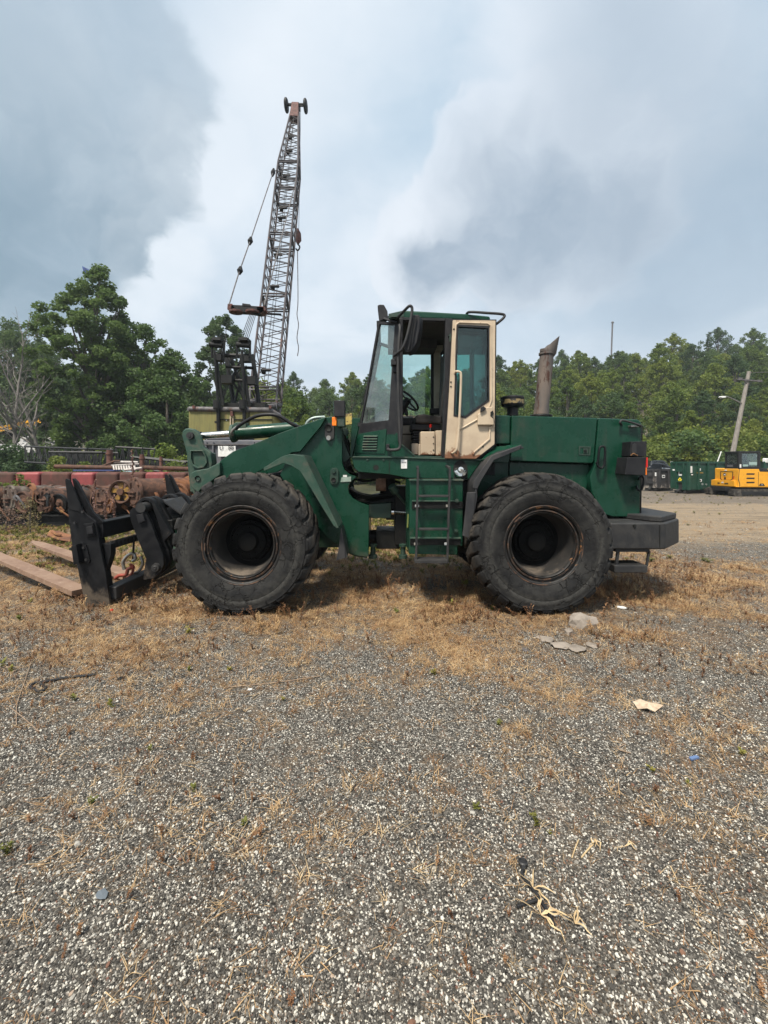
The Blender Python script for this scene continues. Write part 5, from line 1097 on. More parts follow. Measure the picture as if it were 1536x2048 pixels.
for k in range(9):
    xx = 225 + k * 5.2; new('slat', prism([P(xx, 931, 15.0), P(xx + 2.4, 931, 15.0), P(xx + 4.2, 939, 14.9), P(xx + 1.4, 939.5, 14.9)], (0, .05, 0)), WHR, gr_)
new('grille_rail', [tube([P(222, 931, 15.0), P(278, 928, 15.4)], .03, 6), tube([P(228, 924, 15.6), P(276, 925, 15.8)], .05, 8), tube([P(250, 940, 14.9), P(284, 936, 15)], .05, 6)], WHR, gr_)
new('grille_arm', tube([P(203, 933, 15.3), P(229, 922, 15.5), P(240, 922, 15.5)], .035, 8), RUST, gr_)
for x, w_, y0, l_ in ((219, 11, 900, 'widest rusty post stump behind the white grille'), (284, 9, 909, 'middle rusty post stump with flared foot'), (322, 6, 913, 'slim rusty post stump nearest the tilt lever')):
    lay('post_stump', [tube([P(x, y0, 17), P(x, 1020, 17)], w_ / S * 17 / 2, 10), tube([P(x, y0 + 6, 17), P(x, y0 + 9, 17)], w_ / S * 17 / 2 * 1.25, 10)], mat('post_rust', (.10, .045, .035), (.16, .07, .05), 5, .85), l_, 'post')
SBD = mat('stored_boom_dark', (.010, .0105, .012), (.028, .028, .028), 4, .6)
def lattice(x0, y0, Y0, x1, y1, Y1, hgt, wd, nb, label):
    a_, b_ = P(x0, y0, Y0), P(x1, y1, Y1); o = root('stored_boom_section', tuple(a_), label, 'boom section'); d_ = (b_ - a_)
    sd = Vector((0, 0, 1)).cross(d_).normalized() * wd; upz = Vector((0, 0, -hgt)); g = []; l_ = []
    cs = [(0, 0), (1, 0), (0, 1), (1, 1)]
    pt = lambda t, i, j: a_ + d_ * t + sd * i + upz * j
    for i, j in cs: g.append(tube([pt(0, i, j), pt(1, i, j)], .06, 6))
    for k in range(nb):
        t0, tm, t1 = k / nb, (k + .5) / nb, (k + 1) / nb
        for i in (0, 1): l_ += [tube([pt(t0, i, 0), pt(tm, i, 1)], .03, 5), tube([pt(tm, i, 1), pt(t1, i, 0)], .03, 5), tube([pt(t0, i, 0), pt(t0, i, 1)], .03, 5)]
        l_ += [tube([pt(t0, 0, 0), pt(tm, 1, 0)], .025, 5)]
    for q in g: new('chord', q, SBD, o)
    new('lacing', l_, SBD, o, kind='stuff')
lattice(50, 893, 24, 175, 898, 22, .85, 1.4, 9, 'black lattice boom section stored flat left of the rusty posts')
lattice(98, 904, 20, 205, 905, 20, .85, 1.2, 8, 'nearer black lattice boom section behind the red blocks')
lattice(232, 894, 22, 285, 897, 22, .9, 1.2, 4, 'short dark lattice section behind the dead flower stalk')
lattice(262, 914, 19, 372, 925, 19, .5, .8, 10, 'low grey lattice section running behind the slim post')
lay('scrap_plate', [prism([P(93, 1071, 9.6), P(100, 1060, 9.9), P(118, 1062, 9.9), P(142, 1070, 9.7), P(140, 1083, 9.4), P(118, 1080, 9.5)], (0, .02, -.02)), tube(smooth_path([P(104, 1062, 9.8), P(112, 1068, 9.6), P(122, 1071, 9.6)]), .03, 6)], RUSTO, 'crumpled rusty plate on the weeds beyond the far fork tine', 'scrap plate', ang=20)

# ================================================================== RIGHT SIDE: DUMPSTERS, TRUCK, EXCAVATOR, POLE
DGRN = mat('dumpster_green', (.006, .045, .028), (.010, .052, .034), 3, .5, .65, streak=(.05, .06, .045), c3=(.04, .05, .035), s3=2, lo3=.6, hi3=.8, bump=.01, bscale=4, zlow=(0, .5))
DGRY = mat('dumpster_grey', (.024, .024, .026), (.045, .042, .042), 3, .6, .8, c3=(.30, .27, .24), s3=1.5, lo3=.62, hi3=.76, zlow=(0, .7), bump=.01, bscale=4)
def dumpster(front, side, Yn, hgt, m, label, posts=3):
    """front=(xa,Ya,xb,Yb) end wall, side end point (x,Y)"""
    (xa, Ya), (xb, Yb), (xc, Yc) = front[0], front[1], side
    A = Vector(((xa - HX) / S * Ya, Ya, 0)); B = Vector(((xb - HX) / S * Yb, Yb, 0)); C_ = Vector(((xc - HX) / S * Yc, Yc, 0)); D_ = A + C_ - B
    o = root('dumpster', tuple(B), label, 'dumpster'); up = Vector((0, 0, 1)); h0 = .22
    fa = (B - A).normalized(); fs = (C_ - B).normalized(); nf = Vector((fa.y, -fa.x, 0)); ns = Vector((fs.y, -fs.x, 0))
    if nf.y > 0: nf = -nf
    if ns.y > 0: ns = -ns
    for p0, p1, nn in ((A, B, nf), (B, C_, ns), (D_, C_, -nf), (A, D_, -ns)):
        new('wall', prism([p0 + up * h0, p1 + up * h0, p1 + up * hgt, p0 + up * hgt], -nn * .05), m, o)
    new('floor', prism([A + up * (h0 + .05), B + up * (h0 + .05), C_ + up * (h0 + .05), D_ + up * (h0 + .05)], (0, 0, -.04)), m, o)
    new('top_rim', [bar(p0 + up * hgt, p1 + up * hgt, .12, .10) for p0, p1 in ((A - fa * .05, B + fa * .05), (B, C_), (C_, D_), (D_, A))], m, o)
    for k in range(posts + 1):
        q = B + (C_ - B) * (k / posts) + ns * .04; new('side_post', bar(q + up * h0, q + up * hgt, .09, .09), m, o)
    for k in (0, .30, .72, 1):
        q = A + (B - A) * k + nf * .04; new('end_post', bar(q + up * h0, q + up * hgt, .10, .08), m, o)
    for z_ in (hgt * .72, hgt * .38): new('end_rail', bar(A + (B - A) * (.30 if z_ < hgt / 2 else .3) + nf * .04 + up * z_, A + (B - A) * .72 + nf * .04 + up * z_, .08, .08), m, o)
    new('hook_recess', prism([A + (B - A) * .42 + nf * .003 + up * h0, A + (B - A) * .62 + nf * .003 + up * h0, A + (B - A) * .62 + nf * .003 + up * hgt * .36, A + (B - A) * .42 + nf * .003 + up * hgt * .36], nf * .004), INK, o)
    new('skid_rail', [bar(A + fa * (B - A).length * k + up * .11, D_ + fa * (B - A).length * k + up * .11, .14, .2) for k in (.25, .75)] + [tube([B + ns * .0 + up * .13 - fa * .5 - fa * .15, B + up * .13 - fa * .5], .13, 12)], INK, o)
    return o, A, B, C_, nf, ns, fa, fs
def zat(py, Y_): return EYE + (HY - py) / S * Y_
o, A, B, C_, nf, ns, fa, fs = dumpster([(1344, 27), (1377, 26.0)], (1450, 27.0), 26, zat(925, 26.3), DGRN, 'dark green open dumpster with white and yellow stickers beside the excavator', 4)
def stick(p, d_, nn, w_, h_, m, nm_='sticker', off=.012): return new(nm_, prism([p - d_ * w_ / 2 - Vector((0, 0, h_ / 2)) + nn * off, p + d_ * w_ / 2 - Vector((0, 0, h_ / 2)) + nn * off, p + d_ * w_ / 2 + Vector((0, 0, h_ / 2)) + nn * off, p - d_ * w_ / 2 + Vector((0, 0, h_ / 2)) + nn * off], nn * .004), m, o)
def onw(P0, P1, k, z_): q = P0 + (P1 - P0) * k; return Vector((q.x, q.y, z_))
H_ = zat(925, 26.3)
stick(onw(A, B, .08, H_ - .45), fa, nf, .22, .09, WHITE); stick(onw(A, B, .55, H_ * .66), fa, nf, .28, .22, WHITE); stick(onw(A, B, .55, H_ * .59), fa, nf, .26, .06, WHITE)
stick(onw(A, B, .55, H_ * .665), fa, nf, .16, .14, DGRN, 'emblem', .018)
yd = onw(A, B, .5, H_ * .44) + nf * .012
YEL = mat('yellow_diamond', (.75, .62, .03), None, 3, .5)
new('hazard_diamond', prism([yd + fa * .13, yd + Vector((0, 0, .15)), yd - fa * .13, yd - Vector((0, 0, .15))], nf * .004), YEL, o)
new('hazard_mark', prism([yd + fa * .035 + nf * .006, yd + Vector((0, 0, .06)) + nf * .006, yd - fa * .035 + nf * .006, yd - Vector((0, 0, .06)) + nf * .006], nf * .003), INK, o)
stick(onw(B, C_, .06, H_ - .42), fs, ns, .22, .40, WHITE); stick(onw(B, C_, .28, H_ - .42), fs, ns, .24, .14, WHITE)
stick(onw(B, C_, .30, H_ - .62), fs, ns, .55, .07, mat('gold_lettering', (.22, .15, .03), None, 3, .6))
stick(onw(B, C_, .30, H_ * .42), fs, ns, .30, .16, WHITE); stick(onw(B, C_, .30, H_ * .42), fs, ns, .14, .09, INK, 'sticker_mark', .017)
stick(onw(B, C_, .09, H_ * .61), fs, ns, .14, .06, WHITE)
for k_, s_ in ((.26, '30'), (.36, '12'), (.47, 'cy')):
    t_ = text('dumpster_number', s_, onw(B, C_, k_, H_ * .30) + ns * .02, .17, WHITE, o, rot=(R(90), 0, math.atan2(fs.y, fs.x)))
stick(onw(A, B, .0, H_ + .02), fa, nf, .18, .10, WHITE); stick(onw(B, C_, .18, H_ + .01), fs, ns, .42, .07, WHITE)
o, A, B, C_, nf, ns, fa, fs = dumpster([(1284, 29.4), (1318, 28.4)], (1352, 29.0), 28, zat(940, 28.6), DGRY, 'grey open dumpster splashed with white dirt beside the green dumpster', 2)
H2 = zat(940, 28.6)
stick(onw(A, B, .75, H2 * .80), fa, nf, .24, .24, WHITE); stick(onw(B, C_, .25, H2 * .70), fs, ns, .28, .20, WHITE); stick(onw(B, C_, .25, H2 * .70), fs, ns, .18, .08, DGRY, 'sticker_mark', .017)
stick(onw(B, C_, .9, H2 * .72), fs, ns, .2, .18, WHITE)
# dumpster far right
o, A, B, C_, nf, ns, fa, fs = dumpster([(1520, 29.0), (1528, 28.4)], (1610, 30.0), 28, zat(925, 29), DGRN, 'green dumpster behind the excavator at the right edge', 3)
new('tarpaulin_roll', bar(onw(B, C_, 0, zat(925, 29) + .12), onw(B, C_, 1, zat(925, 29) + .12), .3, .22), WHITE, o, bevel=.05)
# pickup truck behind grey dumpster
tr = root('pickup_truck', ((1310 - HX) / S * 36, 36, 0), 'dark pickup truck with silver front corner parked behind the grey dumpster', 'pickup truck')
TB = mat('black_car_paint', (.012, .014, .018), None, 3, .2, coat=.5); SIL = mat('silver_car_paint', (.30, .33, .36), None, 3, .25, metal=.5)
Yt = 35
def tpr(pts, Y0, Y1): return pr(pts, Y0, Y1)
new('body', [tpr([(1290, 934), (1301, 933), (1301, 928), (1306, 925), (1316, 925), (1328, 927), (1344, 934), (1349, 939), (1349, 962), (1290, 962)], Yt, Yt + 1.9)], TB, tr, bevel=.12, seg=3)
new('cabin', [tpr([(1298, 934), (1303, 922), (1312, 920.5), (1328, 921), (1338, 934)], Yt + .15, Yt + 1.75)], TB, tr, bevel=.08, seg=3)
new('side_window', [tpr([(1302, 932), (1305, 924), (1311, 923), (1312, 932)], Yt + .12, Yt + .16), tpr([(1314, 932), (1314, 923), (1320, 924), (1326, 932)], Yt + .12, Yt + .16)], glass('truck_glass', (.1, .13, .15), .1), tr)
new('windscreen', prism([P(1328.4, 922, Yt + .3), P(1338, 933, Yt + .2), P(1338, 933, Yt + 1.7), P(1328.4, 922, Yt + 1.6)], (.03, 0, .03)), bpy.data.materials['truck_glass'], tr)
new('wing', [tpr([(1324, 935), (1348, 937), (1350, 946), (1336, 946), (1331, 939), (1324, 940)], Yt - .02, Yt + .1)], SIL, tr, bevel=.03)
new('bonnet', [prism([P(1334, 934.5, Yt + .1), P(1348, 937.5, Yt + .1), P(1348, 937.5, Yt + 1.8), P(1334, 934.5, Yt + 1.8)], (0, 0, .02))], SIL, tr)
for x in (1300, 1340):
    wl = new('wheel', [lathe([(.22, -.0), (.36, .0), (.4, .04), (.4, .22), (.36, .25)], (P(x, 0, Yt).x, Yt - .02, .40), 'Y', 28)], INK, tr); new('rim', lathe([(0, .05), (.08, .02), (.22, .03), (.23, .01)], (P(x, 0, Yt).x, Yt - .02, .40), 'Y', 20), STEEL, wl)
new('headlight', [tpr([(1344, 938), (1350, 939), (1350, 942), (1345, 941.5)], Yt - .03, Yt + .2)], WHITE, tr, bevel=.01)
new('mirror', box((P(1326, 930, Yt).x, Yt - .12, zat(931, Yt)), (.16, .22, .2)), TB, tr, bevel=.03)
# excavator
EX = root('mini_excavator', ((1500 - HX) / S * 24, 24.5, 0), 'yellow and black compact excavator seen from the rear beside the green dumpster', 'excavator')
YL = mat('excavator_yellow', (.72, .34, .018), (.64, .29, .016), 4, .4, .5, c3=(.42, .23, .05), s3=2, lo3=.62, hi3=.8, spec=.5)
EB = mat('excavator_black', (.008, .009, .010), (.017, .017, .017), 5, .5)
TRK = mat('dusty_rubber_track', (.022, .020, .018), (.085, .075, .062), 6, .85, bump=.01, bscale=20)
Ye = 24.0
def ep(n, g, m, parent=None, **k): return new(n, g, m, parent or EX, **k)
XL = (1477 - HX) / S * Ye
def LP(x, y, off=0.0):                      # point on the machine's left end wall
    X_ = XL - off; Y_ = X_ * S / (x - HX); return P(x, y, Y_)
def lpr(pts, off, th): return prism([LP(x, y, off) for x, y in pts], (th, 0, 0))
bd = ep('body', [pr([(1477, 936.5), (1518, 937), (1545, 938), (1550, 944), (1552, 975.5), (1477, 975)], Ye, Ye + 1.75)], YL, bevel=.07, seg=3)
ep('tail_weight', [prism([(XL - .12, Ye + .25, zat(974, Ye)), (XL - .12, Ye + 1.85, zat(974, Ye)), (XL - .12, Ye + 1.85, zat(962, Ye)), (XL + .1, Ye + 1.8, zat(960, Ye)), (XL + .1, Ye + .1, zat(962, Ye)), (XL + .02, Ye - .01, zat(974, Ye))][::1], (.1, 0, 0)),
   box((XL - .02, Ye + .98, zat(967.5, Ye)), (.22, 1.7, .32))], YL, bd, bevel=.05, seg=3)
HO = ((1440.5, 942.5), (1466, 943), (1465.5, 958), (1461, 961), (1443, 960.5), (1440, 957)); HI = ((1441.7, 943.7), (1464.8, 944), (1464.2, 957.4), (1460.6, 959.8), (1443.5, 959.5), (1441.3, 956.4))
ep('access_hatch', [ring([LP(x, y, .008) for x, y in HO], [LP(x, y, .008) for x, y in HI], (.012, 0, 0))], EB, bd)
for y in (948, 956.6, 965): ep('air_slot', [pr([(1493.5, y - 1.5), (1509.5, y - 1.5), (1508.8, y + 1.5), (1492.8, y + 1.5)], Ye - .004, Ye + .02)], EB, bd)
ep('body_seam', [pr([(1478.6, 938), (1479.4, 938), (1477.6, 958), (1480.2, 968), (1480, 974), (1479, 974), (1479, 968), (1476.6, 958)], Ye - .006, Ye - .0)], EB, bd)
ep('panel_seam', [bx(1516.5, 944, 1517.2, 973, Ye - .006, Ye)], EB, bd)
ep('engine_cover_top', [pr([(1518, 936), (1532, 936.5), (1542, 941), (1542, 943.5), (1520, 943)], Ye - .02, Ye + 1.8)], EB, bd, bevel=.02)
ep('emblem', [lpr([(1449 + 3 * math.cos(a), 949 + 3 * math.sin(a)) for a in np.linspace(0, 6.283, 9)[:-1]], .016, .006)], EB, bd)
ep('emblem_figure', [lpr([(1447, 950.8), (1448.2, 947.6), (1449.4, 948.8), (1451.3, 947.2), (1450.6, 949.8), (1451.2, 951.2), (1449.4, 950.2)], .022, .004)], WHITE, bd)
ep('model_plate', [lpr([(1448, 954.5), (1451.5, 954.5), (1451.5, 958.5), (1448, 958.5)], .016, .006)], EB, bd); ep('small_decal', [lpr([(1449, 939.5), (1453.5, 939.5), (1453.5, 941.5), (1449, 941.5)], .016, .006)], WHITE, bd)
ep('small_decal', [lpr([(1443, 963.5), (1446.5, 963.5), (1446.5, 966), (1443, 966)], .145, .01)], WHITE, bd)
ep('red_reflector', [lpr([(1467, 952), (1468.6, 952), (1467.6, 958), (1466.2, 958)], .01, .004)], RED, bd)
for q in (((1435, 965), (1439, 965), (1439, 967), (1435, 967)), ((1449, 966), (1456, 966), (1456, 968), (1449, 968))): ep('vent_hole', [lpr(q, .145, .01)], EB, bd)
ep('number_plate', [pr([(1518, 972), (1520.5, 967), (1527, 967), (1530, 972)], Ye - .007, Ye + .0)], EB, bd); text('model_number', '50', P(1524, 969.7, Ye - .012), .075, WHITE, bd)
zt2, zb2 = zat(903, Ye), zat(936, Ye); YC1 = Ye + .98
def zz3(py): return zat(py, Ye)
cbm = ep('cab_frame', [ring([(XL + .02, Ye + .02, zb2), (XL + .02, YC1, zb2), (XL + .02, YC1, zt2), (XL + .02, Ye + .02, zt2)], [(XL + .02, Ye + .14, zz3(928)), (XL + .02, YC1 - .08, zz3(928)), (XL + .02, YC1 - .08, zz3(907)), (XL + .02, Ye + .14, zz3(907))], (.06, 0, 0)),
                        ring([P(x, y, Ye) for x, y in ((1477.5, 903), (1519, 903), (1522, 906), (1521, 936), (1477.5, 936))], [P(x, y, Ye) for x, y in ((1484, 907), (1515, 907), (1516.5, 909), (1516, 932.5), (1484, 933))], (0, .08, 0)),
                        ring([P(x, y, Ye) + Vector((0, .9, 0)) for x, y in ((1477.5, 903), (1519, 903), (1522, 906), (1521, 936), (1477.5, 936))], [P(x, y, Ye) + Vector((0, .9, 0)) for x, y in ((1480, 907), (1515, 907), (1516.5, 909), (1516, 932.5), (1480, 933))], (0, .08, 0)),
                        pr([(1477.5, 902.2), (1520, 902.2), (1522, 905), (1477.5, 905)], Ye - .01, Ye + 1.02)], EB, bevel=.015)
EG = glass('excavator_glass', (.72, .80, .78), .02, .03, .05)
ep('cab_pane', [pr([(1483, 906), (1517, 906), (1517, 934), (1483, 934)], Ye + .03, Ye + .036)], EG, cbm)
ep('cab_pane', [prism([(XL + .05, Ye + .1, zz3(930)), (XL + .05, YC1 - .06, zz3(930)), (XL + .05, YC1 - .06, zz3(906)), (XL + .05, Ye + .1, zz3(906))], (.006, 0, 0))], EG, cbm)
ep('operator_seat', [bx(1490, 920, 1502, 936, Ye + .3, Ye + .7), bx(1486, 908, 1492, 921, Ye + .3, Ye + .7)], EB, cbm, bevel=.03)
ep('paper_decal', [bx(1486, 929, 1496, 933, Ye + .02, Ye + .026), bx(1498, 924, 1514, 929.5, Ye + .02, Ye + .026)], mat('pale_teal_decal', (.26, .36, .34), None, 3, .6), cbm)
text('cab_lettering', 'DEERE', LP(1460, 932, .01), .15, mat('grey_lettering', (.25, .25, .26), None, 3, .6), cbm, rot=(R(90), 0, R(-90))); ep('cab_tag', [bx(1479.5, 928.5, 1482.5, 935.5, Ye - .01, Ye - .002)], WHITE, cbm)
ep('lower_sill', [pr([(1477.5, 935), (1522, 935), (1522, 938), (1477.5, 938)], Ye + .005, Ye + 1.0)], EB, cbm)
for (x0, x1, y0, y1, Yk) in ((1420, 1500, 975, 990, Ye + 1.35), (1468, 1580, 979, 993.5, Ye - .05)):
    rr = (y1 - y0) / 2; pts = [(x1, y0), (x1, y1)]
    pts += [(x0 + rr + rr * math.cos(a), (y0 + y1) / 2 + rr * math.sin(a)) for a in np.linspace(math.pi / 2, math.pi * 1.5, 12)]
    pts = [(x1 - 0, y0)] + [(x1 + rr * .3, (y0 + y1) / 2)] + pts[1:]
    tk = ep('track', [pr(pts, Yk, Yk + .40)], TRK, bevel=.02); n_ = 26
    ep('track_lug', [bx(x0 + rr + (x1 - x0 - rr) * i / n_, y0 - .9, x0 + rr + (x1 - x0 - rr) * (i + .5) / n_, y0 + .5, Yk - .01, Yk + .41) for i in range(n_)] +
       [bar(P(x0 + rr + rr * math.cos(a), (y0 + y1) / 2 + rr * math.sin(a), Yk - .01), P(x0 + rr + rr * math.cos(a), (y0 + y1) / 2 + rr * math.sin(a), Yk - .01) + Vector((0, .42, 0)), .045, .045) for a in np.linspace(math.pi / 2, math.pi * 1.5, 9)], TRK, tk, kind='stuff')
    ep('track_frame', [bx(x0 + rr * 2.2, y0 + rr * .55, x1, y0 + rr * 1.5, Yk - .02, Yk + .0)], EB, tk)
    ep('idler', [lathe([(0, -.03), (.05, -.03), (.12, -.01), (.155, -.01), (.16, .02)], P(x0 + rr + 1, (y0 + y1) / 2, Yk), 'Y', 20)], TRK, tk)
ep('turntable', [bx(1450, 974, 1560, 982, Ye + .4, Ye + 1.5)], EB)
# utility pole with street lamp
PW = mat('weathered_pole_wood', (.19, .17, .15), (.27, .25, .225), 5, .85, stretch=(3, 3, .3), bump=.006)
Yp = 33.0; pt_, pb = P(1498, 743, Yp), P(1466, 903, Yp); pb2 = pb + (pb - pt_) * ((pb.z + .0) / (pt_.z - pb.z))
UP = root('utility_pole', (pb2.x, Yp, 0), 'leaning weathered wooden utility pole with crossarm rising behind the excavator', 'utility pole')
new('pole', tube([(pb2.x, Yp, -.2), pb, pt_], [.19, .17, .12], 14), PW, UP)
new('crossarm', bar(P(1475, 758.5, Yp - .15), P(1524, 763, Yp - .15), .10, .12), CGREY, UP)
new('insulator', [tube([P(x, y - 3, Yp - .15), P(x, y, Yp - .15)], .07, 8) for x, y in ((1479, 758), (1483, 758.5), (1517, 762.5), (1522, 763))], CGREY, UP); new('arm_brace', [bar(P(1487, 760, Yp - .1), P(1494, 768, Yp - .1), .04, .04), bar(P(1507, 762, Yp - .1), P(1495, 769, Yp - .1), .04, .04)], CGREY, UP)
new('wire', [tube([P(1502, 745, Yp), P(1560, 744, Yp)], .02, 5), tube([P(1500, 764, Yp), P(1486, 800, Yp)], .015, 5)], CGREY, UP)
SL = root('street_lamp', tuple(P(1487, 809, Yp)), 'grey street lamp arm bracketed to the leaning utility pole', 'street lamp')
new('lamp_arm', tube(smooth_path([P(1486, 808, Yp), P(1470, 800, Yp - .3), P(1456, 794, Yp - .6), P(1450, 793.5, Yp - .7)]), .045, 8), STEEL, SL)
new('lamp_head', prism([P(1441, 794, Yp - .8), P(1443, 792, Yp - .8), P(1452, 792, Yp - .8), P(1453, 795, Yp - .8), P(1445, 796, Yp - .8)], (0, .25, 0)), WHITE, SL, bevel=.03)
g_ = new('guy_guard', tube([P(1434, 926, 31), P(1442.5, 903, 31)], .035, 8), WHITE); tagit(g_, 'slanting white guy wire guard standing behind the green dumpster', 'wire guard')
g_ = new('radio_mast', [tube([P(1221, 790, 150), P(1223, 700, 150), P(1225, 645, 150)], .25, 6), tube([P(1224.5, 646, 150), P(1226, 644, 150)], .45, 6)], CGREY); tagit(g_, 'thin radio mast on the ridge above the wooded hillside', 'mast')
# ================================================================== TREES
def leaf_mat(name, stops):
    m = bpy.data.materials.new(name); m.use_nodes = True; t = NT(m.node_tree)
    oi = t.n('ShaderNodeObjectInfo').outputs['Random']; geo = t.n('ShaderNodeNewGeometry'); co = t.n('ShaderNodeTexCoord').outputs['Object']
    rp = geo.outputs['Random Per Island']
    f = t.math('ADD', t.math('MULTIPLY', oi, .55), t.math('MULTIPLY', rp, .22)); f = t.math('ADD', f, t.math('MULTIPLY', t.math('SUBTRACT', t.noise(co, .5, 3, .6), .38), .8))
    c = t.ramp(f, stops)
    b = t.n('ShaderNodeBsdfPrincipled', {'Base Color': c, 'Roughness': .6, 'Specular IOR Level': .3}).outputs[0]
    tr = t.n('ShaderNodeBsdfTranslucent', {0: c}).outputs[0]
    t.t.links.new(t.n('ShaderNodeMixShader', {0: .45, 1: b, 2: tr}).outputs[0], t.n('ShaderNodeOutputMaterial').inputs[0]); return m
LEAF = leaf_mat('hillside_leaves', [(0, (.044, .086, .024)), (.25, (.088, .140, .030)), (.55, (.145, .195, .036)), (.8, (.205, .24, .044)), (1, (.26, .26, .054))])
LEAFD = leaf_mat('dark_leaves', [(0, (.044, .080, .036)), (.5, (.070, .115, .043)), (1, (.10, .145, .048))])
LEAFM = leaf_mat('broad_leaves', [(0, (.055, .098, .036)), (.5, (.092, .150, .044)), (1, (.14, .20, .052))])
LEAFY = leaf_mat('light_leaves', [(0, (.08, .12, .025)), (.5, (.15, .19, .04)), (1, (.26, .27, .07))])
BARK = mat('grey_brown_bark', (.075, .062, .052), (.13, .115, .10), 6, .9, stretch=(3, 3, .5), bump=.01)
BARKP = mat('pale_dead_bark', (.20, .18, .165), (.13, .12, .11), 6, .9, stretch=(3, 3, .5))
def leaves(cs, rs, per, ls, seed, squash=.75):
    rg = np.random.default_rng(seed); n = sum(per)
    C_ = np.repeat(np.array(cs), per, 0); RR = np.repeat(np.array(rs), per)
    d_ = rg.normal(size=(n, 3)); d_ /= np.linalg.norm(d_, axis=1)[:, None]
    p = C_ + d_ * (RR * rg.random(n) ** .45)[:, None] * np.array([1, 1, squash])
    a = rg.normal(size=(n, 3)); a[:, 2] *= .5; a /= np.linalg.norm(a, axis=1)[:, None]
    b = rg.normal(size=(n, 3)); b = np.cross(a, b); b /= np.linalg.norm(b, axis=1)[:, None]
    l = ls * rg.uniform(.6, 1.35, n)[:, None]; w_ = l * .36
    V = np.empty((n, 4, 3)); V[:, 0] = p - a * l * .5; V[:, 1] = p + b * w_; V[:, 2] = p + a * l * .5 + np.array([0, 0, -.15]) * l; V[:, 3] = p - b * w_
    return V.reshape(-1, 3), n
def leaf_obj(name, V, n, m, parent):
    me = bpy.data.meshes.new(name); me.vertices.add(4 * n); me.vertices.foreach_set('co', V.astype(np.float32).ravel())
    me.loops.add(4 * n); me.loops.foreach_set('vertex_index', np.arange(4 * n, dtype=np.int32))
    me.polygons.add(n); me.polygons.foreach_set('loop_start', np.arange(0, 4 * n, 4, dtype=np.int32)); me.polygons.foreach_set('loop_total', np.full(n, 4, np.int32))
    me.materials.append(m); me.update(); me.validate(); return link(name, me, parent)
def tree(name, seed, h, rad, crown0, ncl, nlf, ls, m, label=None, cat='tree', group=None, shape=1.0, open_=0.0, limbs=8, clr=.16, lean=0, bark=None, top=0.9, dome=False):
    """tapered trunk, limbs out to leaf clumps; crown outline uneven"""
    r = random.Random(seed); o = bpy.data.objects.new(name, None); scene.collection.objects.link(o); W[o.name] = Vector((0, 0, 0))
    if label: tagit(o, label, cat, group)
    bark = bark or BARK; zc0 = crown0 * h; ch = h - zc0; cs = []; rs = []
    ph = [r.random() * 6.28 for _ in range(4)]
    for i in range(ncl):
        t = (i + .5) / ncl; t = t ** .9
        az = i * 2.39996 + r.uniform(-.5, .5)
        prof = (1 - abs((t - .44) / .575) ** 2.7) ** .5 if dome else (math.sin(math.pi * min(1, (t * .92 + .10)) ** shape)) ** .62
        lob = 1 + (.10 if dome else .22) * math.sin(3 * az + ph[0]) + .16 * math.sin(7 * t + ph[1] + az)
        q = rad * prof * lob * (r.random() ** .42)
        zz_ = zc0 + ch * t * (1 + .05 * math.sin(2 * az + ph[2])) * top
        c = Vector((q * math.cos(az) + lean * zz_ / h, q * math.sin(az), zz_))
        if open_ and r.random() < open_ and q < rad * .5: continue
        cs.append(c); rs.append(rad * clr * r.uniform(.75, 1.5))
    per = [max(4, int(nlf / len(cs) * (x / (rad * clr)) ** 2 * .8)) for x in rs]
    Vv, n = leaves([tuple(c) for c in cs], rs, per, ls, seed)
    g = [tube([(0, 0, -.4), (0, 0, h * .02), (lean * .3 + .02 * h * r.uniform(-1, 1), .02 * h * r.uniform(-1, 1), h * .4), (lean * .8, 0, h * .86)], [h * .024, h * .019, h * .013, h * .003], 8)]
    idx = list(range(len(cs))); r.shuffle(idx)
    for i in idx[:limbs]:
        c = cs[i]; z0 = max(zc0 * .6, c.z * r.uniform(.45, .75)); s = Vector((lean * z0 / h, 0, z0)); mid = s.lerp(c, .5) + Vector((0, 0, .04 * h * r.random()))
        rr = h * .008 * (1 - .5 * z0 / h); g.append(tube([s, mid, c], [rr, rr * .7, rr * .25], 5))
    new('trunk', g, bark, o); leaf_obj('crown', Vv, n, m, o); return o
def place(o, x, y, s=1.0, rz=0.0, z=None, copy=True, label=None, group=None):
    c = copy_tree(o) if copy else o
    c.location = (x, y, gh(x, y) if z is None else z); c.scale = (s, s, s * random.uniform(.92, 1.1)); c.rotation_euler = (0, 0, rz)
    if label: c['label'] = label
    if group: c['group'] = group
    return c
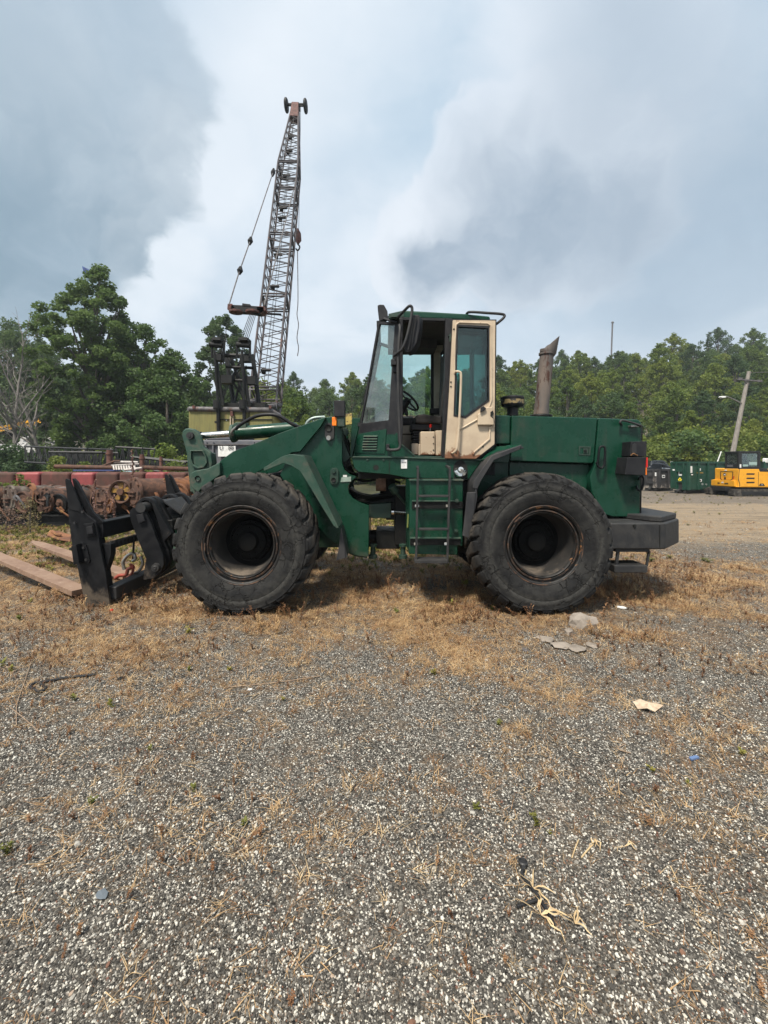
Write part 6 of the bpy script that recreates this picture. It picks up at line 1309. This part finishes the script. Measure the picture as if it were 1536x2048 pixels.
# hillside prototypes
HL = 'leafy green tree in the wood covering the hillside'
HG = 'trees of the wooded hillside'
protos = []
for i, (h, rd, c0, shp, m_) in enumerate([(9.5, 3.1, .10, 1.0, LEAF), (11, 2.9, .14, 1.15, LEAF), (8.5, 3.4, .06, .9, LEAF), (12, 3.2, .16, 1.0, LEAFD), (10, 2.5, .08, 1.4, LEAF), (9, 3.6, .08, 1.0, LEAFM)]):
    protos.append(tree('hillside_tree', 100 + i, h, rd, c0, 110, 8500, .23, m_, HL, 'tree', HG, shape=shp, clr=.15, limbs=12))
first = set()
rt = random.Random(21); Yr = 41.0
rows = []
while Yr < 112:
    rows.append(Yr); Yr += 4.6 + (Yr - 41) * .05
nt = 0; hid = 0
for Yv in rows:
    sp = 4.3 + (Yv - 41) * .012; x = -.93 * Yv
    while x < .93 * Yv:
        xx, yy = x + rt.uniform(-1.4, 1.4), Yv + rt.uniform(-1.6, 1.6); rr_ = xx / yy
        x += sp
        if yy < 52 and -.93 < rr_ < -.38: continue                       # open bank on the left
        if yy < 60 and -.95 < rr_ < -.73: continue
        if yy < 46 and -.60 < rr_ < .18 and rt.random() < .35: continue
        if rr_ > .22 and yy < 44.5: continue
        if 50 < yy < 80 and .585 < rr_ < .60: continue
        if rt.random() < (.16 if rr_ < 0 else .05): continue
        k = rt.randrange(6)
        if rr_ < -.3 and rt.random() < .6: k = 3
        s = rt.uniform(.72, 1.12) * (.80 if yy < 50 else 1)
        if -.28 < rr_ < .0: s *= .95
        o_ = protos[k]
        place(o_, xx, yy, s, rt.random() * 6.28, copy=(k in first)); first.add(k); nt += 1
print('hillside trees', nt)
# low scrub at the foot of the hill
sb = [tree('shrub', 200 + i, 3.4, 2.0, .0, 26, 2600, .22, [LEAFM, LEAF, LEAFY][i], 'low yellow green shrub at the foot of the wooded hillside', 'shrub', 'shrubs at the foot of the hillside', clr=.28, limbs=4) for i in range(3)]
fs_ = set()
for i in range(64):
    rr_ = -.55 + 1.45 * i / 63 + rt.uniform(-.01, .01); yy = rt.uniform(38, 43) if rr_ < .55 else rt.uniform(38.5, 41); k = rt.choice((0, 1, 1, 2)) if rr_ > .3 else i % 3
    place(sb[k], rr_ * yy, yy, rt.uniform(.7, 1.5), rt.random() * 6.28, copy=(k in fs_)); fs_.add(k)
# big tree cluster on the left
Yb = 34.0
b1 = tree('broadleaf_tree', 301, 17.4, 3.7, .10, 300, 44000, .22, LEAFM, 'tallest broadleaf tree in the clump left of the crane', 'tree', dome=True, open_=.45, limbs=54, clr=.125, top=.95)
place(b1, (188 - HX) / S * Yb, Yb, 1, 0, copy=False)
b2 = tree('broadleaf_tree', 302, 13.6, 3.9, .06, 180, 26000, .23, LEAFM, 'shorter broadleaf tree on the right side of the left clump', 'tree', dome=True, open_=.2, limbs=30, clr=.15, top=.95)
place(b2, (282 - HX) / S * (Yb + 1), Yb + 1, 1, 0, copy=False)
b3 = tree('broadleaf_tree', 303, 10.6, 3.0, .04, 100, 14000, .23, LEAFM, 'lower tree with leaves to the ground nearest the crane cabin', 'tree', shape=.9, limbs=12, clr=.2)
place(b3, (335 - HX) / S * (Yb - 1), Yb - 1, 1, 0, copy=False)
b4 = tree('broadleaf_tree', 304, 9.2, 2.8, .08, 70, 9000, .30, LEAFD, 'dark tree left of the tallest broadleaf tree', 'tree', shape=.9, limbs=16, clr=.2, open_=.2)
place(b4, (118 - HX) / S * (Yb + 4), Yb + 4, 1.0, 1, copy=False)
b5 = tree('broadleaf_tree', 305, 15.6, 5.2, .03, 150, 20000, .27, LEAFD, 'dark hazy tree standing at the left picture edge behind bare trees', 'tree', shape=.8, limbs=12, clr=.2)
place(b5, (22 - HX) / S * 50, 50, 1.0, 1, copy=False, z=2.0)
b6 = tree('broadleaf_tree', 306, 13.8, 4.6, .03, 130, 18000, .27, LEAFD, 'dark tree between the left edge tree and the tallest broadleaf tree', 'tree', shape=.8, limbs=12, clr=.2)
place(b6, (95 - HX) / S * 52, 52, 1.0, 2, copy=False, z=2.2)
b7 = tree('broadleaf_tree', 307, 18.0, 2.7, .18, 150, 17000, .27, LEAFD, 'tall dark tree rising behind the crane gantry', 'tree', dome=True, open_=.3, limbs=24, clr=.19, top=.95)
place(b7, (443 - HX) / S * 46, 46, 1.0, .5, copy=False, z=.6)
for i, (x, Yv, s_, hh, lb_) in enumerate([(395, 47, 1, 9.5, 'dark bushy tree behind the olive crane cabin'), (520, 44, 1, 10.5, 'yellow green tree right behind the lattice boom foot'), (590, 46, 1, 9.6, 'round bushy tree between the boom and the loader cab')]):
    t_ = tree('bushy_tree', 320 + i, hh, 3.6, .03, 60, 8000, .28, [LEAFD, LEAF, LEAF][i], lb_, 'tree', clr=.22, limbs=8); place(t_, (x - HX) / S * Yv, Yv, s_, 0, copy=False)
# conifers on the ridge
def conifer(seed, h, rd, label):
    r = random.Random(seed); o = bpy.data.objects.new('conifer', None); scene.collection.objects.link(o); W[o.name] = Vector((0, 0, 0)); tagit(o, label, 'tree')
    cs = []; rs = []
    for i in range(70):
        t = i / 70; q = rd * (1 - t) * r.uniform(.5, 1.05); a = i * 2.4; cs.append((q * math.cos(a), q * math.sin(a), h * (.08 + .92 * t))); rs.append(rd * .24 * (1.1 - t))
    Vv, n = leaves(cs, rs, [90] * 70, .22, seed, .45); new('trunk', tube([(0, 0, -.3), (0, 0, h)], [h * .02, .02], 7), BARK, o); leaf_obj('crown', Vv, n, LEAFD, o); return o
c1_ = conifer(1, 11, 2.6, 'dark pointed conifer standing above the ridge on the right'); place(c1_, (1416 - HX) / S * 92, 92, 1.05, 0, copy=False)
c2_ = conifer(2, 8, 1.8, 'small pointed conifer on the ridge behind the exhaust pipe'); place(c2_, (1150 - HX) / S * 88, 88, 1, 0, copy=False)
# bare dead trees
def bare(seed, h, label, x, Yv, lean=0, bark=None, dens=5, r0=.016):
    r = random.Random(seed); g = []
    def grow(p, d_, ln, rad, lv):
        q = p + d_ * ln; mid = p.lerp(q, .5) + Vector((r.uniform(-1, 1), r.uniform(-1, 1), r.uniform(-.3, .6))) * ln * .05
        g.append(tube([p, mid, q], [rad, rad * .8, rad * .55], 6 if lv < 2 else 4, caps=False))
        if lv >= 4 or rad < .006: return
        for _ in range(dens if lv == 0 else r.randint(2, 3)):
            k = r.uniform(.35, 1.0); s = p.lerp(q, k)
            nd = (d_ * .75 + Vector((r.uniform(-1, 1), r.uniform(-1, 1), r.uniform(-.15, .6)))).normalized(); grow(s, nd, ln * r.uniform(.35, .62), rad * .45, lv + 1)
        grow(q, (d_ + Vector((r.uniform(-.25, .25), r.uniform(-.25, .25), .1))).normalized(), ln * .6, rad * .55, lv + 1)
    bx_ = (x - HX) / S * Yv; grow(Vector((0, 0, -.3)), Vector((lean, 0, 1)).normalized(), h * .45, h * r0, 0)
    o = root('bare_tree', (0, 0, 0), label, 'tree'); W[o.name] = Vector((0, 0, 0)); new('trunk', g[:1], bark or BARKP, o); new('branches', g[1:], bark or BARKP, o); o.location = (bx_, Yv, gh(bx_, Yv)); return o
bare(3, 13, 'slim bare dead tree at the left edge in front of the dark wood', 32, 30, .0, r0=.011)
bare(8, 12.5, 'leaning bare dead tree with spreading branches beside the slim one', 100, 31, -.28, r0=.012)
bare(12, 10.0, 'second leaning bare trunk near the yellow boom', 82, 33, -.12, r0=.009)
bare(15, 12.5, 'leafless grey tree showing above the wood beside the crane gantry', 385, 48, 0, r0=.01)
# bushes and tall weeds near the scrap row
def bush(seed, x, Yv, h, rd, m_, label, ls=.14, n=3500, z=None, cat='bush'):
    o = tree('bush', seed, h, rd, .0, 30, n, ls, m_, label, cat, clr=.3, limbs=6); return place(o, (x - HX) / S * Yv, Yv, 1, 0, copy=False, z=z)
bush(401, 12, 25, 2.6, 1.9, LEAFD, 'dark leafy bush at the left edge behind the red blocks', .16, 5000)
bush(402, 52, 25, 2.4, 1.3, LEAFD, 'smaller dark bush right of the left edge bush', .16, 3500)
bush(403, 132, 27, 2.6, 1.5, LEAFM, 'mid green bush under the tallest broadleaf tree', .16, 4000)
bush(404, 118, 17.5, 1.9, .75, LEAFY, 'yellow green feathery bush behind the left rusty pipe', .10, 3500)
bush(405, 168, 17.5, 1.85, .6, LEAFY, 'yellow green feathery bush left of the widest post stump', .10, 3000)
bush(406, 345, 18, 1.85, .9, LEAFY, 'sunlit tall weeds by the slim post stump', .09, 2500, cat='weeds')
bush(407, 295, 18.5, 1.8, .7, LEAFY, 'sunlit tall weeds between the two rusty post stumps', .09, 2000, cat='weeds')
bush(408, 205, 24, 2.4, 1.2, LEAF, 'ochre green shrub behind the widest post stump', .14, 3000)
bush(409, 330, 26, 3.0, 1.6, LEAF, 'green shrub behind the low grey lattice section', .16, 4500)
bush(410, 40, 12.9, 1.42, .42, LEAFY, 'leafy weeds in front of the pinkish red block', .09, 700, cat='weeds')
bush(411, 8, 12.9, 1.32, .40, LEAFY, 'leafy weeds before the brown red block at the left edge', .09, 700, cat='weeds')
bush(412, 60, 11.0, .95, .28, mat('dry_olive_weed', (.13, .11, .045), (.2, .16, .07), 5, .8), 'tall olive brown weed standing before the drum row', .035, 900, cat='weed')
bush(413, 12, 11.2, .65, .5, mat('dead_brown_weed', (.11, .065, .045), (.17, .11, .08), 5, .85), 'tangle of dead brown weeds under the left drum', .04, 900, cat='weeds')
bush(414, 1300, 37.5, 3.0, 1.7, LEAFY, 'bright yellow green shrub right of the loader tail lamp', .2, 4500)
for i, (x, y0, y1, Yv, lb_) in enumerate([(265, 900, 968, 12.6, 'tall dead reddish flower stalk above the largest drum'), (190, 960, 1040, 11.6, 'dead vine chain hanging before the middle drum'), (212, 985, 1045, 11.5, 'short dead vine stalk left of the largest drum'), (228, 990, 1046, 11.6, 'dead vine stalk touching the largest drum')]):
    o = root('dead_stalk', tuple(P(x, y1, Yv)), lb_, 'dead stalk'); a_, b_ = P(x, y1 + 6, Yv), P(x - 1, y0, Yv); r = random.Random(i)
    new('stem', tube([a_, a_.lerp(b_, .5) + Vector((.03, 0, 0)), b_], [.012, .01, .006], 5), RUSTW, o)
    cs = [tuple(a_.lerp(b_, .1 + .9 * k / 24) + Vector((r.uniform(-.03, .03), r.uniform(-.03, .03), 0))) for k in range(25)]
    Vv, n = leaves(cs, [.035] * 25, [14] * 25, .035, 77 + i); leaf_obj('seed_heads', Vv, n, mat('dead_vine', (.16, .09, .075), (.24, .15, .13), 9, .9), o)
# wood-edge undergrowth: one mass
rg_ = np.random.default_rng(31); cs = []
for i in range(520):
    rr_ = rg_.uniform(-.92, .92); yy = rg_.uniform(41, 62)
    if -.95 < rr_ < -.70: yy = rg_.uniform(56, 66)
    xx = rr_ * yy; cs.append((xx, yy, gh(xx, yy) + rg_.uniform(.1, .9)))
Vv, n = leaves(cs, [1.35] * len(cs), [70] * len(cs), .34, 9); u_ = leaf_obj('undergrowth', Vv, n, LEAF, None); tagit(u_, 'tangled green undergrowth between the hillside trunks', kind='stuff')
# ================================================================== LEFT BANK: YELLOW BOOM, RUBBLE
YB = root('yellow_conveyor', tuple(P(40, 862, 46)), 'yellow folded lattice machine boom lying on the bare bank at far left', 'conveyor boom')
YLB = mat('conveyor_yellow', (.75, .36, .015), (.62, .30, .02), 3, .5)
Yq = 46
g1 = []
for dy, yo_ in ((0, 0), (1.2, 0)):
    g1 += [bar(P(-10, 858, Yq + dy), P(76, 839, Yq + dy), .22, .3), bar(P(-10, 864, Yq + dy), P(60, 849, Yq + dy), .2, .22)]
g1 += [bar(P(8 + i * 7, 862 - i * 1.6, Yq), P(12 + i * 7, 854 - i * 1.6, Yq), .1, .1) for i in range(8)]
new('main_frame', g1, YLB, YB)
new('folded_frame', [bar(P(76, 843, Yq), P(50, 861, Yq), .25, .3), bar(P(84, 850, Yq), P(54, 866, Yq), .25, .3), bar(P(76, 842, Yq), P(84, 850, Yq), .3, .35)], YLB, YB)
new('undercarriage', [bx(-10, 862, 14, 872, Yq, Yq + 2), bx(24, 858, 56, 868, Yq + .3, Yq + 1.5), tube([P(70, 866, Yq), P(70, 866, Yq + .6)], .35, 14), tube([P(82, 866, Yq), P(82, 866, Yq + .6)], .35, 14)], CBLK, YB)
RB = mat('pale_concrete_rubble', (.42, .42, .42), (.25, .25, .25), 3, .9, bump=.02, bscale=6)
rb_lib = [rock_geom(900 + i, 1, .4) for i in range(4)]; me_ = []
for g in rb_lib:
    q = new('rubble_block', g, RB, smooth=False); me_.append(q.data); bpy.data.objects.remove(q)
k = 0
for i in range(70):
    px = 48 + 52 * rg_.random(); py = 872 + 34 * rg_.random() ** .8; Yv = 38 - (py - 872) * .12; s = rg_.uniform(.22, .62)
    if px < 52 and py > 895: continue
    o = bpy.data.objects.new('rubble_block', me_[i % 4]); scene.collection.objects.link(o); o.location = P(px, py, Yv); o.scale = (s * 1.3, s, s * .55); o.rotation_euler = tuple(rg_.uniform(-.4, .4, 2)) + (rg_.random() * 6,)
    tagit(o, 'pale concrete rubble block in the heap below the yellow boom', 'rubble block', 'rubble heap on the left bank')
hb_ = new('rubble_mound', ([Vector((-34.5 + 6.5 * a, 40.5, 0)) for a in (-1, 1)] + [Vector((-35 + 6.5 * a, 39.5, 3.6)) for a in (-.7, .3)] + [Vector((-33 + 6 * a, 32, 0)) for a in (-.6, .3)], [(0, 1, 3, 2), (2, 3, 5, 4), (0, 2, 4), (1, 5, 3)]), RB); tagit(hb_, 'earth core of the rubble heap on the left', kind='structure')
# pale cars glimpsed under the trees
def car(x, Yv, m_, label):
    o = root('parked_car', ((x - HX) / S * Yv, Yv, 0), label, 'car'); c = Vector(((x - HX) / S * Yv, Yv, 0))
    V = [c + Vector(v) for v in ((-2.1, 0, .35), (2.1, 0, .35), (2.15, 0, .8), (1.2, 0, .95), (.6, 0, 1.42), (-.9, 0, 1.45), (-1.6, 0, 1.0), (-2.1, 0, .92))]
    new('body', prism(V, (0, 1.7, 0)), m_, o, bevel=.1, seg=3); new('window', prism([c + Vector(v) for v in ((1.0, -.01, .97), (.52, -.01, 1.36), (-.82, -.01, 1.38), (-1.35, -.01, 1.0))], (0, .02, 0)), INK, o)
    for a_ in (-1.3, 1.3): new('wheel', lathe([(0, 0), (.2, 0), (.32, .02), (.33, .2)], c + Vector((a_, -.03, .33)), 'Y', 20), INK, o)
car(222, 29, mat('pale_blue_car', (.30, .42, .48), None, 2, .35), 'pale blue car glimpsed under the tallest broadleaf tree'); car(262, 30, mat('pale_teal_car', (.35, .50, .50), None, 2, .35), 'pale teal car glimpsed right of the widest post stump')
# banner hanging in the tall tree
bn = prism([P(164, 532, 33.4), P(194, 547, 33.4), P(193, 553, 33.2), P(168, 548, 33.4)], (0, .03, 0)); bo = new('blue_banner', bn, mat('blue_banner', (.015, .04, .16), (.05, .12, .35), 2, .6)); tagit(bo, 'blue banner scrap on a halyard at the top of the tallest tree', 'banner')

# ================================================================== SMALL THINGS ON THE GRAVEL
def gp(px, py): Yv = EYE * S / (py - HY); return Vector(((px - HX) / S * Yv, Yv, gh((px - HX) / S * Yv, Yv)))
def straw_at(name, pts, r, m_, label, cat): o = new(name, tube(smooth_path([gp(*p) + Vector((0, 0, .008 + r)) for p in pts], 4), r, 6), m_); return tagit(o, label, cat)
TW = mat('dead_twig', (.20, .14, .095), (.30, .22, .15), 20, .9)
STRW = mat('pale_straw', (.52, .39, .22), (.38, .27, .14), 20, .8)
straw_at('twig', [(452, 1370), (520, 1364), (590, 1359), (640, 1352)], .0035, TW, 'long thin brown twig lying across the gravel left of centre', 'twig')
straw_at('twig', [(64, 1320), (48, 1372), (34, 1410), (33, 1450)], .003, TW, 'bent twig by the left edge below the black strap', 'twig')
straw_at('twig', [(20, 1416), (48, 1436), (78, 1462)], .003, TW, 'grey twig near the left edge crossing the bent twig', 'twig')
straw_at('twig', [(1144, 1708), (1150, 1690), (1157, 1672)], .003, STRW, 'short straight pale twig right of the black cable end', 'twig')
straw_at('twig', [(1163, 1708), (1176, 1692), (1188, 1680)], .0035, STRW, 'short pale twig slanting beside the straight one', 'twig')
straw_at('twig', [(1250, 1490), (1235, 1500), (1262, 1508)], .003, TW, 'small twig below the torn cardboard', 'twig')
RUB_ = mat('black_cable_rubber', (.010, .010, .011), (.02, .02, .02), 10, .55)
cbo = root('black_cable', tuple(gp(1060, 1760)), 'broken black cable with a round plug half buried in the gravel', 'cable')
new('cable', tube(smooth_path([gp(*p) + Vector((0, 0, .010)) for p in ((1047, 1730), (1044, 1745), (1060, 1770), (1076, 1792), (1090, 1815), (1104, 1840), (1106, 1855))], 4), .0065, 8), RUB_, cbo)
new('cable', tube(smooth_path([gp(*p) + Vector((0, 0, .008)) for p in ((1034, 1812), (1052, 1806), (1070, 1800), (1082, 1796))], 4), .006, 8), RUB_, cbo)
c_ = gp(1046, 1722); new('plug', [lathe([(0, .0), (.017, 0), (.020, .006), (.020, .018), (.015, .022), (.012, .016), (0, .016)], c_ + Vector((0, 0, .002)), 'Z', 20), tube([c_ + Vector((0, -.01, .01)), gp(1046, 1738) + Vector((0, 0, .01))], [.012, .008], 8)], RUB_, cbo)
for i, (cx_, cy_, n_, sp_) in enumerate([(1066, 1776, 7, 46), (1082, 1832, 9, 60), (1150, 1850, 6, 40), (1190, 1672, 5, 30), (1250, 1690, 4, 34)]):
    r = random.Random(50 + i); c0 = gp(cx_, cy_); g = []
    for k in range(n_):
        a = r.random() * 6.28; l = sp_ / S * c0.y * r.uniform(.5, 1.1); dd = Vector((math.cos(a), math.sin(a), 0)); sd_ = Vector((-dd.y, dd.x, 0)) * .0022
        V = []; F = []
        for j in range(5):
            t_ = j / 4; p_ = c0 + dd * l * t_ + sd_ * 6 * math.sin(t_ * 3) * r.uniform(-1, 1); p_.z = gh(p_.x, p_.y) + .012 + .014 * math.sin(3.14 * t_); wj = (.2 + math.sin(3.14 * min(1, t_ * .9 + .1))) * 1.1; V += [p_ - sd_ * wj, p_ + sd_ * wj + Vector((0, 0, .002))]
            if j: F.append((2 * j - 2, 2 * j - 1, 2 * j + 1, 2 * j))
        g.append((V, F))
    o = new('dry_straw_tuft', g, STRW, smooth=False); tagit(o, ['dry straw tuft crossing the black cable', 'larger dry straw tuft at the lower end of the black cable', 'dry straw tuft right of the black cable foot', 'small straw tuft beside the pale twigs', 'small straw wisp right of the pale twigs'][i], 'straw tuft')
cord = new('rubber_strap', tube(smooth_path([gp(*p) + Vector((0, 0, .012)) for p in ((190, 1351), (165, 1354), (140, 1357), (115, 1362), (90, 1368), (68, 1372), (62, 1380), (78, 1386), (92, 1380), (80, 1372))], 5), .011, 8), RUB_); tagit(cord, 'looped black rubber strap lying on the gravel at left', 'strap')
cd = [(1266, 1408), (1280, 1406), (1296, 1412), (1312, 1412), (1327, 1421), (1316, 1422), (1310, 1430), (1294, 1425), (1276, 1420)]
V = [gp(x, y) + Vector((0, 0, .02 + .012 * math.sin(i * 2.1))) for i, (x, y) in enumerate(cd)]
co_ = new('torn_cardboard', [([Vector(v) for v in V] + [sum(V, Vector()) / len(V) + Vector((0, 0, .022))], [(i, (i + 1) % 9, 9) for i in range(9)])], mat('pale_cardboard', (.50, .40, .29), (.36, .27, .19), 25, .85), smooth=False); tagit(co_, 'torn piece of pale cardboard on the gravel at right', 'cardboard')
sm = co_.modifiers.new('s', 'SOLIDIFY'); sm.thickness = .004
CRK = mat('pale_crumbled_concrete', (.26, .225, .19), (.17, .145, .12), 6, .9, bump=.01, bscale=25)
for i, (x, y, s, lb_) in enumerate([(1162, 1248, .115, 'largest crumbling pale rock beside the rear wheel'), (1138, 1262, .05, 'small pale rock just left of the largest one'), (1090, 1277, .07, 'flat pale rock left of the crumbling rocks'), (1120, 1291, .08, 'low pale rock flake in front of the rear wheel'), (1155, 1297, .075, 'low wide pale rock flake below the largest rock'), (1185, 1288, .05, 'tan rock flake right of the low wide one'), (1243, 1215, .045, 'white lump of trash on the dry grass behind the rear wheel'), (243, 1357, .028, 'single dark stone right of the looped black strap'), (1050, 1300, .03, 'small grey stone left of the flat pale rock'), (205, 1790, .022, 'blue grey flat stone at lower left of the gravel'), (500, 1372, .015, 'white pebble under the long twig')]):
    g = rock_geom(500 + i, 2, 1.1); p_ = gp(x, y); rr2 = random.Random(i)
    M = Matrix.Translation(p_ + Vector((0, 0, s * .3))) @ Matrix.Rotation(i, 4, 'Z') @ Matrix.Diagonal((s * 1.35, s, s * (.85 if i < 2 else .24), 1))
    o = new('rock', xf(g, M), [CRK, CRK, CRK, CRK, CRK, CRK, WHITE, DARK, CGREY, mat('blue_grey_stone', (.10, .12, .14), None, 5, .8), WHITE][i], smooth=False); tagit(o, lb_, 'rock')
# red bottle cap near carriage foot
o = new('bottle_cap', lathe([(0, .02), (.018, .02), (.02, .0)], gp(223, 1220), 'Z', 14), RED); tagit(o, 'tiny red cap on the ground at the foot of the fork end plate', 'cap')
o = new('blue_scrap', box(gp(1388, 1515) + Vector((0, 0, .012)), (.06, .02, .01), .3), mat('blue_scrap', (.10, .16, .30), None, 4, .6)); tagit(o, 'thin blue plastic scrap at the right edge of the gravel', 'plastic scrap')
# scattered green seedlings on the near gravel
for i, (x, y, s) in enumerate([(378, 1341, 1), (458, 1336, 1.1), (222, 1408, 1.3), (148, 1398, 1.2), (22, 1345, 1.4), (5, 1332, 1.5), (566, 1400, .8), (300, 1502, .8), (385, 1585, .9), (490, 1655, .9), (1302, 1542, 1.1), (952, 1610, .9), (452, 1225, 1.2), (905, 1210, 1.9), (985, 1218, 1.4), (1098, 1655, .6), (1378, 1570, .8), (40, 1240, 1.6), (60, 1205, 1.5), (240, 1140, 1.3)]):
    c0 = gp(x, y); r = random.Random(i); g = []
    for k in range(13):
        a = r.random() * 6.28; l = .028 * s * r.uniform(.6, 1.2); dd = Vector((math.cos(a), math.sin(a), r.uniform(.2, 1.4))).normalized(); sd_ = dd.cross(Vector((0, 0, 1))).normalized() * l * .3; b_ = c0 + Vector((0, 0, r.uniform(0, .03) * s))
        g.append(([b_, b_ + dd * l * .5 + sd_, b_ + dd * l, b_ + dd * l * .5 - sd_], [(0, 1, 2, 3)]))
    o = new('seedling', g, YGRN, smooth=False); tagit(o, 'small yellow green seedling sprouting from the gravel', 'seedling', 'seedlings in the gravel')

# ================================================================== HAZE
hzm = bpy.data.materials.new('pale_air'); hzm.use_nodes = True; t = NT(hzm.node_tree)
vol = t.n('ShaderNodeVolumePrincipled', {'Color': (.80, .87, .93, 1), 'Density': .0007, 'Anisotropy': .2})
t.t.links.new(vol.outputs[0], t.n('ShaderNodeOutputMaterial').inputs['Volume'])
hb2 = new('haze', box((0, 420, 24), (1240, 1000, 52)), hzm, smooth=False); tagit(hb2, 'thin pale haze over the whole yard', kind='stuff')
